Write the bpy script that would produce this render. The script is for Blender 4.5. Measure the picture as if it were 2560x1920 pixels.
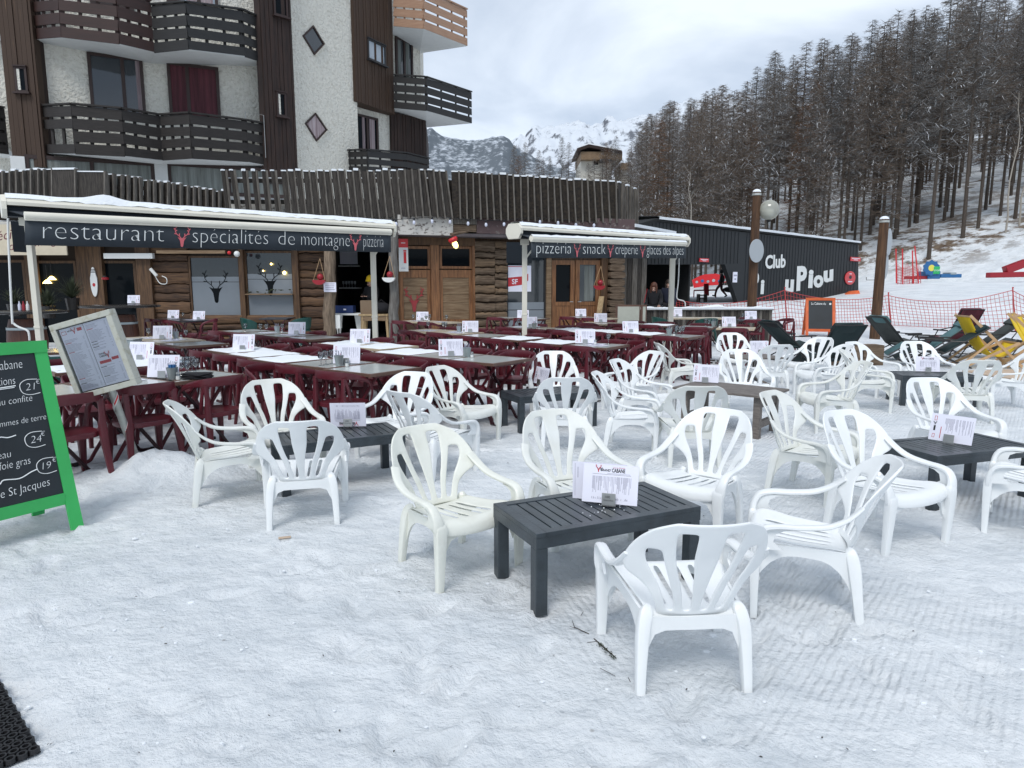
import bpy, bmesh, math, random, bisect
from mathutils import Vector, Matrix, noise
R = math.radians
random.seed(7)
SC = bpy.context.scene
COL = SC.collection
for o in list(bpy.data.objects): bpy.data.objects.remove(o)

# ------------------------------------------------------------------ camera, sky, sun, exposure
FPX, HORIZ, CAMH = 1700.0, 712.0, 1.6
PITCH = math.atan((960 - HORIZ) / FPX)
cam = bpy.data.cameras.new('camera'); camo = bpy.data.objects.new('camera', cam); COL.objects.link(camo)
cam.sensor_width = 36; cam.lens = 36 * FPX / 2560
cam.clip_start = 0.05; cam.clip_end = 9000
camo.location = (0, 0, CAMH); camo.rotation_euler = (R(90) - PITCH, 0, 0)
SC.camera = camo
SC.view_settings.view_transform = 'Standard'; SC.view_settings.look = 'None'
SC.view_settings.gamma = 1; SC.view_settings.use_curve_mapping = False
SC.view_settings.exposure = 0.72

SUN_EL, SUN_AZ = 52, 200          # degrees; azimuth measured from +Y clockwise
w = bpy.data.worlds.new('World'); SC.world = w; w.use_nodes = True
nt = w.node_tree; nt.nodes.clear()
N = nt.nodes.new; L = nt.links.new
out = N('ShaderNodeOutputWorld'); mix = N('ShaderNodeMixShader')
sky = N('ShaderNodeTexSky'); sky.sky_type = 'NISHITA'; sky.sun_disc = False
sky.sun_elevation = R(SUN_EL); sky.sun_rotation = R(SUN_AZ); sky.altitude = 1800
b1 = N('ShaderNodeBackground'); b1.inputs[1].default_value = 0.10; L(sky.outputs[0], b1.inputs[0])
b2 = N('ShaderNodeBackground'); b2.inputs[1].default_value = 1.0
tc = N('ShaderNodeTexCoord'); mp = N('ShaderNodeMapping'); mp.inputs['Scale'].default_value = (1.6, 1.6, 4.2)
mp.inputs['Location'].default_value = (0.35, 0.2, 0.55)
nz = N('ShaderNodeTexNoise'); nz.inputs['Scale'].default_value = 1.35; nz.inputs['Detail'].default_value = 7
nz.inputs['Roughness'].default_value = 0.5; nz.inputs['Distortion'].default_value = 0.35
cr = N('ShaderNodeValToRGB'); e = cr.color_ramp.elements
e[0].position = 0.40; e[0].color = (0.29, 0.35, 0.435, 1)
e[1].position = 0.64; e[1].color = (0.64, 0.69, 0.75, 1)
m_ = cr.color_ramp.elements.new(0.50); m_.color = (0.44, 0.495, 0.57, 1)
L(tc.outputs['Generated'], mp.inputs[0]); L(mp.outputs[0], nz.inputs[0]); L(nz.outputs[0], cr.inputs[0])
L(cr.outputs[0], b2.inputs[0])
mix.inputs[0].default_value = 0.85; L(b1.outputs[0], mix.inputs[1]); L(b2.outputs[0], mix.inputs[2]); L(mix.outputs[0], out.inputs[0])
sl = bpy.data.lights.new('sun', 'SUN'); sl.energy = 1.15; sl.angle = R(25); sl.color = (1, 0.97, 0.93)
so = bpy.data.objects.new('sun', sl); COL.objects.link(so)
az = R(SUN_AZ); el = R(SUN_EL)
sd = Vector((math.sin(az) * math.cos(el), math.cos(az) * math.cos(el), math.sin(el)))
so.rotation_euler = sd.to_track_quat('Z', 'Y').to_euler()

# ------------------------------------------------------------------ pixel helpers (photo 2560x1920)
cp_, sp_ = math.cos(PITCH), math.sin(PITCH)
def ray(px, py):
    u = (px - 1280) / FPX; v = (960 - py) / FPX
    return Vector((u, v * sp_ + cp_, v * cp_ - sp_))
def G(px, py, z=0.0):
    r = ray(px, py); t = (z - CAMH) / r.z
    return Vector((r.x * t, r.y * t, z))
def at(px, py, Y):
    r = ray(px, py); t = Y / r.y
    return Vector((r.x * t, Y, CAMH + r.z * t))

# ------------------------------------------------------------------ materials
MATS = {}
def mat(name, col, rough=0.6, metal=0.0, var=0.0, vscale=6.0, bump=0.0, bscale=40.0, stretch=None, col2=None,
        emit=None, estr=1.0, spec=0.5, detail=4, lo=0.35, hi=0.65, coat=0.0, bdist=0.01):
    m = bpy.data.materials.new(name); m.use_nodes = True; t = m.node_tree; b = t.nodes['Principled BSDF']
    b.inputs['Base Color'].default_value = (*col, 1); b.inputs['Roughness'].default_value = rough
    b.inputs['Metallic'].default_value = metal; b.inputs['Specular IOR Level'].default_value = spec
    b.inputs['Coat Weight'].default_value = coat
    if emit: b.inputs['Emission Color'].default_value = (*emit, 1); b.inputs['Emission Strength'].default_value = estr
    tcn = t.nodes.new('ShaderNodeTexCoord'); src = tcn.outputs['Object']
    if stretch:
        mpn = t.nodes.new('ShaderNodeMapping'); mpn.inputs['Scale'].default_value = stretch
        t.links.new(src, mpn.inputs[0]); src = mpn.outputs[0]
    if var > 0 or col2:
        n = t.nodes.new('ShaderNodeTexNoise'); n.inputs['Scale'].default_value = vscale; n.inputs['Detail'].default_value = detail
        n.inputs['Roughness'].default_value = 0.6
        t.links.new(src, n.inputs[0])
        r = t.nodes.new('ShaderNodeValToRGB'); r.color_ramp.elements[0].position = lo; r.color_ramp.elements[1].position = hi
        c2 = col2 or tuple(c * (1 - var) for c in col); c1 = col if col2 else tuple(min(1, c * (1 + var)) for c in col)
        r.color_ramp.elements[0].color = (*c2, 1); r.color_ramp.elements[1].color = (*c1, 1)
        t.links.new(n.outputs[0], r.inputs[0]); t.links.new(r.outputs[0], b.inputs['Base Color'])
    if bump > 0:
        n2 = t.nodes.new('ShaderNodeTexNoise'); n2.inputs['Scale'].default_value = bscale; n2.inputs['Detail'].default_value = 5
        t.links.new(src, n2.inputs[0])
        bp = t.nodes.new('ShaderNodeBump'); bp.inputs['Strength'].default_value = bump; bp.inputs['Distance'].default_value = bdist
        t.links.new(n2.outputs[0], bp.inputs['Height']); t.links.new(bp.outputs[0], b.inputs['Normal'])
    MATS[name] = m; return m
VW = (9, 9, 0.7)     # vertical wood grain
HW = (0.9, 0.9, 12)   # horizontal wood grain
mat('white_plastic', (0.80, 0.82, 0.82), 0.32, var=0.03, vscale=3, spec=0.5, bump=0.08, bscale=25)
mat('white_plastic_old', (0.76, 0.77, 0.70), 0.4, var=0.05, vscale=4, bump=0.12, bscale=60, col2=(0.66, 0.66, 0.58), lo=0.25, hi=0.5)
mat('white_plastic_worn', (0.76, 0.78, 0.76), 0.45, col2=(0.70, 0.71, 0.66), vscale=3.5, bump=0.12, bscale=70)
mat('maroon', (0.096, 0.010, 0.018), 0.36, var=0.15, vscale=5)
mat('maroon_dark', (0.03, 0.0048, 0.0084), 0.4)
mat('black_rubber', (0.012, 0.012, 0.014), 0.6)
mat('grey_resin', (0.034, 0.0442, 0.0527), 0.33, var=0.22, vscale=10, bump=0.15, bscale=90)
mat('slot_dark', (0.004, 0.005, 0.006), 0.9)
mat('table_panel', (0.50, 0.535, 0.52), 0.16, var=0.05, vscale=2)
mat('table_beige', (0.52, 0.47, 0.38), 0.3, var=0.08, vscale=3)
mat('table_edge', (0.1248, 0.0672, 0.048), 0.45, var=0.15, vscale=4)
mat('table_edge_beige', (0.50, 0.41, 0.29), 0.5, var=0.1, vscale=4)
mat('table_dark', (0.03, 0.03, 0.035), 0.3, var=0.1)
mat('driftwood', (0.19, 0.165, 0.145), 0.65, stretch=(2, 9, 9), vscale=6, col2=(0.10, 0.085, 0.075))
mat('snow', (0.80, 0.83, 0.86), 0.65, var=0.02, vscale=9, bump=0.4, bscale=30, bdist=0.02, spec=0.2)
mat('awning_cream', (0.74, 0.71, 0.61), 0.4, var=0.04, vscale=2)
mat('awning_cloth', (0.03, 0.039, 0.0495), 0.75, var=0.12, vscale=1.5)
mat('awning_blue', (0.0072, 0.0132, 0.021), 0.75)
mat('letter_white', (0.80, 0.82, 0.80), 0.6)
mat('stag_red', (0.62, 0.13, 0.15), 0.6)
mat('stag_dark_red', (0.33, 0.035, 0.04), 0.6)
mat('paper', (0.80, 0.80, 0.90), 0.35, var=0.02)
mat('ink_grey', (0.34, 0.34, 0.42), 0.6)
mat('ink_black', (0.02, 0.02, 0.025), 0.6)
mat('ink_red', (0.50, 0.03, 0.04), 0.6)
mat('steel', (0.42, 0.42, 0.41), 0.32, metal=0.9, var=0.08)
mat('zinc', (0.38, 0.43, 0.44), 0.45, metal=0.5, var=0.1)
mat('galv_post', (0.45, 0.46, 0.43), 0.4, metal=0.4, var=0.1, vscale=14)
mat('lichen_frame', (0.50, 0.50, 0.44), 0.5, metal=0.2, col2=(0.38, 0.36, 0.27), vscale=22, lo=0.3, hi=0.48)
mat('green_paint', (0.036, 0.4, 0.096), 0.5, var=0.06, vscale=3)
mat('green_side', (0.03, 0.42, 0.10), 0.55)
mat('chalkboard', (0.0091, 0.014, 0.0182), 0.55, var=0.25, vscale=2.5)
mat('chalk', (0.78, 0.80, 0.80), 0.9)
mat('orange_wood', (0.62, 0.12, 0.03), 0.55, var=0.12)
mat('old_wood', (0.0621, 0.05347, 0.04485), 0.85, stretch=VW, vscale=5, col2=(0.01897, 0.01552, 0.0138), bump=0.5, bscale=14)
mat('old_wood_edge', (0.17, 0.155, 0.135), 0.85, stretch=VW, vscale=5, col2=(0.07, 0.06, 0.05), bump=0.4, bscale=14)
mat('shingle', (0.036, 0.0264, 0.0176), 0.85, stretch=(3, 3, 5), vscale=3, col2=(0.0096, 0.0072, 0.0056), bump=0.6, bscale=9)
mat('log_wood', (0.1148, 0.0595, 0.0289), 0.7, stretch=HW, vscale=3.2, col2=(0.034, 0.01615, 0.0085), bump=0.6, bscale=6, bdist=0.03)
mat('log_wood_b', (0.175, 0.092, 0.042), 0.7, stretch=HW, vscale=2.4, col2=(0.060, 0.030, 0.016), bump=0.6, bscale=6, bdist=0.03)
mat('log_grey_b', (0.235, 0.155, 0.09), 0.8, stretch=HW, vscale=2.6, col2=(0.10, 0.068, 0.043), bump=0.7, bscale=6, bdist=0.03)
mat('log_grey', (0.207, 0.1485, 0.099), 0.8, stretch=HW, vscale=3.5, col2=(0.0675, 0.0405, 0.0234), bump=0.7, bscale=6, bdist=0.03)
mat('door_wood', (0.28, 0.1288, 0.0504), 0.5, stretch=VW, vscale=3, col2=(0.1232, 0.0504, 0.01904), bump=0.2, bscale=10)
mat('panel_wood', (0.261, 0.18, 0.1035), 0.6, stretch=HW, vscale=2.5, col2=(0.135, 0.0765, 0.036))
mat('timber', (0.135, 0.072, 0.0324), 0.7, stretch=VW, vscale=3, col2=(0.054, 0.027, 0.0135), bump=0.3, bscale=9)
mat('trunk_post', (0.27, 0.20, 0.14), 0.85, stretch=(6, 6, 0.8), vscale=4, col2=(0.11, 0.08, 0.055), bump=0.8, bscale=7, bdist=0.03)
mat('trunk_grey', (0.20, 0.19, 0.175), 0.85, stretch=(6, 6, 0.8), vscale=4, col2=(0.09, 0.08, 0.07), bump=0.8, bscale=7, bdist=0.03)
mat('peeled_white', (0.55, 0.53, 0.49), 0.8, vscale=7, col2=(0.12, 0.10, 0.09), lo=0.36, hi=0.46, stretch=(1, 1, 1.8))
mat('peeled_plum', (0.10, 0.065, 0.065), 0.8, vscale=9, col2=(0.24, 0.22, 0.20), lo=0.30, hi=0.42)
mat('soffit', (0.10, 0.085, 0.09), 0.8, var=0.1)
mat('brown_stain', (0.03, 0.0132, 0.0084), 0.75, stretch=VW, vscale=2.2, col2=(0.0108, 0.0048, 0.0036), bump=0.2, bscale=5)
mat('brown_worn', (0.0455, 0.0245, 0.014), 0.75, stretch=(14, 14, 0.35), vscale=2.2, col2=(0.245, 0.14, 0.07), lo=0.22, hi=0.34)
mat('balcony_black', (0.01, 0.0095, 0.01), 0.6, stretch=HW, vscale=2, col2=(0.016, 0.015, 0.014))
mat('balcony_grey', (0.02852, 0.02356, 0.02108), 0.75, stretch=(1.6, 1.6, 18), vscale=2.4, col2=(0.0124, 0.00992, 0.00868), lo=0.3, hi=0.72)
mat('balcony_red', (0.0364, 0.014, 0.0105), 0.6, stretch=HW, vscale=2, col2=(0.0245, 0.0098, 0.007))
mat('balcony_pine', (0.37, 0.225, 0.145), 0.55, stretch=HW, vscale=2, col2=(0.30, 0.17, 0.105))
mat('roughcast', (0.68, 0.66, 0.59), 0.9, col2=(0.55, 0.52, 0.45), vscale=9, lo=.3, hi=.5, bump=1.0, bscale=12, bdist=0.10)
mat('white_wall', (0.62, 0.63, 0.62), 0.8, var=0.03)
mat('rust_stain', (0.50, 0.36, 0.22), 0.9, var=0.1)
mat('window_frame', (0.027, 0.012, 0.0096), 0.55)
mat('dark_frame', (0.02, 0.02, 0.022), 0.5)
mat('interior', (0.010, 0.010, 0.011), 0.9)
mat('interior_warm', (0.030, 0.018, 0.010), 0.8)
mat('curtain_red', (0.096, 0.021, 0.03), 0.8, stretch=(7, 7, 0.3), vscale=2, col2=(0.042, 0.0072, 0.012))
mat('curtain_grey', (0.22, 0.24, 0.23), 0.9, stretch=(6, 6, 0.3), vscale=2, col2=(0.12, 0.13, 0.12))
mat('curtain_light', (0.42, 0.36, 0.37), 0.9, stretch=(7, 7, 0.3), vscale=2, col2=(0.22, 0.16, 0.17))
mat('frosted', (0.20, 0.225, 0.25), 0.35, var=0.05, vscale=1.5)
mat('glass_dark', (0.006, 0.008, 0.010), 0.06, spec=0.10)
mat('glass_blue', (0.021, 0.028, 0.035), 0.05, spec=0.9)
mat('glass_pale', (0.30, 0.35, 0.40), 0.1, spec=0.8)
mat('red_plastic', (0.60, 0.02, 0.025), 0.35)
mat('crimson', (0.30, 0.01, 0.02), 0.35)
mat('white_paint', (0.72, 0.73, 0.71), 0.45)
mat('cream_sign', (0.55, 0.48, 0.36), 0.6, var=0.05)
mat('plum_ink', (0.12, 0.012, 0.03), 0.6)
mat('sign_grey', (0.40, 0.43, 0.45), 0.5)
mat('hut_black', (0.0055, 0.0077, 0.0099), 0.65)
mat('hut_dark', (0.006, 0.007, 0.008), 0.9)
mat('lamp_wood', (0.1105, 0.05525, 0.0255), 0.8, stretch=(8, 8, 0.6), vscale=3, col2=(0.04675, 0.0221, 0.01105), bump=0.4, bscale=10)
mat('net_red', (0.50, 0.06, 0.06), 0.6)
mat('orange_mat', (0.72, 0.14, 0.04), 0.6, var=0.1)
mat('lounger_green', (0.0084, 0.0245, 0.0266), 0.8, var=0.15)
mat('lounger_teal', (0.075, 0.16, 0.17), 0.75, var=0.15)
mat('lounger_grey', (0.045, 0.052, 0.050), 0.8, var=0.15)
mat('lounger_maroon', (0.13, 0.022, 0.035), 0.7, var=0.1)
mat('black_metal', (0.012, 0.012, 0.013), 0.4)
mat('yellow_cloth', (0.80, 0.56, 0.015), 0.7, var=0.06)
mat('beech', (0.50, 0.33, 0.18), 0.55, var=0.12)
mat('pale_mat', (0.52, 0.40, 0.30), 0.8, var=0.12)
mat('barrel', (0.10, 0.035, 0.020), 0.5, stretch=(9, 9, 0.6), vscale=3, col2=(0.05, 0.018, 0.010))
mat('bar_top', (0.020, 0.018, 0.017), 0.25)
mat('leafage', (0.035, 0.045, 0.020), 0.8, var=0.3)
mat('teal_plastic', (0.008, 0.060, 0.050), 0.35)
mat('skin', (0.55, 0.34, 0.26), 0.6)
mat('black_cloth', (0.010, 0.010, 0.013), 0.9, var=0.2)
mat('navy_cloth', (0.012, 0.016, 0.035), 0.9)
mat('olive_cloth', (0.045, 0.045, 0.035), 0.9)
mat('maroon_cloth', (0.06, 0.012, 0.016), 0.9)
mat('yellow_knit', (0.78, 0.50, 0.02), 0.9, bump=0.4, bscale=80)
mat('hair_auburn', (0.09, 0.03, 0.015), 0.6)
mat('hair_dark', (0.02, 0.012, 0.008), 0.6)
mat('blue_paint', (0.02, 0.12, 0.30), 0.45)
mat('sign_green', (0.03, 0.42, 0.12), 0.45)
mat('sun_yellow', (0.75, 0.65, 0.10), 0.5)
mat('mountain_base', (0.3, 0.3, 0.3), 0.9)
mat('bark', (0.045, 0.035, 0.028), 0.9, col2=(0.09, 0.07, 0.055), stretch=(6, 6, 1), vscale=4)
mat('twigs', (0.115, 0.095, 0.080), 0.9, col2=(0.13, 0.095, 0.068), vscale=0.35)
mat('twigs_grey', (0.105, 0.098, 0.092), 0.9, col2=(0.11, 0.092, 0.076), vscale=0.35)
mat('twigs_rust', (0.16, 0.082, 0.042), 0.9, col2=(0.10, 0.066, 0.045), vscale=0.35)
mat('pale_bark', (0.32, 0.29, 0.25), 0.8)
mat('lamp_glow', (0.9, 0.75, 0.3), 0.4, emit=(1.0, 0.72, 0.22), estr=5.0)
mat('bulb_yellow', (0.9, 0.8, 0.3), 0.4, emit=(1.0, 0.85, 0.30), estr=1.6)
mat('bulb_white', (0.65, 0.68, 0.80), 0.25)
mat('blue_crate', (0.01, 0.03, 0.12), 0.6)
mat('cardboard', (0.20, 0.14, 0.09), 0.8)
mat('pine_board', (0.45, 0.33, 0.18), 0.7, stretch=VW, vscale=3, col2=(0.30, 0.20, 0.10))
mat('sage_board', (0.42, 0.43, 0.37), 0.7, var=0.05)
def glassmat(name, col, alpha):
    m = bpy.data.materials.new(name); m.use_nodes = True; t = m.node_tree; t.nodes.clear()
    o = t.nodes.new('ShaderNodeOutputMaterial'); mx = t.nodes.new('ShaderNodeMixShader'); fr = t.nodes.new('ShaderNodeFresnel')
    tr = t.nodes.new('ShaderNodeBsdfTransparent'); tr.inputs[0].default_value = (*col, 1)
    gl = t.nodes.new('ShaderNodeBsdfGlossy'); gl.inputs['Roughness'].default_value = 0.05
    fr.inputs[0].default_value = 1.45
    ad = t.nodes.new('ShaderNodeMath'); ad.operation = 'MULTIPLY_ADD'; ad.inputs[1].default_value = 0.9; ad.inputs[2].default_value = alpha
    t.links.new(fr.outputs[0], ad.inputs[0]); t.links.new(ad.outputs[0], mx.inputs[0])
    t.links.new(tr.outputs[0], mx.inputs[1]); t.links.new(gl.outputs[0], mx.inputs[2]); t.links.new(mx.outputs[0], o.inputs[0])
    MATS[name] = m
glassmat('glassware', (0.86, 0.89, 0.91), 0.08)
glassmat('globe_glass', (0.90, 0.90, 0.84), 0.10)
t_g = MATS['globe_glass'].node_tree; d_g = t_g.nodes.new('ShaderNodeBsdfDiffuse'); d_g.inputs[0].default_value = (.62, .62, .54, 1); m_g = t_g.nodes.new('ShaderNodeMixShader'); m_g.inputs[0].default_value = .45
o_g = next(n for n in t_g.nodes if n.type == 'OUTPUT_MATERIAL'); s_g = o_g.inputs[0].links[0].from_socket; t_g.links.new(s_g, m_g.inputs[1]); t_g.links.new(d_g.outputs[0], m_g.inputs[2]); t_g.links.new(m_g.outputs[0], o_g.inputs[0])
glassmat('pane_glass', (0.97, 0.98, 0.99), -0.01)

# groomed snow
def snow_ground():
    m = bpy.data.materials.new('snow_ground'); m.use_nodes = True; t = m.node_tree; b = t.nodes['Principled BSDF']
    b.inputs['Roughness'].default_value = 0.55; b.inputs['Specular IOR Level'].default_value = 0.25
    n = t.nodes.new; l = t.links.new
    g = n('ShaderNodeNewGeometry'); P = g.outputs['Position']
    def nz(scale, det=4, rough=0.6, stretch=None, rot=0.0):
        q = n('ShaderNodeTexNoise'); q.inputs['Scale'].default_value = scale; q.inputs['Detail'].default_value = det; q.inputs['Roughness'].default_value = rough
        s = P
        if stretch:
            mpn = n('ShaderNodeMapping'); mpn.inputs['Scale'].default_value = stretch; mpn.inputs['Rotation'].default_value = (0, 0, rot)
            l(P, mpn.inputs[0]); s = mpn.outputs[0]
        l(s, q.inputs[0]); return q.outputs[0]
    def ramp(src, p0, p1, c0=(0, 0, 0, 1), c1=(1, 1, 1, 1)):
        r = n('ShaderNodeValToRGB'); r.color_ramp.elements[0].position = p0; r.color_ramp.elements[1].position = p1
        r.color_ramp.elements[0].color = c0; r.color_ramp.elements[1].color = c1; l(src, r.inputs[0]); return r.outputs[0]
    def math_(op, a, b_=None, c=None):
        q = n('ShaderNodeMath'); q.operation = op
        for i, x in enumerate((a, b_, c)):
            if x is None: continue
            if isinstance(x, (int, float)): q.inputs[i].default_value = x
            else: l(x, q.inputs[i])
        return q.outputs[0]
    # colour: icy grey patches, dirt specks
    big = nz(0.9, 5, 0.6, (1, 1.6, 1)); fine = nz(6, 7, 0.75, (1, 1.5, 1), 0.3)
    c1 = ramp(big, 0.36, 0.64, (0.715, 0.75, 0.775, 1), (0.865, 0.89, 0.905, 1))
    c2 = ramp(fine, 0.34, 0.60, (0.86, 0.875, 0.89, 1), (1, 1, 1, 1))
    mu = n('ShaderNodeMix'); mu.data_type = 'RGBA'; mu.blend_type = 'MULTIPLY'; mu.inputs[0].default_value = 1
    l(c1, mu.inputs[6]); l(c2, mu.inputs[7])
    vor = n('ShaderNodeTexVoronoi'); vor.inputs['Scale'].default_value = 2.6; vor.inputs['Randomness'].default_value = 1; l(P, vor.inputs[0])
    speck = ramp(vor.outputs['Distance'], 0.012, 0.03, (0.35, 0.31, 0.28, 1), (1, 1, 1, 1))
    mu2 = n('ShaderNodeMix'); mu2.data_type = 'RGBA'; mu2.blend_type = 'MULTIPLY'; mu2.inputs[0].default_value = 0.55
    l(mu.outputs[2], mu2.inputs[6]); l(speck, mu2.inputs[7])
    # hillside: grass and scrub between the snow
    sep = n('ShaderNodeSeparateXYZ'); l(P, sep.inputs[0])
    hillmask = ramp(math_('MULTIPLY', sep.outputs['Z'], 0.1), 0.22, 0.34)
    farmask = ramp(math_('MULTIPLY', sep.outputs['Y'], 0.01), 0.50, 0.56)
    scrub = ramp(nz(0.55, 9, 0.75, (1, 1, 2.0)), 0.47, 0.56)
    up = ramp(math_('MULTIPLY', sep.outputs['Z'], 0.05), 0.30, 0.85, (1, 1, 1, 1), (0.35, 0.35, 0.35, 1))
    msk = math_('MULTIPLY', math_('MULTIPLY', math_('MULTIPLY', hillmask, farmask), scrub), up)
    grass = ramp(nz(2.2, 5), 0.35, 0.65, (0.10, 0.065, 0.045, 1), (0.22, 0.17, 0.12, 1))
    mu3 = n('ShaderNodeMix'); mu3.data_type = 'RGBA'; l(msk, mu3.inputs[0]); l(mu2.outputs[2], mu3.inputs[6]); l(grass, mu3.inputs[7])
    l(mu3.outputs[2], b.inputs['Base Color'])
    # relief: lumps + groomer stripes on the front right
    lump = nz(6.5, 8, 0.66, (1, 1.25, 1), 0.8); crumb = nz(34, 5, 0.65)
    def stripes(ang, scale):
        mpn = n('ShaderNodeMapping'); mpn.inputs['Rotation'].default_value = (0, 0, R(ang)); l(P, mpn.inputs[0])
        q = n('ShaderNodeTexWave'); q.inputs['Scale'].default_value = scale; q.inputs['Distortion'].default_value = 1.0
        q.inputs['Detail'].default_value = 2; q.inputs['Detail Scale'].default_value = 1.2; l(mpn.outputs[0], q.inputs[0]); return q.outputs['Fac']
    s1 = stripes(38, 8.2); s2 = stripes(-14, 8.2)
    sel = ramp(math_('MULTIPLY_ADD', sep.outputs['X'], 0.5, 0.2), 0.42, 0.52)
    mixs = n('ShaderNodeMix'); l(sel, mixs.inputs[0]); l(s2, mixs.inputs[2]); l(s1, mixs.inputs[3])
    near = ramp(math_('MULTIPLY', sep.outputs['X'], 0.5), 0.0, 0.25)
    patch = ramp(nz(0.9, 5), 0.40, 0.60)
    sm = math_('MULTIPLY', math_('MULTIPLY', near, patch), mixs.outputs[0])
    h = math_('MULTIPLY_ADD', lump, 2.4, math_('MULTIPLY_ADD', crumb, 0.34, math_('MULTIPLY', sm, 0.36)))
    bp = n('ShaderNodeBump'); bp.inputs['Strength'].default_value = 0.85; bp.inputs['Distance'].default_value = 0.032
    l(h, bp.inputs['Height']); l(bp.outputs[0], b.inputs['Normal'])
    MATS['snow_ground'] = m
snow_ground()

# ------------------------------------------------------------------ mesh builder
class MB:
    def __init__(s): s.v = []; s.f = []; s.m = []; s.names = []; s.cur = 0
    def mt(s, name):
        if name not in s.names: s.names.append(name)
        s.cur = s.names.index(name); return s
    def add(s, vs, fs):
        o = len(s.v); s.v += [tuple(x) for x in vs]
        for f in fs: s.f.append(tuple(i + o for i in f)); s.m.append(s.cur)
    def hexa(s, p):   # 8 points: bottom 0-3 ccw, top 4-7
        s.add(p, [(0, 3, 2, 1), (4, 5, 6, 7), (0, 1, 5, 4), (1, 2, 6, 5), (2, 3, 7, 6), (3, 0, 4, 7)])
    def box(s, c, d, rz=0.0, M=None):
        hx, hy, hz = d[0] / 2, d[1] / 2, d[2] / 2
        ps = [Vector((x, y, z)) for z in (-hz, hz) for x, y in ((-hx, -hy), (hx, -hy), (hx, hy), (-hx, hy))]
        m = M if M is not None else Matrix.Rotation(rz, 3, 'Z')
        c = Vector(c); s.hexa([c + m @ p for p in ps])
    def beam(s, a, b, w, h, up=(0, 0, 1), w2=None, h2=None):
        a = Vector(a); b = Vector(b); t = (b - a).normalized(); u = Vector(up)
        x = t.cross(u)
        if x.length < 1e-4: x = t.cross(Vector((1, 0, 0)))
        x.normalize(); y = x.cross(t)
        w2 = w2 or w; h2 = h2 or h
        p = [a - x * w / 2 - y * h / 2, a + x * w / 2 - y * h / 2, a + x * w / 2 + y * h / 2, a - x * w / 2 + y * h / 2,
             b - x * w2 / 2 - y * h2 / 2, b + x * w2 / 2 - y * h2 / 2, b + x * w2 / 2 + y * h2 / 2, b - x * w2 / 2 + y * h2 / 2]
        s.hexa(p)
    def tube(s, pts, r, n=8, cap=True):
        pts = [Vector(p) for p in pts]; rs = r if isinstance(r, (list, tuple)) else [r] * len(pts)
        vs = []; fs = []; prev = None
        for i, p in enumerate(pts):
            t = (pts[min(i + 1, len(pts) - 1)] - pts[max(i - 1, 0)]).normalized()
            if prev is None:
                x = t.cross(Vector((0, 0, 1)));
                if x.length < 1e-3: x = t.cross(Vector((0, 1, 0)))
            else: x = prev - t * prev.dot(t)
            x.normalize(); prev = x; y = t.cross(x)
            for k in range(n):
                a = 2 * math.pi * k / n; vs.append(p + (x * math.cos(a) + y * math.sin(a)) * rs[i])
        for i in range(len(pts) - 1):
            for k in range(n):
                k2 = (k + 1) % n; fs.append((i * n + k, i * n + k2, (i + 1) * n + k2, (i + 1) * n + k))
        if cap: fs.append(tuple(range(n))[::-1]); fs.append(tuple((len(pts) - 1) * n + k for k in range(n)))
        s.add(vs, fs)
    def sweep(s, path, n=12, cap=True, power=3.0, long=None):
        """path: (pos, width, thick); long: fn(i,pos,tangent)->long axis"""
        vs = []; fs = []
        P = [Vector(p[0]) for p in path]
        for i, p in enumerate(P):
            t = (P[min(i + 1, len(P) - 1)] - P[max(i - 1, 0)]).normalized()
            x = Vector(long(i, p, t)); x = (x - t * x.dot(t)).normalized(); y = t.cross(x)
            wv, tv = path[i][1] / 2, path[i][2] / 2
            for k in range(n):
                a = 2 * math.pi * (k + 0.5) / n; ca, sa = math.cos(a), math.sin(a)
                ex = 2 / power
                vs.append(p + x * wv * math.copysign(abs(ca) ** ex, ca) + y * tv * math.copysign(abs(sa) ** ex, sa))
        for i in range(len(P) - 1):
            for k in range(n):
                k2 = (k + 1) % n; fs.append((i * n + k, i * n + k2, (i + 1) * n + k2, (i + 1) * n + k))
        if cap: fs.append(tuple(range(n))[::-1]); fs.append(tuple((len(P) - 1) * n + k for k in range(n)))
        s.add(vs, fs)
    def lathe(s, c, prof, n=16, cap=True, M=None):
        c = Vector(c); vs = []; fs = []
        for r, z in prof:
            for k in range(n):
                a = 2 * math.pi * k / n; p = Vector((r * math.cos(a), r * math.sin(a), z))
                vs.append(c + (M @ p if M is not None else p))
        for i in range(len(prof) - 1):
            for k in range(n):
                k2 = (k + 1) % n; fs.append((i * n + k, i * n + k2, (i + 1) * n + k2, (i + 1) * n + k))
        if cap: fs.append(tuple(range(n))[::-1]); fs.append(tuple((len(prof) - 1) * n + k for k in range(n)))
        s.add(vs, fs)
    def prism(s, poly, O, ex, ey, th, off=0.0):
        O = Vector(O); ex = Vector(ex); ey = Vector(ey); nn = ex.cross(ey).normalized(); k = len(poly)
        a = [O + ex * x + ey * y + nn * (off + th) for x, y in poly]; b = [O + ex * x + ey * y + nn * off for x, y in poly]
        s.add(a + b, [tuple(range(k)), tuple(range(2 * k - 1, k - 1, -1))] + [(i, i + k, (i + 1) % k + k, (i + 1) % k) for i in range(k)])
    def quad(s, a, b, c, d): s.add([a, b, c, d], [(0, 1, 2, 3)])
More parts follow.
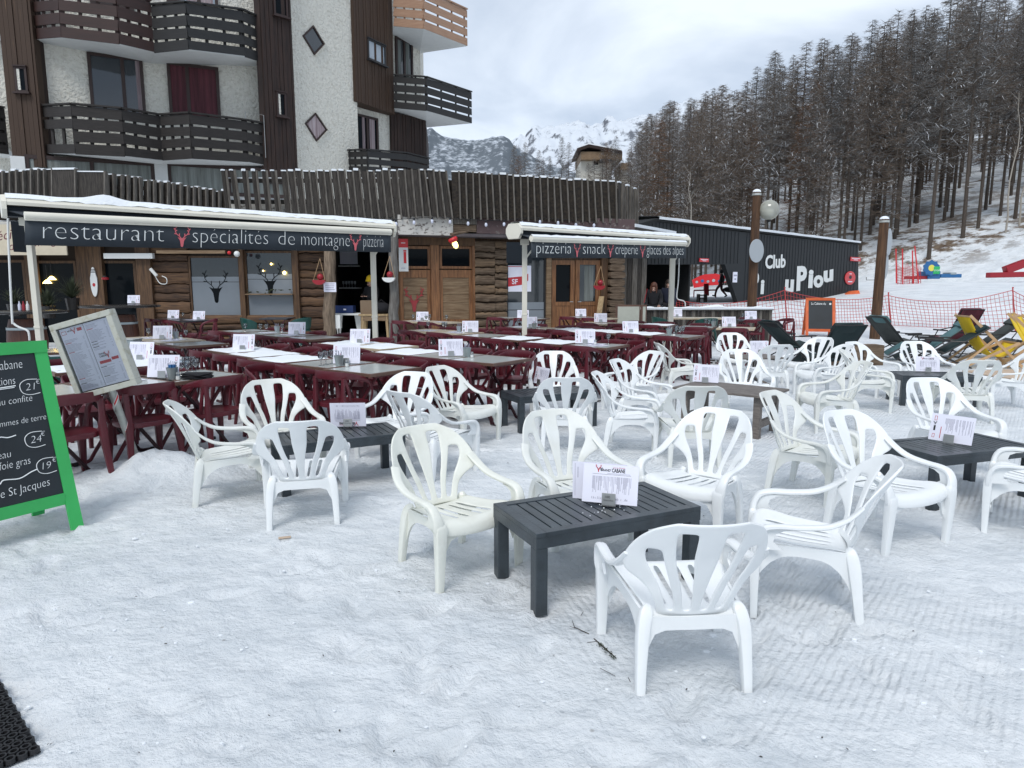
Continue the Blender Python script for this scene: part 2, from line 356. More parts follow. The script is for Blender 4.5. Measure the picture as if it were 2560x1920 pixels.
    def sphere(s, c, r, n=12, sc=(1, 1, 1)):
        c = Vector(c); m = n // 2; prof = []
        vs = [c + Vector((0, 0, -r * sc[2]))]; fs = []
        for i in range(1, m):
            a = math.pi * i / m
            for k in range(n):
                b = 2 * math.pi * k / n
                vs.append(c + Vector((r * math.sin(a) * math.cos(b) * sc[0], r * math.sin(a) * math.sin(b) * sc[1], -r * math.cos(a) * sc[2])))
        vs.append(c + Vector((0, 0, r * sc[2]))); last = len(vs) - 1
        for k in range(n): fs.append((0, 1 + (k + 1) % n, 1 + k))
        for i in range(m - 2):
            for k in range(n):
                k2 = (k + 1) % n; fs.append((1 + i * n + k, 1 + i * n + k2, 1 + (i + 1) * n + k2, 1 + (i + 1) * n + k))
        o = 1 + (m - 2) * n
        for k in range(n): fs.append((o + k, o + (k + 1) % n, last))
        s.add(vs, fs)
    def mesh(s, name, smooth=False, bevel=0.0, xf=None):
        me = bpy.data.meshes.new(name); me.from_pydata(s.v, [], s.f)
        for nm in (s.names or ['white_plastic']): me.materials.append(MATS[nm])
        if s.m: me.polygons.foreach_set('material_index', s.m)
        if bevel > 0:
            bm = bmesh.new(); bm.from_mesh(me)
            bmesh.ops.bevel(bm, geom=[e_ for e_ in bm.edges if e_.is_manifold and e_.calc_face_angle(0) > 0.6], offset=bevel, segments=2, affect='EDGES', profile=0.6)
            bm.to_mesh(me); bm.free()
        if smooth:
            me.polygons.foreach_set('use_smooth', [True] * len(me.polygons))
            try: me.set_sharp_from_angle(angle=R(38))
            except Exception: pass
        me.update(); return me
    def build(s, name, parent=None, smooth=False, bevel=0.0, loc=None, rz=0.0, label=None):
        o = bpy.data.objects.new(name, s.mesh(name, smooth, bevel)); COL.objects.link(o)
        if parent: o.parent = parent
        if loc is not None: o.location = loc
        if rz: o.rotation_euler = (0, 0, rz)
        if label: o['label'] = label
        return o
LABELS = {}
def tag(o, label, cat, group=None, kind=None):
    nw = len(label.split()); assert 4 <= nw <= 16, (nw, label)
    o['label'] = label; o['category'] = cat
    if group: o['group'] = group
    if kind: o['kind'] = kind
    LABELS.setdefault(label, []).append(o)
    return o
def thing(name, loc, rz, label, cat, group=None):
    o = bpy.data.objects.new(name, None); COL.objects.link(o); o.empty_display_size = 0.2
    o.location = loc; o.rotation_euler = (0, 0, rz); return tag(o, label, cat, group)
def struct(o): o['kind'] = 'structure'; return o
def copy_tree(root, loc, rz, label, group=None, scale=None, cat=None):
    r = root.copy(); COL.objects.link(r); r.location = loc; r.rotation_euler = (0, 0, rz)
    if scale: r.scale = (scale,) * 3
    tag(r, label, cat or root['category'], group or root.get('group'))
    for ch in list(root.children):
        c = ch.copy(); COL.objects.link(c); c.parent = r
        for g in ch.children:
            d = g.copy(); COL.objects.link(d); d.parent = c
    return r
class Kit:
    """first use moves the prototype, later uses copy it"""
    def __init__(s, root): s.root = root; s.used = False
    def put(s, loc, rz, label, group=None, scale=None):
        if not s.used:
            s.used = True; s.root.location = loc; s.root.rotation_euler = (0, 0, rz)
            if scale: s.root.scale = (scale,) * 3
            tag(s.root, label, s.root['category'], group or s.root.get('group')); return s.root
        return copy_tree(s.root, loc, rz, label, group, scale)
def cat_rom(pts, k=5):
    """pts: tuples of floats, interpolated"""
    out_ = []; n = len(pts)
    for i in range(n - 1):
        p0, p1, p2, p3 = pts[max(i - 1, 0)], pts[i], pts[i + 1], pts[min(i + 2, n - 1)]
        for j in range(k):
            t = j / k
            out_.append(tuple(0.5 * ((2 * b) + (-a + c) * t + (2 * a - 5 * b + 4 * c - d) * t * t + (-a + 3 * b - 3 * c + d) * t ** 3) for a, b, c, d in zip(p0, p1, p2, p3)))
    out_.append(tuple(pts[-1])); return out_
def bake(me, solid=0.0, sub=0, offset=0.0):
    o = bpy.data.objects.new('tmp', me); COL.objects.link(o)
    if solid: md = o.modifiers.new('s', 'SOLIDIFY'); md.thickness = solid; md.offset = offset
    if sub: md = o.modifiers.new('u', 'SUBSURF'); md.levels = sub; md.render_levels = sub
    dg = bpy.context.evaluated_depsgraph_get(); m2 = bpy.data.meshes.new_from_object(o.evaluated_get(dg))
    bpy.data.objects.remove(o); m2.polygons.foreach_set('use_smooth', [True] * len(m2.polygons)); return m2
def part(name, me, parent, loc=None, rz=0, label=None):
    o = bpy.data.objects.new(name, me); COL.objects.link(o); o.parent = parent
    if loc is not None: o.location = loc
    if rz: o.rotation_euler = (0, 0, rz)
    if label: o['label'] = label
    return o
TXT = {}
def text_geo(body, thin=0.0, shear=0.0):
    key = (body, thin, shear)
    if key in TXT: return TXT[key]
    cu = bpy.data.curves.new('t', 'FONT'); cu.body = body; cu.size = 1; cu.offset = thin; cu.shear = shear; cu.resolution_u = 3
    o = bpy.data.objects.new('t', cu); COL.objects.link(o)
    dg = bpy.context.evaluated_depsgraph_get(); me = bpy.data.meshes.new_from_object(o.evaluated_get(dg))
    vs = [(v.co.x, v.co.y) for v in me.vertices]; fs = [tuple(p.vertices) for p in me.polygons]
    bpy.data.objects.remove(o); bpy.data.meshes.remove(me); bpy.data.curves.remove(cu)
    x0 = min(v[0] for v in vs); x1 = max(v[0] for v in vs); TXT[key] = (vs, fs, x0, x1); return TXT[key]
def txt(mb, body, O, ex, ey, size=0.1, W=None, thin=0.0, off=0.002, shear=0.0, rot=0.0):
    vs, fs, x0, x1 = text_geo(body, thin, shear)
    sx = W / (x1 - x0) if W else size; O = Vector(O); ex = Vector(ex); ey = Vector(ey); nn = ex.cross(ey).normalized()
    c, s_ = math.cos(rot), math.sin(rot)
    pts = []
    for x, y in vs:
        a, b = (x - x0) * sx, y * size; a, b = a * c - b * s_, a * s_ + b * c
        pts.append(O + ex * a + ey * b + nn * off)
    mb.add(pts, fs)
HEAD = [(-.13, .50), (-.24, .55), (-.16, .44), (-.105, .34), (-.08, .18), (-.065, .05), (-.03, 0), (.03, 0), (.065, .05), (.08, .18), (.105, .34), (.16, .44), (.24, .55), (.13, .50)]
def stag(mb, O, ex, ey, s, off=0.002, wd=.045):
    O = Vector(O); ex = Vector(ex); ey = Vector(ey); nn = ex.cross(ey).normalized()
    mb.add([O + ex * x * s + ey * y * s + nn * off for x, y in HEAD], [tuple(range(len(HEAD)))])
    k = off
    for sg in (-1, 1):
        for line in ([(.07, .50), (.14, .60), (.27, .70), (.36, .84), (.37, .98), (.30, 1.10)], [(.15, .61), (.14, .74)], [(.29, .72), (.40, .74)], [(.36, .86), (.28, .93)], [(.37, .95), (.43, 1.02)]):
            k += 0.0003
            for i in range(len(line) - 1):
                a = Vector((line[i][0] * sg, line[i][1])); b = Vector((line[i + 1][0] * sg, line[i + 1][1])); d = (b - a).normalized(); p = Vector((-d.y, d.x)) * wd * 0.5 * (1 - 0.12 * i)
                a -= d * 0.012; b += d * 0.012; k += 0.00015
                q = [a - p, b - p * 0.85, b + p * 0.85, a + p]
                mb.add([O + ex * v.x * s + ey * v.y * s + nn * k for v in q], [(0, 1, 2, 3)])
# ------------------------------------------------------------------ terrain
def sstep(a, b, x):
    t = max(0.0, min(1.0, (x - a) / (b - a))); return t * t * (3 - 2 * t)
def ground_z(X, Y):
    z = 0.85 * sstep(21.5, 29, Y) * sstep(2.5, 7, X + (Y - 22) * 0.2)
    z += 0.9 * sstep(12, 24, X) * sstep(24, 45, Y)
    s = X * 0.75 + (Y - 50) * 0.55 - 23
    if s > 0 and Y > 40: z += s * 0.31 * sstep(0, 9, s) + .7 * sstep(2, 3.2, s)
    z += 9 * math.exp(-(((X - 4) / 22) ** 2 + ((Y - 132) / 28) ** 2))
    if Y > 50: z += 1.2 * noise.noise(Vector((X * .07, Y * .07, 3))) * sstep(50, 62, Y)
    for (mx, my, r, h) in ((-2.98, 5.62, .30, .17), (-3.3, 5.42, .34, .09), (-2.62, 5.66, .25, .07), (-3.7, 5.1, .4, .05)):
        d2 = ((X - mx) ** 2 + (Y - my) ** 2) / r ** 2
        if d2 < 6: z += h * math.exp(-d2) * (1 + .5 * noise.noise(Vector((X * 6, Y * 6, 0))))
    return z
def axis(segs):
    v = []
    for a, b, st in segs:
        n = int(round((b - a) / st)); v += [a + (b - a) * i / n for i in range(n)]
    v.append(segs[-1][1]); return v
def terrain():
    xs = axis([(-160, -40, 12), (-40, -14, 2), (-14, -5, .3), (-5, 5.5, .034), (5.5, 16, .3), (16, 60, 1.5), (60, 230, 5)])
    ys = axis([(-12, 1, 1), (1, 7, .034), (7, 8.5, .06), (8.5, 14, .15), (14, 34, .5), (34, 80, 1.2), (80, 300, 6)])
    nx = len(xs); vs = []
    for y in ys:
        for x in xs:
            z = ground_z(x, y)
            if y < 30:
                q = noise.noise(Vector((x * 1.3, y * 1.3, 0))) * .018 + noise.noise(Vector((x * 4.5, y * 6, 5))) * .008
                if y < 9 and -5 < x < 5.5:
                    q += noise.noise(Vector((x * 7, y * 12, 9))) * .007 + abs(noise.noise(Vector((x * 4 + y, y * 5, 2)))) * .010
                z += q * (1 if y < 20 else max(0.3, 1 - (y - 20) / 15))
            else: z += noise.noise(Vector((x * .25, y * .25, 1))) * .10
            vs.append((x, y, z))
    # boot prints in the open snow and little rims where chair and table feet press in
    rn = random.Random(5); marks = []
    def blot(cx, cy, rx, ry, a, f):
        R_ = max(rx, ry) * 2.6; i0, i1 = bisect.bisect(xs, cx - R_), bisect.bisect(xs, cx + R_); j0, j1 = bisect.bisect(ys, cy - R_), bisect.bisect(ys, cy + R_); c, s_ = math.cos(a), math.sin(a)
        for j in range(j0, j1):
            for i in range(i0, i1):
                dx, dy = xs[i] - cx, ys[j] - cy; u, v = (dx * c + dy * s_) / rx, (-dx * s_ + dy * c) / ry; q = math.sqrt(u * u + v * v); k = j * nx + i; x, y, z = vs[k]; vs[k] = (x, y, z + f(q))
    foot = lambda q: -.028 * math.exp(-(q ** 4)) + .011 * math.exp(-((q - 1.35) / .28) ** 2)
    for k in range(22):     # walking trails
        x, y, a = rn.uniform(-3, 3.4), rn.uniform(1.9, 6), rn.uniform(0, 6.28)
        for st in range(9):
            x += .34 * math.cos(a); y += .34 * math.sin(a); a += rn.gauss(0, .12); o_ = .09 if st % 2 else -.09
            if y > 1.6 and y < 9 and -4.8 < x < 5.2: blot(x - o_ * math.sin(a), y + o_ * math.cos(a), .125, .048, a + rn.gauss(0, .1), foot)
    rim = lambda q: -.004 * math.exp(-(q ** 4)) + .015 * math.exp(-((q - 1.25) / .5) ** 2)
    for w_ in WHITE:
        for fx, fy in ((-.272, .215), (.272, .215), (-.213, -.265), (.213, -.265)):
            a = R(w_[2]); blot(w_[0] + fx * math.cos(a) - fy * math.sin(a), w_[1] + fx * math.sin(a) + fy * math.cos(a), .042, .042, 0, rim)
    for (tx, ty, ta) in ((.46, 3.57, 25), (-1.42, 5.42, 28), (3.38, 5.05, 18)):
        for fx, fy in ((-.46, .22), (.46, .22), (-.46, -.22), (.46, -.22)): a = R(ta); blot(tx + fx * math.cos(a) - fy * math.sin(a), ty + fx * math.sin(a) + fy * math.cos(a), .055, .055, 0, rim)
    fs = [(j * nx + i, j * nx + i + 1, (j + 1) * nx + i + 1, (j + 1) * nx + i) for j in range(len(ys) - 1) for i in range(nx - 1)]
    mb = MB(); mb.mt('snow_ground').add(vs, fs); o = mb.build('snow_ground', smooth=False)
    o.data.polygons.foreach_set('use_smooth', [True] * len(fs)); struct(o)

# ------------------------------------------------------------------ white garden armchair
BR = [  # z, centre, slot1 outer, rib outer, slot2 outer, silhouette
    (.315, .019, .044, .080, .104, .142), (.335, .019, .045, .082, .107, .147), (.345, .019, .046, .083, .109, .150), (.375, .019, .053, .087, .120, .158), (.42, .022, .061, .098, .135, .176),
    (.455, .026, .069, .108, .148, .200), (.485, .030, .077, .118, .161, .235), (.505, .032, .086, .125, .174, .272), (.535, .037, .095, .135, .190, .286), (.565, .042, .103, .145, .205, .286),
    (.59, .046, .109, .153, .213, .282), (.612, .048, .113, .160, .215, .277), (.632, .049, .116, .166, .214, .270), (.66, .050, .120, .170, .218, .258), (.69, .052, .124, .172, .210, .240),
    (.720, .053, .122, .166, .192, .212), (.732, .054, .116, .152, .174, .196), (.75, .058, .100, .130, .148, .160), (.763, .050, .085, .105, .118, .127)]
def chair_white(matname, zs=1.0):
    root = thing('plastic_armchair', (0, 0, 0), 0, 'white plastic garden armchair on snow', 'chair')
    def back_pos(x, z): return Vector((x, -.222 - (z - .315) * .44 - .10 * max(0, z - .6) + 1.45 * x * x * (1 if z > .42 else .75), z))
    vs = []; rows = []
    for (z, c, s1, r1, s2, o) in BR:
        half = [0, c * .55, c, (c + s1) / 2, s1, (s1 + r1) / 2, r1, (r1 + s2) / 2, s2, (s2 + o) / 2, o]
        rows.append([-x for x in half[:0:-1]] + half)
    nc = len(rows[0])
    for j, rw in enumerate(rows):
        for x in rw: vs.append(back_pos(x, BR[j][0]))
    fs = []
    for j in range(len(rows) - 1):
        zm = (BR[j][0] + BR[j + 1][0]) / 2
        for i in range(nc - 1):
            k = abs(i + .5 - (nc - 1) / 2)
            if 2 < k < 4 and .345 < zm < .724: continue
            if 6 < k < 8 and .345 < zm < .634: continue
            a = j * nc + i; fs.append((a, a + 1, a + nc + 1, a + nc))
    mb = MB(); mb.mt(matname).add(vs, fs); part('backrest', bake(mb.mesh('b'), .012, 2), root)
    # seat with radiating slots and aprons
    cols = [0, .030, .048, .088, .108, .130, .150, .170, .190, .212]
    cols = [-c for c in cols[:0:-1]] + cols; ncs = len(cols)
    ys = [-.232, -.20, -.15, -.06, .04, .12, .17, .205, .232, .246, .250]
    zt = [.300, .322, .330, .335, .345, .356, .362, .362, .352, .33, .29]
    vs = []; fs = []
    for j, y in enumerate(ys):
        wsc = .80 + .32 * (y + .23) / .48
        for x in cols: vs.append(Vector((x * wsc * 1.08, y - .03 * (x / .21) ** 2 * (1 if y > .1 else -.4), zt[j] + .016 * (x / .212) ** 4 - .006 * math.cos(x * 9))))
    for j in range(len(ys) - 1):
        for i in range(ncs - 1):
            k = abs(i + .5 - (ncs - 1) / 2)
            if 1 < k < 2 and 2 <= j < 6: continue
            if 3 < k < 4 and 2 <= j < 6: continue
            a = j * ncs + i; fs.append((a, a + 1, a + ncs + 1, a + ncs))
    mb = MB(); mb.mt(matname).add(vs, fs); seat = bake(mb.mesh('s'), .010, 1)
    ap = MB(); ap.mt(matname)
    for sg in (-1, 1):   # side aprons: arched panels from rear leg to front leg
        prev = None; vs = []; 
        for i in range(13):
            t = i / 12; y = -.235 + .46 * t; top = .335 + .03 * t; bot = .285 - .17 * (abs(2 * t - 1) ** 3.2) + .035 * t
            x = sg * (.205 + .05 * t)
            vs += [(x, y, bot), (x, y, top), (x - sg * .012, y, top), (x - sg * .012, y, bot)]
        fs = [(4 * i + k, 4 * i + (k + 1) % 4, 4 * i + 4 + (k + 1) % 4, 4 * i + 4 + k) for i in range(12) for k in range(4)]
        ap.add(vs, fs)
    for (y, xw, zt_, arch) in ((.243, .245, .335, .05), (-.236, .195, .322, .0)):
        vs = []
        for i in range(11):
            t = i / 10; x = -xw + 2 * xw * t; bot = zt_ - .055 + arch * (1 - abs(2 * t - 1) ** 3) * .3 - .11 * abs(2 * t - 1) ** 8
            yy = y - (.03 if y > 0 else -.012) * (x / .21) ** 2
            vs += [(x, yy, bot), (x, yy, zt_), (x, yy - .010, zt_), (x, yy - .010, bot)]
        ap.add(vs, [(4 * i + k, 4 * i + (k + 1) % 4, 4 * i + 4 + (k + 1) % 4, 4 * i + 4 + k) for i in range(10) for k in range(4)])
    bm = bmesh.new(); bm.from_mesh(seat); bm.from_mesh(ap.mesh('a')); bm.to_mesh(seat); bm.free()
    seat.polygons.foreach_set('use_smooth', [True] * len(seat.polygons))
    try: seat.set_sharp_from_angle(angle=R(40))
    except Exception: pass
    part('seat', seat, root)
    for sg in (-1, 1):
        ctl = [(.262, -.235, .585, .055, .014), (.283, -.175, .53, .052, .020), (.293, -.09, .488, .050, .024), (.296, .03, .472, .050, .024), (.295, .12, .468, .050, .026), (.291, .183, .452, .052, .030),
               (.285, .214, .41, .058, .034), (.276, .222, .36, .070, .040), (.268, .222, .325, .070, .040)]
        pth = [((sg * a, b, c), d, e_) for a, b, c, d, e_ in cat_rom(ctl, 4)]
        mb = MB(); mb.mt(matname).sweep(pth, n=12, long=lambda i, p, t, sg=sg: (sg, 0, 0.12)); 
        # side web behind the bend
        web = [(.06, .452), (.13, .452), (.185, .44), (.212, .40), (.222, .34), (.10, .352), (.145, .385), (.135, .425), (.10, .445)]
        a = [Vector((sg * .291, y, z)) for y, z in web]
        mb.prism([(y, z) for y, z in web], (sg * .279 if sg > 0 else -.279 - .012, 0, 0), (0, 1, 0), (0, 0, 1), .012)
        part('armrest', mb.mesh('armrest', True), root)
        for ctl in ([(.266, .222, .375, .050, .028), (.267, .223, .350, .070, .046), (.270, .222, .27, .062, .050), (.272, .219, .12, .050, .040), (.274, .215, -.012, .042, .034)],
                    [(.172, -.200, .352, .020, .020), (.186, -.212, .335, .050, .050), (.202, -.228, .27, .052, .060), (.212, -.25, .12, .042, .048), (.216, -.268, -.012, .036, .040)]):
            pth = [((sg * a, b, c), d, e_) for a, b, c, d, e_ in cat_rom(ctl, 3)]
            mb = MB(); mb.mt(matname).sweep(pth, n=12, power=5, long=lambda i, p, t: (1, 0, 0)); part('leg', mb.mesh('leg', True), root)
    return root
K_white = Kit(chair_white('white_plastic')); K_cream = Kit(chair_white('white_plastic_old')); K_worn = Kit(chair_white('white_plastic_worn'))
GW = 'white plastic armchairs on the snow'
WHITE = [  # x, y, yaw, label, cream
 (0.70, 2.75, 4, 'nearest white armchair with its back to us at the front grey table'),
 (1.48, 3.35, 72, 'white armchair in profile facing left at the right end of the front grey table'),
 (-0.31, 3.73, -140, 'yellowed cream armchair at the left end of the front grey table'),
 (0.42, 4.20, 204, 'white armchair facing us behind the menu on the front grey table'),
 (1.19, 4.31, 139, 'white armchair behind the right corner of the front grey table, turned left'),
 (2.33, 5.09, -137, 'white armchair turned right in the gap behind the front table group'),
 (2.39, 4.18, -156, 'white armchair facing us at the left end of the right grey table'),
 (3.84, 5.80, 186, 'white armchair behind the menu at the far side of the right grey table'),
 (3.43, 4.35, 52, 'white armchair cut off by the right edge of the photo'),
 (4.70, 8.75, -120, 'white armchair facing right at the left end of the back right grey table'),
 (5.30, 9.85, -150, 'white armchair behind the left corner of the back right grey table'),
 (6.09, 9.90, 180, 'white armchair facing us behind the menu of the back right grey table'),
 (5.45, 8.10, -12, 'white armchair with its back to us at the back right grey table'),
 (6.51, 8.95, 78, 'white armchair facing left beside the yellow deck chairs'),
 (4.75, 10.9, 120, 'white armchair facing left at the right side of the small brown table'),
 (4.40, 9.65, 95, 'white armchair seen edge on between the small brown table and the dark lounger'),
 (3.55, 7.55, 88, 'white armchair leaning left at the right end of the driftwood table'),
 (3.83, 10.15, 5, 'white armchair with its back to us at the small brown table'),
 (2.98, 8.60, 176, 'white armchair facing us at the far side of the driftwood table'),
 (3.89, 11.75, 180, 'white armchair facing us behind the small brown table'),
 (2.55, 10.10, -88, 'white armchair in profile facing right beside the last maroon tables'),
 (1.50, 8.55, 118, 'white armchair seen from the side just in front of the maroon chairs'),
 (1.52, 7.55, -122, 'white armchair with its back to the awning post at the driftwood table'),
 (1.20, 6.50, -106, 'white armchair facing right at the near left of the driftwood table'),
 (1.62, 6.10, -2, 'white armchair with its back to us at the near side of the driftwood table'),
 (0.52, 6.65, -2, 'white armchair with its back to us at the middle grey table'),
 (0.52, 8.35, 178, 'white armchair facing us behind the middle grey table'),
 (-0.48, 6.85, -128, 'white armchair facing right at the left end of the middle grey table'),
 (-0.66, 5.72, -38, 'white armchair turned away between the left grey table and the middle one'),
 (-2.14, 5.05, -66, 'white armchair in profile facing right nearest the leaning menu board'),
 (-1.45, 4.60, 14, 'white armchair with its back to us at the near side of the left grey table'),
 (-1.98, 5.75, -145, 'white armchair facing us at the far left of the left grey table'),
 (-1.10, 6.25, 158, 'white armchair facing us at the far right of the left grey table'),
]
for i, (x, y, a, lb) in enumerate(WHITE):
    (K_cream if i == 2 else K_worn if i in (3, 5, 9, 12, 16, 20, 24, 27, 29, 31) else K_white).put((x, y, -.008), R(a), lb, GW)

terrain()
# ------------------------------------------------------------------ grey slatted low tables
def grey_table():
    root = thing('low_table', (0, 0, 0), 0, 'grey slatted low table on snow', 'table')
    L_, W_, H_ = 1.0, .52, .415
    mb = MB(); mb.mt('grey_resin')
    n = 15; e_ = .055
    for sx in (-1, 1): mb.box((sx * (L_ / 2 - e_ / 2), 0, H_ - .012), (e_, W_, .024))
    for sy in (-1, 1): mb.box((0, sy * (W_ / 2 - e_ / 2), H_ - .012), (L_ - 2 * e_, e_, .024))
    wi = L_ - 2 * e_; st = wi / n
    for i in range(n):
        mb.box((-wi / 2 + st * (i + .5), 0, H_ - .014), (st - .008, W_ - 2 * e_ + .002, .02))
    mb.mt('slot_dark').box((0, 0, H_ - .032), (wi + .01, W_ - 2 * e_ + .01, .006))
    part('tabletop', mb.mesh('tabletop', bevel=.0025), root)
    mb = MB(); mb.mt('grey_resin')
    for sy in (-1, 1): mb.box((0, sy * (W_ / 2 - .012), H_ - .024 - .0275), (L_, .024, .055))
    for sx in (-1, 1): mb.box((sx * (L_ / 2 - .012), 0, H_ - .024 - .0275), (.024, W_ - .048, .055))
    part('apron', mb.mesh('apron', bevel=.002), root)
    for sx in (-1, 1):
        for sy in (-1, 1):
            mb = MB(); mb.mt('grey_resin').box((sx * (L_ / 2 - .0335), sy * (W_ / 2 - .0335), (H_ - .08) / 2 - .006), (.065, .065, H_ - .078 + .012)); part('leg', mb.mesh('leg', bevel=.006), root)
    return root
K_grey = Kit(grey_table())
GT = 'grey slatted low tables'
gtabs = {}
for k, (x, y, a, s, lb) in dict(
        T1=(.46, 3.57, 25, 1, 'grey slatted low table at the front centre with a menu on it'),
        T2=(-1.42, 5.42, 28, .98, 'grey slatted low table at the left with an upside down menu'),
        T3=(.42, 7.65, 25, .98, 'grey slatted low table in the middle near the awning post'),
        T4=(3.38, 5.05, 18, .98, 'grey slatted low table at the right with an angled menu'),
        T5=(5.72, 9.15, -8, .98, 'grey slatted low table at the back right near the loungers')).items():
    gtabs[k] = K_grey.put((x, y, 0), R(a), lb, GT, s if s != 1 else None)
# snow grains on the front table
mb = MB(); mb.mt('snow')
for i in range(26):
    a, b = random.gauss(0.06, .10), random.gauss(-.07, .07); r = random.choice((.002, .003, .004, .0095 if i < 2 else .003))
    mb.sphere((a, b, .4165 + r * .5), r, 6)
o = mb.build('snow_crumbs', loc=(.46, 3.57, 0), rz=R(25)); tag(o, 'crumbs of snow scattered on the front grey table', 'snow', kind='stuff')

# ------------------------------------------------------------------ driftwood tables
def drift(name, L_, W_, H_, lb, x, y, a, trestle):
    root = thing(name, (x, y, 0), R(a), lb, 'table', 'weathered brown low tables')
    mb = MB(); mb.mt('driftwood').box((0, 0, H_ - .012), (L_, W_, .024)); mb.build('tabletop', root, bevel=.004)
    for sx in (-1, 1):
        for sy in (-1, 1):
            mb = MB(); mb.mt('driftwood')
            if trestle: mb.box((sx * (L_ / 2 - .12), sy * (W_ / 2 - .1), (H_ - .03) / 2), (.07, .07, H_ - .03))
            else: mb.tube([(sx * .06, sy * .04, H_ - .03), (sx * .04, sy * .04, .1), (sx * .22, sy * .2, .0)], .018, 8)
            mb.build('leg', root)
    if trestle:
        for sx in (-1, 1):
            for hz_, hh in ((H_ - .10, .09), (.14, .07)): mb = MB(); mb.mt('driftwood').box((sx * (L_ / 2 - .12), 0, hz_), (.05, W_ - .27, hh)); mb.build('stretcher', root)
drift('wooden_table', 1.05, .70, .47, 'weathered brown wooden table ringed by white armchairs', 2.42, 7.45, -40, True)
drift('wooden_table', .80, .60, .45, 'small brown table between white armchairs in front of the loungers', 3.92, 11.05, 8, False)

# ------------------------------------------------------------------ maroon chairs and tables
def chair_maroon():
    root = thing('bistro_chair', (0, 0, 0), 0, 'maroon plastic bistro armchair on snow', 'chair')
    mt = 'maroon'
    mb = MB(); mb.mt(mt); n = 28; prof = []
    for k in range(n):
        a = 2 * math.pi * k / n; prof.append((.218 * math.copysign(abs(math.cos(a)) ** .62, math.cos(a)), .205 * math.copysign(abs(math.sin(a)) ** .62, math.sin(a))))
    vs = []; lay = ((.0, .432), (.5, .433), (.86, .438), (1.0, .446), (1.015, .438), (1.0, .405), (.93, .405))
    for s, z in lay:
        for x, y in prof: vs.append((x * s, y * s, z))
    fs = [(j * n + k, j * n + (k + 1) % n, (j + 1) * n + (k + 1) % n, (j + 1) * n + k) for j in range(len(lay) - 1) for k in range(n)]
    mb.add(vs, fs); part('seat', mb.mesh('seat', True), root)
    half = [(.222, .135, .425, .050, .020), (.243, .145, .50, .046, .020), (.255, .135, .585, .046, .020), (.258, .085, .655, .046, .020), (.254, .0, .693, .048, .020), (.240, -.09, .718, .058, .018), (.205, -.172, .728, .076, .016), (.12, -.222, .732, .084, .016), (0, -.238, .733, .086, .016)]
    pts = half + [(-a, b, c, d, e_) for a, b, c, d, e_ in half[-2::-1]]
    pth = [((a, b, c), d, e_) for a, b, c, d, e_ in cat_rom(pts, 4)]
    mb = MB(); mb.mt(mt)
    def lng(i, p, t):
        nrm = Vector((p.x, p.y + .02, 0)).normalized(); return t.cross(nrm)
    mb.sweep(pth, n=10, power=3.5, long=lng)
    for sg in (-1, 1):   # inner loops
        c = [(.205, -.175, .70), (.222, -.15, .60), (.222, -.13, .50), (.205, -.10, .44)]
        mb.sweep([((sg * a, b, z), .036, .018) for a, b, z in cat_rom(c, 4)], n=8, long=lambda i, p, t: (0, 1, 0))
    part('backrest', mb.mesh('backrest', True), root)
    for sg in (-1, 1):
        for c in ([(.200, -.185, .705, .045, .03), (.198, -.195, .58, .045, .03), (.196, -.195, .44, .062, .045), (.205, -.215, .25, .05, .04), (.222, -.245, 0, .036, .032)],
                  [(.190, .165, .43, .060, .05), (.20, .185, .36, .055, .045), (.208, .195, .2, .046, .04), (.222, .215, 0, .036, .032)]):
            pth = [((sg * a, b, z), d, e_) for a, b, z, d, e_ in cat_rom(c, 3)]
            mb = MB(); mb.mt(mt).sweep(pth, n=8, power=4, long=lambda i, p, t: (1, 0, 0)); part('leg', mb.mesh('leg', True), root)
    return root
K_mar = Kit(chair_maroon())
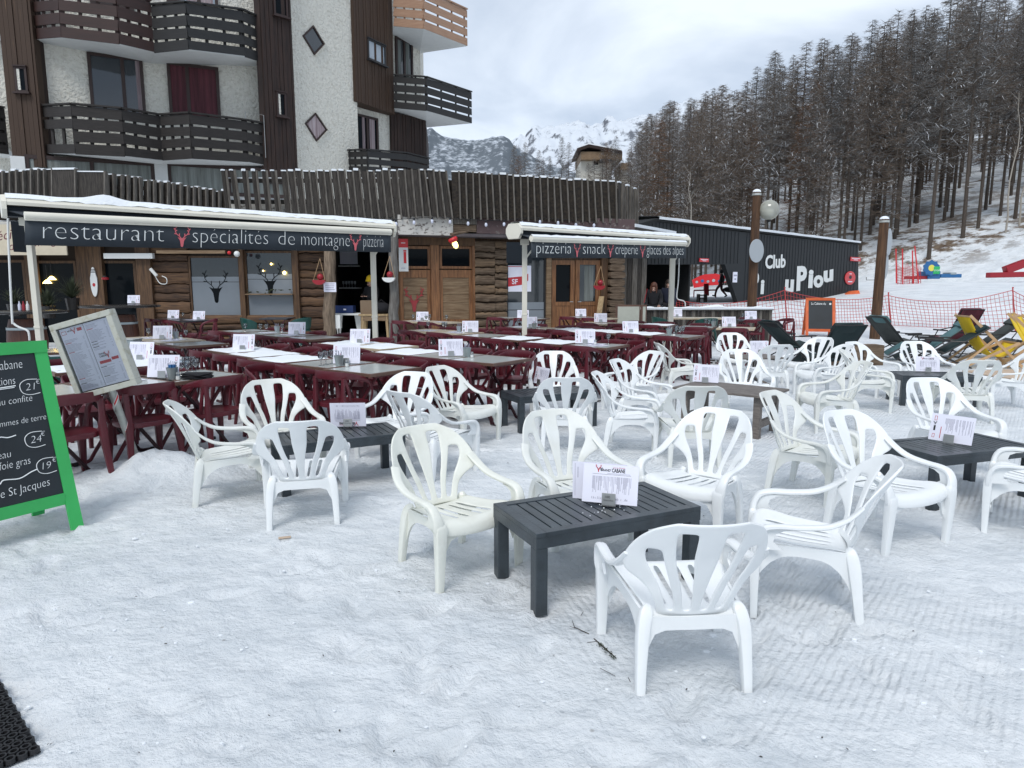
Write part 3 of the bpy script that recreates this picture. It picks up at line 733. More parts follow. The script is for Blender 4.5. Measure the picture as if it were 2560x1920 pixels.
def bistro_table(panel, edge, snow=0):
    root = thing('bistro_table', (0, 0, 0), 0, 'square table on maroon folding legs', 'table')
    S = .36; H_ = .735
    mb = MB(); mb.mt(edge)
    for sg in (-1, 1):
        mb.box((sg * (S - .0175), 0, H_ - .016), (.035, 2 * S, .032)); mb.box((0, sg * (S - .0175), H_ - .016), (2 * S - .07, .035, .032))
    mb.mt(panel).box((0, 0, H_ - .016), (2 * S - .071, 2 * S - .071, .030))
    part('tabletop', mb.mesh('tabletop', bevel=.003), root)
    if snow:
        rnd = random.Random(snow); mb = MB(); mb.mt('snow'); n = 16
        def hgt(i, j):
            x = (i / n - .5) * 2; y = (j / n - .5) * 2
            edge_ = min(1, (1 - max(abs(x), abs(y))) * 5); v = noise.noise(Vector((x * 1.3 + snow * 7, y * 1.3, 0))) * .6 + .45 + noise.noise(Vector((x * 5, y * 5, snow))) * .25
            return max(0, min(1, v * 1.6)) * edge_
        vs = [((i / n - .5) * 2 * (S - .03), (j / n - .5) * 2 * (S - .03), H_ - .004 + .024 * hgt(i, j)) for j in range(n + 1) for i in range(n + 1)]
        mb.add(vs, [(j * (n + 1) + i, j * (n + 1) + i + 1, (j + 1) * (n + 1) + i + 1, (j + 1) * (n + 1) + i) for j in range(n) for i in range(n)])
        part('snow_layer', mb.mesh('snow_layer', True), root)
    for sy in (-1, 1):
        for sx in (-1, 1):
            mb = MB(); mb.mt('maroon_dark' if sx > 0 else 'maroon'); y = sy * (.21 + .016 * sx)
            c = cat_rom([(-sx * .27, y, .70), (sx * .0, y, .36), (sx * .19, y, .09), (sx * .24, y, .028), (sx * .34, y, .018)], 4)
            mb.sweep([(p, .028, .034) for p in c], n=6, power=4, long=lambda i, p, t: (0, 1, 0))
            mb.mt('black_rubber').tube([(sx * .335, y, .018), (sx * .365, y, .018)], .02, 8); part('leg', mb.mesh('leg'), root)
    mb = MB(); mb.mt('maroon')
    for sx in (-1, 0, 1): mb = MB(); mb.mt('maroon'); mb.box((sx * .27, 0, .69 if sx else .36), (.03, .48, .03)); part('stretcher', mb.mesh('stretcher'), root)
    return root
KT = {'w': Kit(bistro_table('table_panel', 'table_edge')), 's': Kit(bistro_table('table_panel', 'table_edge', 1)), 't': Kit(bistro_table('table_panel', 'table_edge', 2)),
      'b': Kit(bistro_table('table_beige', 'table_edge_beige')), 'x': Kit(bistro_table('table_beige', 'table_edge_beige', 3)), 'd': Kit(bistro_table('table_dark', 'table_dark'))}
TDESC = {'w': 'pale table', 's': 'snowy table', 't': 'snow-dusted table', 'b': 'beige table', 'x': 'snowy beige table', 'd': 'dark table'}
ORD = ['first', 'second', 'third', 'fourth']
# rows: name words, table angle, chair facing angle (near side), tables (x,y,kind)
ROWS = [
 ('the row behind the leaning menu board', 56, 146, [(-3.86, 5.50, 'w'), (-3.52, 6.06, 'w'), (-3.12, 6.52, 'w')], 1, 1),
 ('the snowy pair behind the menu board', 50, 140, [(-4.55, 7.15, 's'), (-4.08, 7.62, 's')], 1, 1),
 ('the row nearest the barrels', -42, 48, [(-5.95, 11.25, 'b'), (-5.35, 10.72, 'b'), (-4.72, 10.10, 'w')], 1, 1),
 ('the row under the stag windows', -40, 50, [(-5.05, 12.95, 'w'), (-4.45, 12.40, 'w'), (-3.88, 11.85, 'w'), (-3.25, 11.30, 'w')], 1, 1),
 ('the row left of the left awning post', -42, 48, [(-3.66, 9.14, 't'), (-3.14, 8.60, 's'), (-2.62, 8.02, 't')], 1, 1),
 ('the beige pair at the left awning post', -38, 52, [(-2.42, 10.20, 'x'), (-1.84, 9.66, 'x')], 1, 1),
 ('the pair behind the front left armchairs', -36, 54, [(-2.02, 7.56, 'w'), (-1.46, 7.08, 'w')], 1, 1),
 ('the row left of the middle awning post', -38, 52, [(-1.34, 8.86, 't'), (-.80, 8.42, 'w'), (-.27, 7.98, 'w')], 1, 1),
 ('the pair under the red stag panel', -38, 52, [(-2.30, 16.5, 'b'), (-1.68, 16.0, 'b')], 1, 0),
 ('the row before the red stag panel', -40, 50, [(-1.60, 13.05, 'b'), (-1.02, 12.50, 'b'), (-.45, 11.75, 'w'), (.08, 11.15, 's')], 1, 1),
 ('the pair below the log pillar', -30, 60, [(-.18, 18.2, 'w'), (.50, 17.75, 'w')], 1, 0),
 ('the row behind the middle awning post', -38, 52, [(.22, 14.1, 'w'), (.76, 13.5, 'b'), (1.28, 12.95, 'x')], 1, 1),
 ('the pair right of the middle awning post', -36, 54, [(.64, 10.4, 's'), (1.22, 9.85, 'w')], 1, 1),
 ('the long row before the double doors', -38, 52, [(1.22, 13.3, 'x'), (1.78, 12.75, 's'), (2.32, 12.2, 't'), (2.84, 11.7, 'w')], 1, 1),
 ('the row nearest the sage boards', -30, 60, [(1.92, 15.6, 'b'), (2.55, 15.25, 'b'), (3.16, 14.9, 's')], 1, 1),
 ('the pair at the double doors', -36, 54, [(1.78, 18.5, 'w'), (2.30, 17.9, 'b')], 1, 0),
 ('the pair right of the right awning post', -22, 68, [(3.86, 14.2, 'w'), (4.56, 13.85, 'b')], 1, 1),
 ('the dark table by the plank fence', -10, 80, [(5.98, 17.0, 'd')], 1, 1),
 ('the dark pair beside the log wall', -36, 54, [(-8.70, 17.5, 'd'), (-8.0, 16.9, 'd')], 1, 0),
]
TAB = {}
for ri, (rn, ta, ca, tl, near, far) in enumerate(ROWS):
    tag_r = rn.replace('the ', '', 1)
    for ti, (x, y, k) in enumerate(tl):
        lone = len(tl) == 1
        pos = 'only' if lone else ORD[ti]
        lb = (TDESC[k] + ', ' + ('' if lone else pos + ' of ') + rn) if not lone else 'square dark table against the snowy plank fence'
        KT[k].put((x, y, 0), R(ta), lb, 'square tables of the restaurant terrace'); TAB[(ri, ti)] = (x, y, R(ta), ca)
        if near:
            a = R(ca - 90); jx = random.uniform(-.04, .04); d = .40 + random.uniform(-.03, .05)
            ux, uy = -math.sin(a), math.cos(a)     # facing direction
            c1 = 'maroon chair, near side of ' + ('' if lone else pos + ' table, ') + tag_r
            K_mar.put((x - ux * d + uy * jx, y - uy * d - ux * jx, 0), a + R(random.uniform(-5, 5)), c1, 'maroon chairs of the terrace')
            if far:
                d2 = .43 + random.uniform(-.02, .08)
                c2 = 'maroon chair, far side of ' + ('' if lone else pos + ' table, ') + tag_r
                K_mar.put((x + ux * d2, y + uy * d2, 0), a + math.pi + R(random.uniform(-6, 6)), c2, 'maroon chairs of the terrace')
for (x, y, a, lb) in ((-.02, 8.50, 160, 'maroon chair at the right end of the row left of the middle awning post'),
                      (-2.50, 7.05, -130, 'maroon chair with a snowy seat right of the front left tables'),
                      (6.75, 17.0, 100, 'maroon chair tilted at the right end of the plank fence'),
                      (1.72, 10.1, 110, 'maroon chair at the right end of the pair near the white armchairs'),
                      (3.25, 12.2, 105, 'maroon chair closing the right end of the long row'),
                      (-7.55, 16.9, 110, 'maroon chair at the right end of the dark pair by the log wall')):
    K_mar.put((x, y, 0), R(a), lb, 'maroon chairs of the terrace')
# ------------------------------------------------------------------ wall planes
class Plane:
    """vertical plane through A,B (left to right as seen); n points to the viewer"""
    def __init__(s, A, B):
        s.A = Vector((A[0], A[1], 0)); s.u = Vector((B[0] - A[0], B[1] - A[1], 0)).normalized(); s.n = Vector((s.u.y, -s.u.x, 0)); s.len = (Vector((B[0], B[1], 0)) - s.A).length
    def uz(s, px, py, off=0.0):
        r = ray(px, py); A = s.A + s.n * off; t = s.n.dot(A) / s.n.dot(Vector((r.x, r.y, 0)))
        P = Vector((r.x * t, r.y * t, 0)); return (P - A).dot(s.u), CAMH + r.z * t
    def P(s, u, z, off=0.0):
        p = s.A + s.u * u + s.n * off; return Vector((p.x, p.y, z))
    def rect(s, mb, px0, py0, px1, py1, d0=0.0, d1=0.05):
        pm = (py0 + py1) / 2; u0 = s.uz(px0, pm)[0]; u1 = s.uz(px1, pm)[0]; xm = (px0 + px1) / 2
        z1 = s.uz(xm, py0)[1]; z0 = s.uz(xm, py1)[1]; s.slab(mb, u0, z0, u1, z1, d0, d1); return u0, z0, u1, z1
    def slab(s, mb, u0, z0, u1, z1, d0, d1):
        a = [s.P(u0, z0, d1), s.P(u1, z0, d1), s.P(u1, z0, d0), s.P(u0, z0, d0), s.P(u0, z1, d1), s.P(u1, z1, d1), s.P(u1, z1, d0), s.P(u0, z1, d0)]
        mb.hexa(a)
UP = Vector((0, 0, 1))
def frame(pl, mb, u0, z0, u1, z1, w_, d0, d1):
    pl.slab(mb, u0, z0, u0 + w_, z1, d0, d1); pl.slab(mb, u1 - w_, z0, u1, z1, d0, d1)
    pl.slab(mb, u0 + w_, z1 - w_, u1 - w_, z1, d0, d1 - .002); pl.slab(mb, u0 + w_, z0, u1 - w_, z0 + w_, d0, d1 - .002)
LW = Plane((-17, 19.0), (-3.25, 19.0)); RW = Plane((-3.25, 19.0), (4.0, 21.2))
rest = thing('restaurant', (0, 0, 0), 0, 'log and timber mountain restaurant with a fringe of weathered roof planks', 'restaurant')
def logs(pl, px0, px1, z0, z1, m='log_wood', n=9, name='log_wall', d=.09, sub=rest):
    mb = MB(); u0 = pl.uz(px0, 700)[0]; u1 = pl.uz(px1, 700)[0]; hs = [random.uniform(.65, 1.35) for _ in range(n)]; tot = sum(hs); a = z0; seam = [random.uniform(-.02, .02) for _ in range(9)]
    k = 8; s = 8; seam = [0.0] * (k + 1)
    for i in range(n):
        b = a + (z1 - z0) * hs[i] / tot; nseam = [random.uniform(-.018, .018) if i < n - 1 else 0 for _ in range(k + 1)]; vs = []; mb.mt(m if i % 3 else m + '_b'); dd = d * random.uniform(.75, 1.2)
        for q in range(k + 1):
            u = u0 + (u1 - u0) * q / k; lo_, hi_ = a + seam[q] + .006, b + nseam[q] - .006
            for r_ in range(s + 1):
                an = math.pi * r_ / s; vs.append(pl.P(u, (lo_ + hi_) / 2 - math.cos(an) * (hi_ - lo_) / 2, .02 + math.sin(an) ** .38 * dd * (1 + random.uniform(-.07, .07))))
        mb.add(vs, [(q * (s + 1) + r_, (q + 1) * (s + 1) + r_, (q + 1) * (s + 1) + r_ + 1, q * (s + 1) + r_ + 1) for q in range(k) for r_ in range(s)] + [tuple(range(s, -1, -1)), tuple(k * (s + 1) + r_ for r_ in range(s + 1))])
        a = b; seam = nseam
    return mb.build(name, sub, smooth=True)
# solid body behind the front (leaves the kitchen bay open)
def block(name, m, pl, px0, px1, z0, z1, d0, d1, parent=rest, **k):
    mb = MB(); mb.mt(m); u0 = pl.uz(px0, 700)[0]; u1 = pl.uz(px1, 700)[0]; pl.slab(mb, u0, z0, u1, z1, d0, d1); return mb.build(name, parent, **k)
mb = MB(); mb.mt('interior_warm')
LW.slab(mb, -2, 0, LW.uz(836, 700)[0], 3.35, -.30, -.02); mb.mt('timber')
RW.slab(mb, .02, 0, RW.len, 3.3, -.30, -.02)
mb.build('wall', rest)
# --- left part
def glazing(pl, px0, py0, px1, py1, glass='glass_dark', fm='timber', fw=.07, name='window', parent=rest, d=.02, pane='pane'):
    mb = MB(); mb.mt(fm); pm = (py0 + py1) / 2; xm = (px0 + px1) / 2
    u0, u1 = pl.uz(px0, pm)[0], pl.uz(px1, pm)[0]; z1, z0 = pl.uz(xm, py0)[1], pl.uz(xm, py1)[1]
    frame(pl, mb, u0, z0, u1, z1, fw, 0.0 + d, .07 + d); w_ = mb.build(name, parent)
    mb = MB(); mb.mt(glass); pl.slab(mb, u0 + fw, z0 + fw, u1 - fw, z1 - fw, .005 + d, .03 + d); mb.build(pane, w_)
    return w_, u0, z0, u1, z1
glazing(LW, -60, 650, 78, 905); glazing(LW, 104, 652, 205, 905)
for px0, px1, m in ((78, 104, 'timber'), (205, 268, 'timber'), (352, 388, 'timber'), (738, 752, 'timber'), (606, 617, 'timber')):
    block('post', m, LW, px0, px1, 0, 3.0, 0, .20)
d_, u0, z0, u1, z1 = glazing(LW, 268, 652, 352, 905, name='door')
logs(LW, 388, 476, 0, 2.9, n=11)
logs(LW, 752, 814, 0, 2.9, n=11)
logs(LW, 476, 738, 0, .78, n=4, d=.14)
for (a, b, top) in ((478, 606, 640), (617, 738, 628)):
    w_, u0, z0, u1, z1 = glazing(LW, a, top, b, 795, 'glass_blue', fw=.05)
    mb = MB(); mb.mt('frosted'); zf = z0 + (z1 - z0) * .58; LW.slab(mb, u0 + .06, z0 + .06, u1 - .06, zf, .055, .062)
    LW.slab(mb, u0 + .06, zf + .015, u1 - .06, zf + .15, .055, .062)
    mb.mt('glass_dark'); s = 1.0 if a == 478 else 1.0
    stag(mb, LW.P((u0 + u1) / 2, z0 + (.42 if a == 478 else .62), .0625), LW.u, UP, .80, .002, .030); mb.build('frosted_film', w_)
block('shelf', 'panel_wood', LW, 622, 738, 1.33, 1.36, .07, .32)
mb = MB(); mb.mt('leafage')
for i in range(26):
    u = LW.uz(random.uniform(626, 734), 748)[0]; p = LW.P(u, 1.37 + random.uniform(0, .10), random.uniform(.12, .28))
    if i % 3: mb.sphere(p, random.uniform(.015, .04), 6, (1.3, 1, .6))
o = mb.build('potted_herbs'); tag(o, 'small green herbs along the shelf of the right stag window', 'plant')
# kitchen bay
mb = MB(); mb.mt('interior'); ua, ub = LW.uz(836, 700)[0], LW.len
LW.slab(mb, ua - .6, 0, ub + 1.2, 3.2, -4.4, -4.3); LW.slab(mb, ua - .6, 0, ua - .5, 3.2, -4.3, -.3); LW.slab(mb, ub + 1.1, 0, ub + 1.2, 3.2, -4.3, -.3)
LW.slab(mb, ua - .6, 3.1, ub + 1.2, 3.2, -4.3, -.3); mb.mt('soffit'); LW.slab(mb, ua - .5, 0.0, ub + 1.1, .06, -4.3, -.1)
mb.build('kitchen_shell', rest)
mb = MB(); mb.mt('white_paint'); a0 = at(836, 788, 19.0).x; a1 = at(908, 788, 19.0).x
mb.box(((a0 + a1) / 2, 18.95, .80), (a1 - a0, .5, .05))
for x in (a0 + .12, a1 - .12): mb.prism([(-.12, .775), (.12, .775), (.05, .3), (.04, 0), (-.04, 0), (-.05, .3)], (x, 19.0, 0), (1, 0, 0), (0, 0, 1), .04)
o = mb.build('serving_table'); tag(o, 'white plastic table in the dark kitchen opening', 'table')
mb = MB(); mb.mt('blue_crate'); mb.box(((a0 + a1) / 2 - .1, 18.95, .93), (.55, .36, .2)); mb.mt('paper').box(((a0 + a1) / 2 - .05, 18.765, .93), (.09, .006, .06))
o = mb.build('plastic_crate', bevel=.01); tag(o, 'dark blue crate on the white table in the kitchen opening', 'crate')
b0 = at(903, 798, 18.6).x; b1 = at(981, 798, 18.6).x
t_ = thing('work_table', ((b0 + b1) / 2, 18.55, 0), 0, 'rough wooden work table between the two terrace posts', 'table')
mb = MB(); mb.mt('pine_board').box((0, 0, .80), (b1 - b0, .55, .04)); mb.mt('panel_wood').box((0, -.24, .71), (b1 - b0 - .1, .03, .13)); mb.build('tabletop', t_)
for sx in (-1, 1):
    for sy in (-1, 1):
        mb = MB(); mb.mt('pine_board').beam((sx * (b1 - b0) * .38, sy * .22, .78), (sx * (b1 - b0) * .44, sy * .24, 0), .07, .07); mb.build('leg', t_)
mb = MB(); mb.mt('black_cloth').sphere(((b0 + b1) / 2 + .15, 18.5, .98), .22, 12, (1.25, .7, .7)); mb.mt('black_metal').tube([((b0 + b1) / 2, 18.5, 1.08), ((b0 + b1) / 2 + .15, 18.5, 1.2), ((b0 + b1) / 2 + .3, 18.5, 1.08)], .015, 6)
o = mb.build('bag', smooth=True); tag(o, 'black bag lying on the rough wooden work table', 'bag')
mb = MB(); mb.mt('cardboard').box((b0 + .22, 18.6, 1.0), (.4, .3, .36)); o = mb.build('cardboard_box'); tag(o, 'brown cardboard box on the work table beside the person', 'box')
for xx, zz, mm, dd in ((858, 2.18, 'white_paint', (.75, .25, .03)), (863, 1.50, 'white_paint', (.7, .25, .03)), (862, 2.45, 'paper', (.55, .02, .42))):
    mb = MB(); mb.mt(mm).box((at(xx, 700, 21).x, 21.6, zz), dd); mb.build('shelf' if mm != 'paper' else 'notice', rest)
mb = MB(); mb.mt('glassware')
for i in range(5):
    mb = MB(); mb.mt('sign_grey').lathe((at(846 + i * 7.5, 700, 21).x, 21.6, 1.52), [(.03, 0), (.006, .01), (.006, .09), (.035, .12), (.036, .19), (.03, .2)], 8)
    o = mb.build('glass', smooth=True); tag(o, 'upturned glass on the kitchen shelf behind the opening', 'glass', 'glasses on the kitchen shelf')
mb = MB(); mb.mt('white_paint').box((at(845, 810, 18.5).x, 18.4, .62), (.22, .2, .36)); mb.mt('black_metal').tube([(at(850, 810, 18.5).x, 18.35, .45), (at(850, 810, 18.5).x, 18.35, .0)], .015, 6)
o = mb.build('hand_basin'); tag(o, 'small white wash basin box beside the thick trunk post', 'basin')
# trunk posts
def trunk(px, py0, py1, Y, r, m, name, parent, seed, lean=0):
    rnd = random.Random(seed); a = at(px, py1, Y); b = at(px + lean, py0, Y); pts = []; rs = []; a.z = -.02
    for i in range(11):
        t = i / 10; p = a.lerp(b, t); p.x += rnd.uniform(-.02, .02); pts.append(p); rs.append(r * (1.2 - .25 * t + rnd.uniform(-.07, .07)))
    mb = MB(); mb.mt(m).tube(pts, rs, 14); return mb.build(name, parent, smooth=True)
trunk(824, 600, 860, 18.3, .145, 'trunk_post', 'post', rest, 3, 0)
trunk(986, 585, 911, 18.2, .115, 'trunk_grey', 'post', rest, 5, -2)
# paper notice
def notice(pxa, pya, pxb, pyb, Y, lb, rows_=4, m='paper', name='paper_notice'):
    a = at(pxa, pyb, Y); b = at(pxb, pya, Y); mb = MB(); mb.mt(m); mb.box(((a.x + b.x) / 2, Y, (a.z + b.z) / 2), (b.x - a.x, .012, b.z - a.z)); mb.mt('ink_grey')
    for i in range(rows_):
        z = b.z - (b.z - a.z) * (i + 1) / (rows_ + 1); w_ = (b.x - a.x) * random.uniform(.6, .82)
        mb.quad((a.x + .04, Y - .0075, z), (a.x + .04 + w_, Y - .0075, z), (a.x + .04 + w_, Y - .0075, z + .02), (a.x + .04, Y - .0075, z + .02))
    o = mb.build(name); return tag(o, lb, 'notice')
notice(810, 706, 840, 730, 18.12, 'handwritten white notice pinned to the thick trunk post')
# header beams and soffit
mb = MB(); mb.mt('peeled_white')
def beamr(pl, m, px0, py0, px1, py1, d0, d1, name='roof_beam'):
    mb = MB(); mb.mt(m); pl.rect(mb, px0, py0, px1, py1, d0, d1); return mb.build(name, rest)
beamr(RW, 'peeled_white', 986, 545, 1119, 592, .45, .72); beamr(RW, 'old_wood_edge', 1120, 545, 1176, 566, .47, .74); beamr(RW, 'log_grey', 1120, 567, 1176, 584, .46, .70)
beamr(RW, 'peeled_plum', 1177, 548, 1560, 592, .44, .70)
beamr(LW, 'peeled_white', -40, 560, 985, 600, .45, .72)
mb = MB(); mb.mt('soffit'); LW.slab(mb, -3, 2.86, LW.len + .2, 2.95, 0.0, .70); RW.slab(mb, .0, 2.9, RW.len, 2.98, 0.001, .69); mb.build('soffit', rest)
mb = MB(); mb.mt('log_grey')
beamr(RW, 'timber', 996, 592, 1182, 614, .02, .18)
# painted panel bays
def panel_bay(px0, px1, stagged):
    w_, u0, z0, u1, z1 = glazing(RW, px0, 616, px1, 672, 'glass_dark', 'door_wood', .07, d=.03)
    mb = MB(); mb.mt('door_wood'); u0, z0, u1, z1 = RW.rect(mb, px0, 675, px1, 686, .03, .10); b0_ = RW.uz((px0 + px1) / 2, 806)[1]
    frame(RW, mb, u0, b0_, u1, z0, .09, .03, .10); p = mb.build('panel_frame', rest)
    mb = MB(); mb.mt('panel_wood'); n = 5
    for i in range(n):
        a = b0_ + .09 + (z0 - b0_ - .18) * i / n; b = b0_ + .09 + (z0 - b0_ - .18) * (i + 1) / n; RW.slab(mb, u0 + .09, a + .004, u1 - .09, b - .004, .03, .075)
    mb.build('panel', p)
    if stagged:
        mb = MB(); mb.mt('stag_dark_red'); O = RW.P((u0 + u1) / 2 - .04, b0_ + .30, .076)
        mb.prism([(x * .62, y * .62) for x, y in HEAD], O, RW.u, UP, .02); stag(mb, O, RW.u, UP, .62, .022, .06); mb.build('stag_emblem', p)
panel_bay(998, 1074, True); panel_bay(1097, 1178, False)
block('post', 'door_wood', RW, 1075, 1096, 0, 3.0, .0, .16); block('post', 'door_wood', RW, 1178, 1184, 0, 3.0, 0, .17)
mb = MB(); mb.mt('log_wood'); RW.rect(mb, 996, 808, 1180, 905, 0, .14); mb.build('plinth', rest)
logs(RW, 1184, 1233, 0, 2.85, 'log_grey', 12, 'log_pillar', .20); logs(RW, 1234, 1264, 0, 2.85, 'log_grey', 13, 'log_pillar', .17)
w_, u0, z0, u1, z1 = glazing(RW, 1264, 606, 1362, 845, 'glass_blue', 'dark_frame', .05)
mb = MB(); mb.mt('frosted'); RW.slab(mb, u0 + .05, z0 + .05, u1 - .05, z0 + .82, .055, .062); RW.slab(mb, u0 + .05, z0 + .84, u1 - .05, z0 + 1.05, .055, .062); mb.build('frosted_film', w_)
mb = MB(); mb.mt('paper'); ur0, zr0, ur1, zr1 = RW.rect(mb, 1268, 664, 1326, 729, .063, .068); mb.mt('ink_red'); h = zr1 - zr0  # white and red sign mirrored in the glass, its reflection laid on as colour
mb.prism([(0, .14), (.45, .2), (.62, .32), (.62, .52), (.45, .44), (0, .40)], RW.P(ur0, zr0, .069), RW.u, UP, .002); mb.prism([(0, .0), (.5, .0), (.5, .02), (0, .02)], RW.P(ur0, zr1 - .04, .069), RW.u, UP, .002)
mb.mt('paper'); txt(mb, 'SF', RW.P(ur0 + .12, zr0 + .22, .069), RW.u, UP, size=.2, off=.004, thin=.02); o = mb.build('painted_reflection'); tag(o, 'painted reflection of a white and red sign on the window left of the doors', 'painted_reflection')
block('post', 'panel_wood', RW, 1362, 1374, 0, 2.85, .0, .16)
# double doors
for k, (a, b, hs) in enumerate(((1376, 1433, 1), (1435, 1496, -1))):
    u0, u1 = RW.uz(a, 730)[0], RW.uz(b, 730)[0]; z1 = RW.uz((a + b) / 2, 651)[1]
    mb = MB(); mb.mt('door_wood'); frame(RW, mb, u0, .06, u1, z1, .13, .03, .11); RW.slab(mb, u0 + .13, .19, u1 - .13, .98, .04, .09); RW.slab(mb, u0 + .13, .985, u1 - .13, 1.10, .03, .105); d_ = mb.build('door', rest)
    mb = MB(); mb.mt('glass_dark' if k == 0 else 'glass_blue').cur; RW.slab(mb, u0 + .13, 1.10, u1 - .13, z1 - .13, .05, .06); mb.build('pane', d_)
    if k:
        mb = MB(); mb.mt('curtain_grey'); RW.slab(mb, u0 + .30, 1.12, u1 - .2, z1 - .15, .0602, .064); mb.build('curtain', d_)
    mb = MB(); mb.mt('steel'); uh = u1 - .07 if k == 0 else u0 + .07; mb.tube([RW.P(uh, 1.10, .11), RW.P(uh, 1.10, .16), RW.P(uh - hs * .1, 1.10, .16)], .012, 6); mb.build('handle', d_)
block('post', 'timber', RW, 1497, 1512, 0, 2.85, .0, .2)
# log-end corner
mb = MB(); mb.mt('log_grey'); u0, u1 = RW.uz(1513, 700)[0], RW.uz(1549, 700)[0]
z = 0.0
while z < 2.85:
    hgt = random.uniform(.17, .25); o_ = random.uniform(-.03, .05); mb.add([], [])
    pts = [(u0 + .5 * (u1 - u0) + (u1 - u0) * .52 * math.copysign(abs(math.cos(a)) ** .5, math.cos(a)), z + hgt / 2 + hgt * .48 * math.copysign(abs(math.sin(a)) ** .6, math.sin(a))) for a in [2 * math.pi * i / 14 for i in range(14)]]
    mb.prism([(p[0], p[1]) for p in pts], RW.P(0, 0, .05), RW.u, UP, .30 + o_); z += hgt
mb.build('log_pillar', rest, smooth=False)
for i, a in enumerate(range(1552, 1612, 12)): block('cladding_board', 'old_wood' if i % 2 else 'old_wood_edge', RW, a, a + 11.4, 0, 3.0, .02, .10 + .02 * (i % 3))
# roof slab with snow
poly = [(-18, 18.75), (-3.3, 18.75), (3.7, 20.6), (5.6, 23.5), (5.6, 30), (-18, 30)]
mb = MB(); mb.mt('old_wood').prism(poly, (0, 0, 2.99), (1, 0, 0), (0, 1, 0), .30); mb.mt('snow').prism([(x * .995, y + .05) for x, y in poly], (0, 0, 3.292), (1, 0, 0), (0, 1, 0), .10); mb.build('roof', rest)
# fringe of planks along the roof edge
roof_fr = bpy.data.objects.new('roof_fringe', None); COL.objects.link(roof_fr); roof_fr.parent = rest
NP = 0
def plank(p0, p1, wd, yaw, face, m1, m2, snow=True, thick=.035):
    """board from bottom p0 to top p1; yaw turns its wide side"""
    global NP
    NP += 1
    c, s = math.cos(yaw), math.sin(yaw); ex = Vector((c, s, 0)); ey = Vector((-s, c, 0)); mb = MB()
    a, b = Vector(p0), Vector(p1)
    def board(a, b, x0, x1, y0, y1):
        mb.hexa([a + ex * x0 + ey * y0, a + ex * x1 + ey * y0, a + ex * x1 + ey * y1, a + ex * x0 + ey * y1, b + ex * x0 + ey * y0, b + ex * x1 + ey * y0, b + ex * x1 + ey * y1, b + ex * x0 + ey * y1])
    mb.mt(m1); board(a, b, -wd / 2, wd / 2, 0, thick)
    mb.mt(m2); board(a - Vector((0, 0, .05)), b + Vector((0, 0, .02)), wd / 2 + .001, wd / 2 + .04, -.07, thick + .02)
    if snow: mb.mt('snow'); q = b + Vector((0, 0, .0)); board(q, q + Vector((0, 0, random.uniform(.02, .06))), -wd / 2, wd / 2 - .01, -.02, thick + .04)
    mb.build('roof_plank', roof_fr)
def pl_at(px, pyb, pyt, Y): return at(px, pyb, Y), at(px, pyt, Y)
def lerp_tab(tab, x):
    for (a, b) in zip(tab, tab[1:]):
        if x <= b[0] or b is tab[-1]:
            t = (x - a[0]) / (b[0] - a[0]); return [p + (q - p) * t for p, q in zip(a[1:], b[1:])]
# left segment: px -> top py, bottom py, Y
LT = [(-20, 432, 520, 18.3), (130, 424, 520, 18.3), (200, 432, 530, 18.6), (290, 437, 540, 19.2), (400, 455, 545, 19.8), (500, 470, 548, 20.3), (568, 480, 550, 20.6)]
x = -14
while x < 566:
    if x > 128 and x < 262: x = 264
    st = 17.5 - (x / 566) * 1.5; tp, bt, Y = lerp_tab(LT, x); a, b = pl_at(x, bt + 12, tp + random.uniform(-2, 3), Y); wd = .17 if x < 130 else .15
    plank(a, b + Vector((random.uniform(-.04, .02), 0, 0)), wd, R(-8), 0, 'old_wood' if x < 130 else 'shingle', 'old_wood_edge'); x += st
for (x0, x1, yw) in ((132, 190, -4), (196, 260, 3)):
    a, b = pl_at((x0 + x1) / 2, 530, 424 if x0 < 150 else 430, 18.2); plank(a, b, (x1 - x0) / 1700 * 18.3, R(yw), 0, 'old_wood', 'old_wood_edge')
# right segment: sparse slats, then close louvres, then the rounded end
RT = [(565, 425, 548, 18.3), (720, 428, 548, 18.3), (900, 428, 545, 18.3), (1050, 425, 540, 18.35), (1230, 436, 546, 18.95), (1400, 448, 552, 19.6), (1540, 455, 553, 20.2), (1590, 475, 572, 22.0)]
x = 572
while x < 1590:
    tp, bt, Y = lerp_tab(RT, x); rj = random.uniform(-2, 2)
    if x < 705: st = 25; yw, wd, ln = R(40), .09, -.16; m1 = 'old_wood'
    elif x < 1125: st = 18.2; yw, wd, ln = R(16), .135, -.14; m1 = 'old_wood'
    elif x < 1545: st = 17.0; yw, wd, ln = R(8), .18, -.05; m1 = 'shingle'
    else: st = 6.5; yw, wd, ln = R(62), .19, 0; m1 = 'old_wood'
    a, b = pl_at(x, bt, tp + rj, Y); plank(a, b + Vector((ln + random.uniform(-.03, .03), 0, 0)), wd, yw, 0, m1, 'old_wood_edge', random.random() < .85, .03); x += st
mb = MB(); mb.mt('old_wood')
for (xa, xb, py) in ((565, 1120, 452), (565, 1120, 505), (-20, 130, 470), (262, 566, 500)):
    t0 = lerp_tab(RT if xa > 500 else LT, xa); t1 = lerp_tab(RT if xa > 500 else LT, xb)
    a = at(xa, py, t0[2] + .16); b = at(xb, py, t1[2] + .16); mb.beam(a, b, .06, .10); mb.mt('snow').beam(a + Vector((0, 0, .07)), b + Vector((0, 0, .07)), .05, .03); mb.mt('old_wood')
mb.build('fringe_rail', roof_fr)
mb = MB(); mb.mt('peeled_white'); a = at(570, 520, 18.8); b = at(1130, 545, 18.8); mb.box(((a.x + b.x) / 2, 18.75, 3.55), (b.x - a.x, .12, .42)); mb.mt('shingle')
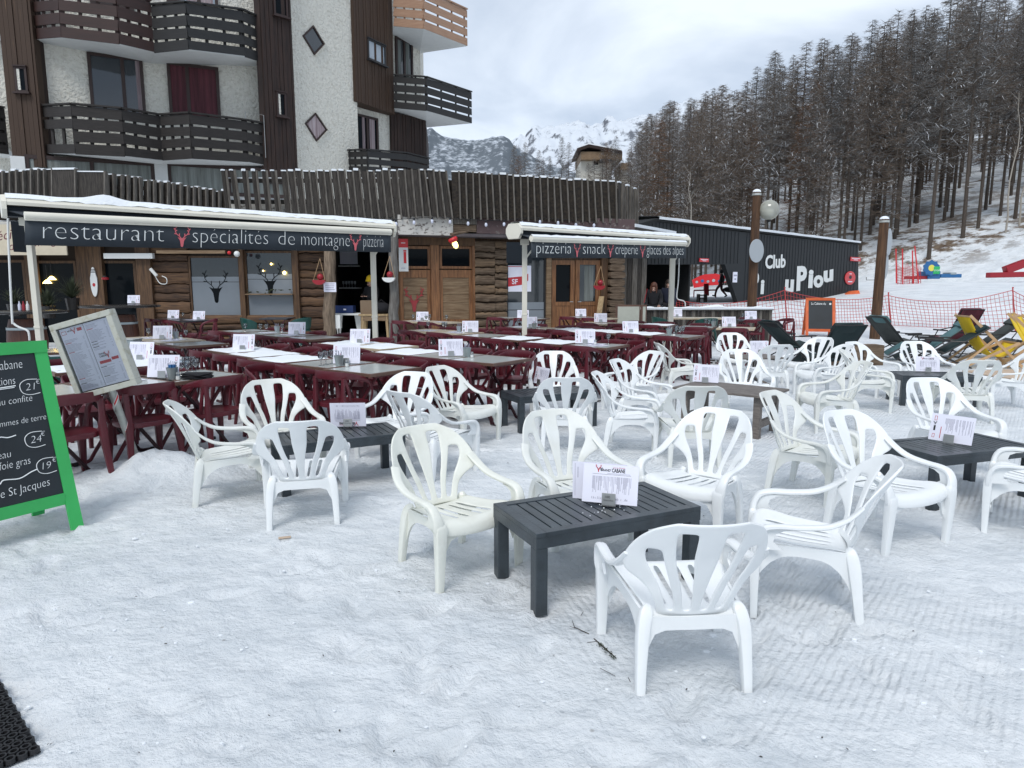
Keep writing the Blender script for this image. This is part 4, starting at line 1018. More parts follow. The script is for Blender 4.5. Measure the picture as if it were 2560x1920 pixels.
for p_, q_ in zip(RT[3:], RT[4:]):
    a = at(p_[0], 500, p_[3] + .25); b = at(q_[0], 500, q_[3] + .25); a.z = b.z = 3.85; mb.beam(a, b, .06, 1.05)
for p_, q_ in zip(LT[:], LT[1:]):
    a = at(p_[0], 500, p_[3] + .25); b = at(q_[0], 500, q_[3] + .25); a.z = b.z = 3.7; mb.beam(a, b, .06, .8)
mb.build('parapet', rest)

# string of bulbs
sl_ = thing('string_light', (0, 0, 0), 0, 'dark cable of white bulbs hung under the plank fringe', 'string lights')
cab = []
for i in range(14):
    px = 900 + i * 45; py = 545 + 4 * math.sin(i * 1.1) + (px - 900) * .008; Yb = lerp_tab(RT, px)[2] - .05; p = at(px, py, Yb); cab.append(p)
    mb = MB(); mb.mt('black_rubber').lathe(p + Vector((0, 0, -.06)), [(.025, 0), (.025, .06)], 8); mb.mt('bulb_white').sphere(p + Vector((0, 0, -.11)), .05, 10, (.8, .8, 1.15)); mb.build('bulb', sl_, smooth=True)
mb = MB(); mb.mt('black_rubber').tube(cab, .008, 5); mb.build('cable', sl_)
# red bulkhead lamp with a lit yellow bulb
p = at(1131, 596, 18.1)
t_ = thing('wall_lamp', p, R(15), 'red caged lamp with a lit yellow bulb above the plain panel', 'lamp')
Mt = Matrix.Rotation(R(155), 3, 'Y')
mb = MB(); mb.mt('red_plastic').lathe((0, 0, 0), [(.11, -.02), (.13, .03), (.10, .10)], 14, M=Mt); mb.build('lamp_hood', t_, smooth=True)
mb = MB(); mb.mt('bulb_yellow').lathe((0, 0, 0), [(.06, .10), (.075, .15), (.07, .22), (.04, .27), (0.005, .28)], 12, M=Mt); mb.build('bulb', t_, smooth=True)
mb = MB(); mb.mt('log_grey').tube([(-.02, .1, .10), (.5, .3, .22)], [.05, .03], 7); mb.build('bracket', t_)
# board sign with red fire point
def board_at(px0, py0, px1, py1, pl, d, m, name, lb, cat_, th=.03):
    root = MB(); root.mt(m); r_ = pl.rect(root, px0, py0, px1, py1, d, d + th); return root, r_
mb, r_ = board_at(993, 599, 1016, 679, RW, .30, 'white_paint', '', '', '')
u0, z0, u1, z1 = r_; mb.mt('red_plastic'); RW.slab(mb, u0, z1 - .23, u1, z1, .331, .336); RW.slab(mb, u0 + .13, z0 + .22, u0 + .20, z0 + .52, .331, .336); RW.slab(mb, u0 + .125, z0 + .53, u0 + .205, z0 + .57, .331, .336)
mb.mt('white_paint'); RW.slab(mb, u0 + .07, z1 - .12, u1 - .07, z1 - .10, .3365, .338); mb.mt('ink_grey'); RW.slab(mb, u0 + .05, z0 + .08, u1 - .08, z0 + .095, .331, .333)
o = mb.build('sign_board'); tag(o, 'tall white sign with a red top and red tube symbol', 'sign')
# hanging half-round planters
def planter(px, py, Y, m, lb):
    p = at(px, py, Y); t_ = thing('hanging_planter', p, 0, lb, 'planter', 'hanging planters on the posts')
    r = .165 if m != 'x' else .16; pr = [(r * math.cos(math.pi + math.pi * i / 12), .75 * r * math.sin(math.pi + math.pi * i / 12)) for i in range(13)]
    mb = MB(); mb.mt(m).prism(pr, (0, .07, 0), (1, 0, 0), (0, 0, 1), .14); mb.build('bowl', t_)
    mb = MB(); mb.mt('crimson').sphere((.03, 0, .08), .085, 14); mb.build('bauble', t_, smooth=True)
    mb = MB(); mb.mt('beech'); mb.tube([(-.15, 0, 0), (.04, 0, .55)], .006, 5); mb.tube([(.15, 0, 0), (.04, 0, .55)], .006, 5); mb.build('cord', t_)
planter(798, 700, 17.95, 'crimson', 'red half round planter hanging left of the thick trunk post')
planter(972, 694, 17.95, 'white_paint', 'white half round planter hanging beside the grey trunk post')
planter(1498, 714, 19.6, 'crimson', 'red half round planter hanging right of the double doors')
# wooden sign at the far left
t_ = thing('shop_sign', (0, 0, 0), 0, 'cream board sign with plum script behind the left awning', 'sign')
mb = MB(); mb.mt('cream_sign'); u0, z0, u1, z1 = LW.rect(mb, -40, 568, 214, 641, .80, .84); mb.build('board', t_)
mb = MB(); mb.mt('plum_ink'); txt(mb, 'Spécialités', LW.P(LW.uz(20, 610)[0], z0 + .32, .84), LW.u, UP, size=.36, shear=.35, thin=-.005, rot=R(8)); mb.build('lettering', t_); mb = MB(); mb.mt('plum_ink'); txt(mb, 'de montagne', LW.P(LW.uz(78, 610)[0], z0 + .12, .84), LW.u, UP, size=.30, shear=.35, rot=R(8), thin=-.005)
mb.build('lettering', t_); mb = MB(); mb.mt('ink_black'); txt(mb, 'A', LW.P(LW.uz(-12, 610)[0], z0 + .14, .84), LW.u, UP, size=.62, thin=.03); mb.build('lettering', t_)
# ski shaped wall decoration, red lantern
t_ = thing('wall_board', (0, 0, 0), 0, 'white board shaped like a ski on the timber beside the door', 'decoration')
u0 = LW.uz(247, 700)[0]; ol = []
for i in range(24):
    a = 2 * math.pi * i / 24; ol.append((.095 * math.sin(a) * (1 if math.cos(a) < .3 else .8), .40 * math.cos(a)))
mb = MB(); mb.mt('white_paint').prism([(-x, y) for x, y in ol], LW.P(u0, 1.68, .21), LW.u, UP, .03); mb.build('board', t_)
mb = MB(); mb.mt('ink_black')
for k in range(3): LW.slab(mb, u0 - .065 + .01 * k * 0, 1.93 + k * .035, u0 + .065, 1.945 + k * .035, .241, .244)
mb.mt('ink_red'); mb.prism([(.04 * math.cos(a), .05 * math.sin(a)) for a in [i * .7 for i in range(9)]], LW.P(u0, 1.60, .241), LW.u, UP, .003); mb.build('motif', t_)
mb = MB(); p = at(263, 697, 18.6); mb.mt('crimson').lathe(p, [(.05, -.03), (.09, -.02), (.09, .03), (.05, .04)], 12); mb.mt('black_metal').lathe(p, [(.05, .04), (.05, .08)], 10); o = mb.build('red_lantern', smooth=True); tag(o, 'small red lantern on the jamb of the dark left door', 'lantern')
mb = MB(); mb.mt('white_paint'); a = at(262, 640, 18.7); b = at(384, 643, 18.7); mb.box(((a.x + b.x) / 2, 18.7, a.z), (b.x - a.x, .12, .14)); o = mb.build('strip_light'); tag(o, 'long grey strip light over the dark left doorway', 'lamp')
mb = MB(); mb.mt('white_paint').tube(cat_rom([tuple(at(378, 672, 18.7)), tuple(at(388, 690, 18.7)), tuple(at(400, 708, 18.7)), tuple(at(416, 709, 18.65)), tuple(at(416, 696, 18.65)), tuple(at(405, 690, 18.7))], 5), .012, 6)
mb.tube([at(376, 672, 18.68), at(392, 690, 18.68)], .045, 8); o = mb.build('shower_hose', smooth=True); tag(o, 'white handset and looped hose on the log wall', 'hose')
# warm lamps seen through the left window: hang inside, in front of the dark pane
for i, (px, py) in enumerate(((118, 704), (129, 695))):
    p = at(px, py, 18.9); mb = MB(); mb.mt('lamp_glow').lathe(p, [(.11, -.05), (.10, -.03), (.05, .03), (.02, .05)], 14); mb.mt('black_metal').tube([p + Vector((0, 0, .05)), p + Vector((0, 0, .45))], .006, 5)
    o = mb.build('pendant_lamp', smooth=True); tag(o, ('lit warm pendant lamp in the left window, ' + ('lower left of two' if i == 0 else 'upper right of two')), 'lamp', 'pendant lamps in the left window')
for i, (px, py, r) in enumerate(((678, 660, .03), (711, 682, .05), (658, 677, .022))):
    p = at(px, py, 18.88); mb = MB(); mb.mt('lamp_glow').sphere(p, r, 10); o = mb.build('lamp', smooth=True); tag(o, 'small warm light in the right stag window, ' + ('topmost', 'largest and rightmost', 'smallest and leftmost')[i], 'lamp', 'warm lights in the stag window')
# red and white ceiling spot under the soffit
mb = MB(); p = at(573, 632, 18.2); mb.mt('red_plastic').sphere(p, .05, 10); mb.mt('white_paint').sphere(p + Vector((.2, 0, -.03)), .08, 10); mb.mt('panel_wood').beam(p + Vector((-1.9, 0, .02)), p + Vector((-.1, 0, .02)), .08, .08)
o = mb.build('spotlight', smooth=True); tag(o, 'white and red spotlight at the end of a beam under the awning', 'spotlight')
# bar tables on barrels, with plants
def barrel_table(px, py, Y, r, lb):
    p = at(px, py, Y); t_ = thing('barrel_table', (p.x, Y, 0), 0, lb, 'barrel table', 'bar tables on wine barrels'); H_ = p.z
    mb = MB(); mb.mt('bar_top').lathe((0, 0, 0), [(r * .97, H_ - .05), (r, H_ - .04), (r, H_ - .005), (r * .99, H_)], 28); mb.build('tabletop', t_, smooth=True)
    mb = MB(); mb.mt('barrel').lathe((0, 0, 0), [(.29, 0), (.345, .22), (.365, .45), (.345, .68), (.29, .90)], 24); mb.build('barrel', t_, smooth=True)
    for z, rr in ((.22, .347), (.68, .345)):
        mb = MB(); mb.mt('zinc').lathe((0, 0, 0), [(rr, z), (rr + .008, z), (rr + .008, z + .05), (rr, z + .05)], 24, cap=False); mb.build('hoop', t_, smooth=True)
barrel_table(300, 763, 16.2, .86, 'dark round bar top on a barrel left of the log wall')
barrel_table(62, 777, 14.2, .78, 'dark round bar top on a barrel at the left edge')
def bush(px, py, Y, n, s, lb, seed):
    rnd = random.Random(seed); p = at(px, py, Y); t_ = thing('potted_plant', p, 0, lb, 'plant', 'spiky plants by the left window')
    mb = MB(); mb.mt('leafage')
    for i in range(n):
        a = rnd.uniform(0, 6.28); el_ = rnd.uniform(.2, 1.4); L_ = s * rnd.uniform(.5, 1); d = Vector((math.cos(a) * math.cos(el_), math.sin(a) * math.cos(el_), math.sin(el_))); q = d * L_; sd_ = Vector((-d.y, d.x, 0)).normalized() * .012
        mid = q * .55 + Vector((0, 0, .04)); mb.add([-sd_, sd_, mid + sd_, mid - sd_, q], [(0, 1, 2, 3), (3, 2, 4)])
    mb.build('leaves', t_); mb = MB(); mb.mt('bar_top').lathe((0, 0, -.3), [(.13, 0), (.17, .3)], 14); mb.build('pot', t_)
bush(180, 745, 17.6, 150, .65, 'dark spiky plant behind the leaning menu board', 1); bush(120, 765, 17.0, 110, .55, 'dark spiky plant below the pendant lamps', 2); bush(35, 760, 17.0, 90, .5, 'dark spiky plant behind the left barrel table', 3)
for i, (px, col_) in enumerate(((50, 'bulb_white'), (60, 'crimson'), (70, 'white_paint'), (86, 'crimson'))):
    p = at(px, 776, 14.1); mb = MB(); mb.mt(col_).lathe(p, [(.03, 0), (.03, .11), (.012, .15), (.012, .19)], 8); o = mb.build('bottle', smooth=True)
    tag(o, ['pale bottle at the left end of the barrel bar', 'red sauce bottle beside the pale bottle on the barrel bar', 'white bottle in the middle of the barrel bar', 'red sauce bottle right of the white one on the barrel bar'][i], 'bottle', 'bottles on the barrel bar')

# ------------------------------------------------------------------ awnings
def awning(lbl, capL, capR, valL, valR, post_, words, wts, snow_front, back_val):
    """capL/R: (px, py centre, Y) of cassette ends; valL/R: (px, pyTop, pyBot, Y)"""
    t_ = thing('awning', (0, 0, 0), 0, lbl, 'awning', 'folding awnings of the restaurant')
    a, b = at(*capL), at(*capR); ax = (b - a).normalized(); side = Vector((ax.y, -ax.x, 0)).normalized(); oc = [(-.19, -.05), (-.13, -.14), (.13, -.14), (.19, -.05), (.19, .04), (.12, .125), (-.12, .125), (-.19, .04)]
    def sect(o, sc=1): return [o + side * x * sc + UP * y * sc for x, y in oc]
    for o, d in ((a, -1), (b, 1)): mb = MB(); mb.mt('awning_cream'); s1 = sect(o, 1.04); s2 = [p + ax * d * .05 for p in sect(o, 1.0)]; mb.add(s1 + s2, [tuple(range(8)) if d > 0 else tuple(range(7, -1, -1)), tuple(range(15, 7, -1)) if d < 0 else tuple(range(8, 16))] + [(i, (i + 1) % 8, (i + 1) % 8 + 8, i + 8) for i in range(8)]); mb.build('end_cap', t_)
    mb = MB(); mb.mt('awning_cream')     # roof shell of the cassette and its dark slot
    top = [(-.19, .0), (-.19, .04), (-.12, .125), (.12, .125), (.19, .04), (.19, .0)]
    s1 = [a + side * x + UP * y for x, y in top]; s2 = [b + side * x + UP * y for x, y in top]; mb.add(s1 + s2, [(i, i + 1, i + 7, i + 6) for i in range(5)] + [(0, 1, 2, 3, 4, 5), (11, 10, 9, 8, 7, 6), (0, 5, 11, 6)])
    mb.mt('awning_blue'); mb.beam(a - UP * .07, b - UP * .07, .24, .12); mb.build('cassette', t_)
    rnd = random.Random(5); mb = MB(); mb.mt('snow'); n = 70; vs = []
    for i in range(n + 1):
        o = a.lerp(b, i / n); h = .03 + .022 * noise.noise(Vector((i * .22, 3, 0))) + (.07 * math.exp(-((i - 14) / 2.6) ** 2) if snow_front == 0 else 0)
        for x, y in ((-.15, .09), (-.11, .127 + h * .9), (0, .127 + h), (.10, .127 + h * .8), (.165, .085 + rnd.uniform(-.012, .01)), (.15, .09)): vs.append(o + side * x + UP * y)
    mb.add(vs, [(i * 6 + k, i * 6 + k + 1, i * 6 + k + 7, i * 6 + k + 6) for i in range(n) for k in range(5)]); mb.build('snow_layer', t_, smooth=True)
    vl0, vl1 = at(valL[0], valL[1], valL[3]), at(valL[0], valL[2], valL[3]); vr0, vr1 = at(valR[0], valR[1], valR[3]), at(valR[0], valR[2], valR[3])
    # front bar
    mb = MB(); mb.mt('awning_cream'); bl = vl0 + UP * .045; br = vr0 + UP * .04; mb.tube([bl, br], .048, 10); mb.beam(bl - UP * .02, br - UP * .02, .04, .07); mb.build('front_bar', t_, smooth=True)
    if snow_front:
        vs = []; mb = MB(); mb.mt('snow')
        for i in range(n + 1):
            o = bl.lerp(br, i / n); h = .05 + .012 * noise.noise(Vector((i * .5, 8, 0)))
            for x, y in ((-.045, .03), (0, h + .02), (.045, .03)): vs.append(o + side * x + UP * y)
        mb.add(vs, [(i * 3 + k, i * 3 + k + 1, i * 3 + k + 4, i * 3 + k + 3) for i in range(n) for k in range(2)]); mb.build('snow_layer', t_, smooth=True)
    # sloping cloth between cassette and bar, valance with a gentle ripple
    mb = MB(); mb.mt('awning_blue'); q0, q1 = a - UP * .06 + side * .1, b - UP * .06 + side * .1; mb.add([bl, br, q1, q0, bl - UP * .01, br - UP * .01, q1 - UP * .01, q0 - UP * .01], [(0, 1, 2, 3), (7, 6, 5, 4)]); mb.build('cloth', t_)
    mb = MB(); mb.mt('awning_cloth'); n = 60; vs = []
    for i in range(n + 1):
        t = i / n; rp = side * (.010 * math.sin(t * 41) + .006 * math.sin(t * 97))
        p, q = vl0.lerp(vr0, t), vl1.lerp(vr1, t)
        vs += [p, (p + q) / 2 + rp * .5, q + rp]
    mb.add(vs, [(i * 3 + k, i * 3 + k + 1, i * 3 + k + 4, i * 3 + k + 3) for i in range(n) for k in range(2)]); va = mb.mesh('valance', True); part('valance', bake(va, .006), t_)
    ex = (vr1 - vl1); Lv = ex.length; ex = ex.normalized(); exT = (vr0 - vl0).normalized()
    hl, hr = (vl0 - vl1).length, (vr0 - vr1).length
    mbw = MB(); mbw.mt('letter_white'); mbr = MB(); mbr.mt('stag_red')
    for kind, t0, t1, s in words:
        P0 = vl1.lerp(vr1, t0); h = hl + (hr - hl) * t0; d = (vl0.lerp(vr0, t0) - P0).normalized()
        if kind == 'S': mbr = MB(); mbr.mt('stag_red'); stag(mbr, P0 + d * h * (s - .02), ex, d, h * .80, .018, .06); mbr.build('stag_emblem', t_)
        else: mbw = MB(); mbw.mt('letter_white'); txt(mbw, kind, P0 + d * h * .27, ex, d, size=h * s * 1.12, W=(t1 - t0) * Lv, thin=wts, off=.018); mbw.build('lettering', t_)
    if back_val:
        p0, p1, p2, p3 = back_val; mb = MB(); mb.mt('awning_blue'); A0 = at(*p0); A1 = at(*p1); mb.box((0, 0, 0), (0, 0, 0)) if False else None
        mb.add([A0, A0 - UP * p2, A1 - UP * p2, A1, A0 + Vector((0, .006, 0)), A0 - UP * p2 + Vector((0, .006, 0)), A1 - UP * p2 + Vector((0, .006, 0)), A1 + Vector((0, .006, 0))], [(0, 1, 2, 3), (7, 6, 5, 4)]); mb.build('valance', t_)
    for (px, py, Y, rad) in post_:
        p = at(px, py, Y); g_ = at(px, py, Y); g_.z = 0; top = Vector((p.x, p.y, a.lerp(b, .5).z - .12 if True else 0))
        t = (p.x - a.x) / (b.x - a.x); top.z = (a.z + (b.z - a.z) * t) - .14; top.x = p.x
        mb = MB(); mb.mt('awning_cream'); mb.beam((p.x, p.y, -.02), top, rad * 2, rad * 2, up=(0, 1, 0)); mb.box((p.x, p.y, 1.05), (rad * 2 + .012, rad * 2 + .012, .035)); mb.box((p.x, p.y, top.z - .04), (.16, .13, .10)); mb.beam((p.x, p.y - .02, top.z - .36), (p.x + .20, p.y - .06, top.z - .1), .03, .03)
        mb.build('post', t_, bevel=.006)
        mb = MB(); mb.mt('awning_cream')
        mb.beam((p.x - .5, p.y, .05), (p.x + .5, p.y, .05), .09, .05); mb.beam((p.x, p.y - .5, .04), (p.x, p.y + .5, .04), .09, .05)
        for q in ((-1, 0), (1, 0), (0, -1), (0, 1)): mb.beam((p.x + q[0] * .28, p.y + q[1] * .28, .06), (p.x + q[0] * .02, p.y + q[1] * .02, .34), .04, .04)
        mb.mt('galv_post').box((p.x + .45, p.y + .02, .07), (.34, .3, .06)); mb.build('foot', t_)
    for ch in t_.children: pass
    return t_
awning('long cream cassette awning whose dark valance begins with restaurant', (14, 515, 8.8), (972, 573, 12.2), (62, 549, 613, 8.1), (977, 586, 631, 11.5),
       [(102, 868, 8.95, .036), (939, 860, 11.85, .042)],
       [('restaurant', .035, .300, .98), ('S', .345, 0, .08), ('spécialités', .372, .580, .92), ('de', .612, .662, .90), ('montagne', .683, .845, .90), ('S', .866, 0, .08), ('pizzéria', .895, .970, .88)], -.026, 0,
       [(26, 552, 9.6), (62, 556, 9.9), .42, 0])
awning('shorter cream cassette awning whose dark valance begins with pizzéria', (1288, 577, 12.4), (1706, 602, 16.2), (1328, 603, 645, 11.5), (1714, 614, 646, 15.3),
       [(1311, 900, 12.7, .047), (1676, 815, 16.0, .055)],
       [('pizzéria', .022, .205, .96), ('S', .237, 0, .08), ('snack', .270, .405, .96), ('S', .437, 0, .08), ('crèperie', .470, .620, .96), ('S', .655, 0, .08), ('glaces des alpes', .685, .975, .98)], -.022, 1,
       [(1266, 605, 13.6), (1330, 608, 13.8), .40, 0])
def crank(pts, lb):
    P_ = [at(*p) for p in pts]; mb = MB(); mb.mt('white_paint').tube(cat_rom([tuple(p) for p in P_], 5), .013, 8); o = mb.build('crank_rod', smooth=True); tag(o, lb, 'crank', 'crank rods of the awnings')
crank([(20, 545, 8.7), (21, 600, 8.7), (30, 790, 8.6), (34, 808, 8.6), (48, 818, 8.6), (68, 826, 8.6), (73, 838, 8.6), (74, 851, 8.6)], 'bent white crank rod hanging at the left end of the long awning')
crank([(1698, 646, 15.6), (1696, 700, 15.6), (1692, 738, 15.6), (1695, 748, 15.6), (1708, 752, 15.6), (1713, 758, 15.6), (1713, 766, 15.6)], 'bent white crank rod hanging at the right end of the short awning')
# ------------------------------------------------------------------ apartment block
apt = thing('apartment_building', (0, 0, 0), 0, 'roughcast apartment block with dark timber strips and slatted balconies', 'building')
def wallseg(name, m, pxa, Ya, pxb, Yb, zb, zt, th=.35, parent=apt, pym=260):
    A = at(pxa, pym, Ya); B = at(pxb, pym, Yb); pl = Plane((A.x, A.y), (B.x, B.y)); mb = MB(); mb.mt(m); pl.slab(mb, 0, zb, pl.len, zt, -th, 0)
    if m.startswith('brown'):
        u = 0.0; k = 0
        while u < pl.len - .02: w_ = min(.135, pl.len - u); pl.slab(mb, u + .006, zb, u + w_ - .006, zt, .0, .014 + .012 * ((k * 7) % 3)); u += .135; k += 1
    mb.build(name, parent); return pl
TOP = 16
seg0 = wallseg('wall', 'roughcast', -120, 21.3, 25, 21.6, 2, TOP)
seg1 = wallseg('timber_strip', 'brown_worn', 18, 20.5, 100, 20.6, 5.0, TOP)
seg2 = wallseg('wall', 'roughcast', 96, 20.95, 664, 23.6, 2, TOP)
seg3 = wallseg('timber_strip', 'brown_stain', 662, 22.9, 737, 23.6, 4.9, TOP)
seg3b = wallseg('wall', 'white_wall', 60, 20.55, 720, 23.45, 3.2, 5.3)
seg4 = wallseg('wall', 'roughcast', 733, 24.0, 893, 26.4, 2, TOP)
seg4b = wallseg('wall', 'roughcast', 880, 26.9, 985, 28.6, 2, 8.6)
seg5 = wallseg('timber_strip', 'brown_worn', 890, 26.2, 985, 28.2, at(940, 270, 27.2).z, TOP, .5)
seg6 = wallseg('wall', 'roughcast', 975, 28.7, 1051, 30.2, 8.0, TOP)
seg7 = wallseg('timber_strip', 'brown_stain', 976, 28.3, 1064, 29.4, 3, at(1020, 291, 29).z, .4)
wallseg('wall', 'roughcast', 1048, 30.1, 1030, 38, 8.0, TOP) if False else None
mb = MB(); mb.mt('roughcast'); a = at(1051, 200, 30.2); mb.hexa([(a.x - .35, a.y, 8), (a.x, a.y, 8), (a.x - .6, a.y + 6, 8), (a.x - 1, a.y + 6, 8), (a.x - .35, a.y, TOP), (a.x, a.y, TOP), (a.x - .6, a.y + 6, TOP), (a.x - 1, a.y + 6, TOP)]); mb.build('wall', apt)
mb = MB(); mb.mt('brown_stain'); a = at(1064, 300, 29.4); mb.hexa([(a.x - .35, a.y + .01, 3), (a.x, a.y + .01, 3), (a.x - .6, a.y + 6, 3), (a.x - 1, a.y + 6, 3), (a.x - .35, a.y + .01, 8.5), (a.x, a.y + .01, 8.5), (a.x - .6, a.y + 6, 8.5), (a.x - 1, a.y + 6, 8.5)]); mb.build('wall', apt)
# side return of the left timber strip and the strip beside the right balcony
def ret(pxa, Ya, dY, zb, zt, m, th=.3):
    a = at(pxa, 260, Ya); mb = MB(); mb.mt(m); mb.box((a.x - th / 2 - .02, a.y + dY / 2, (zb + zt) / 2), (th, dY, zt - zb)); mb.build('timber_strip', apt)
ret(100, 20.62, .6, 5.0, TOP, 'brown_stain', .2); ret(664, 22.95, 1.0, 4.9, TOP, 'brown_stain', .2)
def awin(pl, px0, py0, px1, py1, glass, curt=None, fw=.09, split=.62, d=.02, name='window', parent=apt):
    w_, u0, z0, u1, z1 = glazing(pl, px0, py0, px1, py1, glass, 'window_frame', fw, name, parent, d)
    mb = MB(); mb.mt('window_frame'); us = u0 + (u1 - u0) * split; pl.slab(mb, us - .05, z0 + fw, us + .05, z1 - fw, d + .03, d + .065); mb.build('mullion', w_)
    if curt:
        for (a, b, m) in curt:
            mb = MB(); mb.mt(m); n = 16; vs = []; ua, ub = u0 + (u1 - u0) * a, u0 + (u1 - u0) * b
            for i in range(n + 1):
                for z in (z0 + fw, z1 - fw): vs.append(pl.P(ua + (ub - ua) * i / n, z, d + .032 + .012 * (i % 2)))
            mb.add(vs, [(2 * i, 2 * i + 2, 2 * i + 3, 2 * i + 1) for i in range(n)]); mb.build('curtain', w_)
    return w_
for z_, (ya, yb) in enumerate(((140, 292), )):
    awin(seg2, 224, 140, 361, 292, 'glass_blue', [(.86, .98, 'curtain_light')])
    awin(seg2, 421, 163, 549, 300, 'glass_blue', [(.06, .97, 'curtain_red')], split=.38)
awin(seg2, 221, -130, 330, 20, 'glass_blue'); awin(seg2, 412, -130, 541, 14, 'glass_pale', [(.4, .9, 'curtain_light')])
awin(seg3b, 66, 397, 388, 470, 'glass_dark', [(.03, .97, 'curtain_grey')], split=.5, fw=.11); awin(seg3b, 420, 415, 716, 490, 'glass_dark', [(.03, .97, 'curtain_grey')], split=.5, fw=.11)
for q_ in ((388, 400, 420, 470), (30, 392, 66, 450)): mb = MB(); mb.mt('white_wall'); seg3b.rect(mb, *q_, 0.0, .12); mb.build('pillar', apt)
awin(seg4b, 886, 290, 943, 380, 'glass_dark', [(.30, .42, 'curtain_light'), (.62, .85, 'curtain_light')], split=.52)
awin(seg6, 987, 100, 1029, 200, 'glass_blue', [(.1, .3, 'curtain_grey'), (.6, .8, 'curtain_grey')], split=.5)
# small square windows in the timber strips
def slit(pl, px0, py0, px1, py1, g='glass_dark', fr='window_frame', jamb='roughcast'):
    w_, u0, z0, u1, z1 = glazing(pl, px0, py0, px1, py1, g, fr, .06, 'window', apt, .005)
    mb = MB(); mb.mt(fr); pl.slab(mb, u0 - .05, z0 - .05, u1 + .06, z0, 0, .16); pl.slab(mb, u0 - .02, z1, u1 + .02, z1 + .03, 0, .12); mb.build('sill', w_)
    if jamb: mb = MB(); mb.mt(jamb); pl.slab(mb, u0 + .06, z0 + .06, u0 + .06 + (u1 - u0) * .22, z1 - .06, .036, .06); mb.build('reveal', w_)
slit(seg1, 40, 168, 71, 232); slit(seg3, 690, 232, 714, 292); slit(seg3, 682, -30, 717, 42, jamb=None)
slit(seg5, 917, 106, 961, 157, 'glass_pale', 'dark_frame', None)
# diamond windows in the roughcast wall
for (cx, cy, lp, g) in ((784, 98, ((757, 90), (781, 66), (808, 111), (785, 136)), 'glass_blue'), (790, 317, ((763, 309), (787, 284), (815, 325), (790, 352)), 'curtain_light')):
    q = [seg4.uz(*p) for p in lp]; cu = sum(p[0] for p in q) / 4; cz = sum(p[1] for p in q) / 4
    def sc(k): return [(cu + (u - cu) * k, cz + (z - cz) * k) for u, z in q]
    w_ = bpy.data.objects.new('diamond_window', None); COL.objects.link(w_); w_.parent = apt
    mb = MB(); mb.mt('window_frame'); o1, o2 = sc(1.06), sc(.90)
    for i in range(4):
        j = (i + 1) % 4; A_ = [seg4.P(*o1[i], .0), seg4.P(*o1[j], .0), seg4.P(*o2[j], .0), seg4.P(*o2[i], .0)]; B_ = [seg4.P(*o1[i], .05), seg4.P(*o1[j], .05), seg4.P(*o2[j], .05), seg4.P(*o2[i], .05)]; mb.hexa(A_ + B_)
    mb.build('frame', w_); mb = MB(); mb.mt(g); mb.add([seg4.P(u, z, .02) for u, z in o2], [(0, 3, 2, 1)]); mb.build('pane', w_)
    mb = MB(); mb.mt('roughcast'); o3 = sc(1.35)      # thick plaster reveal on the right of the opening
    for i in (1, 2): j = i + 1; mb.hexa([seg4.P(*o1[i], .002), seg4.P(*o1[j], .002), seg4.P(o1[j][0] + .10, o1[j][1], .002), seg4.P(o1[i][0] + .10, o1[i][1], .002), seg4.P(*o1[i], .09), seg4.P(*o1[j], .09), seg4.P(o1[j][0] + .14, o1[j][1], .03), seg4.P(o1[i][0] + .14, o1[i][1], .03)])
    mb.build('reveal', w_)
    mb = MB(); mb.mt('rust_stain'); b_ = o1[3]
    mb.add([seg4.P(b_[0] - .05, b_[1] - .02, .004), seg4.P(b_[0] + .18, b_[1] + .12, .004), seg4.P(b_[0] + .16, b_[1] - .16, .004), seg4.P(b_[0] + .03, b_[1] - .42, .004)], [(0, 3, 2, 1)])
def balcony(cs, m, back, nb=4, slab=True, wd=.16, miss=(), rail=True):
    """cs: (px, py_top, py_bottom, Y) corners from left to right; back: (dx, dy) towards the wall"""
    b_ = bpy.data.objects.new('balcony', None); COL.objects.link(b_); b_.parent = apt
    lo = [at(c[0], c[2], c[3]) for c in cs]; hi = [Vector((p.x, p.y, at(c[0], c[1], c[3]).z)) for p, c in zip(lo, cs)]
    zs = sum(p.z for p in lo) / len(lo)
    if slab:
        mb = MB(); mb.mt('white_wall'); po = [(p.x, p.y + .02) for p in lo] + [(at(q[0], 300, q[1]).x, q[1]) for q in back]
        n_ = len(po); zf = [p.z for p in lo] + [lo[-1].z, lo[0].z][:len(back)]
        mb.add([(x, y, z + .03) for (x, y), z in zip(po, zf)] + [(x, y, z + .20) for (x, y), z in zip(po, zf)], [tuple(range(n_ - 1, -1, -1)), tuple(range(n_, 2 * n_))] + [(i, (i + 1) % n_, (i + 1) % n_ + n_, i + n_) for i in range(n_)]); mb.build('slab', b_)
    for i in range(len(lo) - 1):
        for k in range(nb):
            if (i, k) in miss: continue
            t = (k + .5) / nb; j = random.uniform(-.02, .02)
            p = lo[i].lerp(hi[i], t + j * .5); q = lo[i + 1].lerp(hi[i + 1], t - j * .5); h = (hi[i] - lo[i]).z / nb * random.uniform(.72, .84)
            mb = MB(); mb.mt(m).beam(p, q, .035, h); mb.build('board', b_)
    mb = MB(); mb.mt(m)
    if rail:
        for i in range(len(lo) - 1): mb.beam(hi[i] + UP * .02, hi[i + 1] + UP * .02, .12, .045)
        mb.build('handrail', b_)
    for i in range(len(lo) - 1):
        for t in ((.04, .34, .66, .96) if i < 9 else (.5,)):
            p = lo[i].lerp(lo[i + 1], t) + UP * .08; q = hi[i].lerp(hi[i + 1], t); d = (lo[i + 1] - lo[i]).normalized(); nn = Vector((-d.y, d.x, 0)) * .06
            mb = MB(); mb.mt(m).beam(p + nn, q + nn, .07, .07, up=(0, 1, 0)); mb.build('baluster', b_)
    return b_
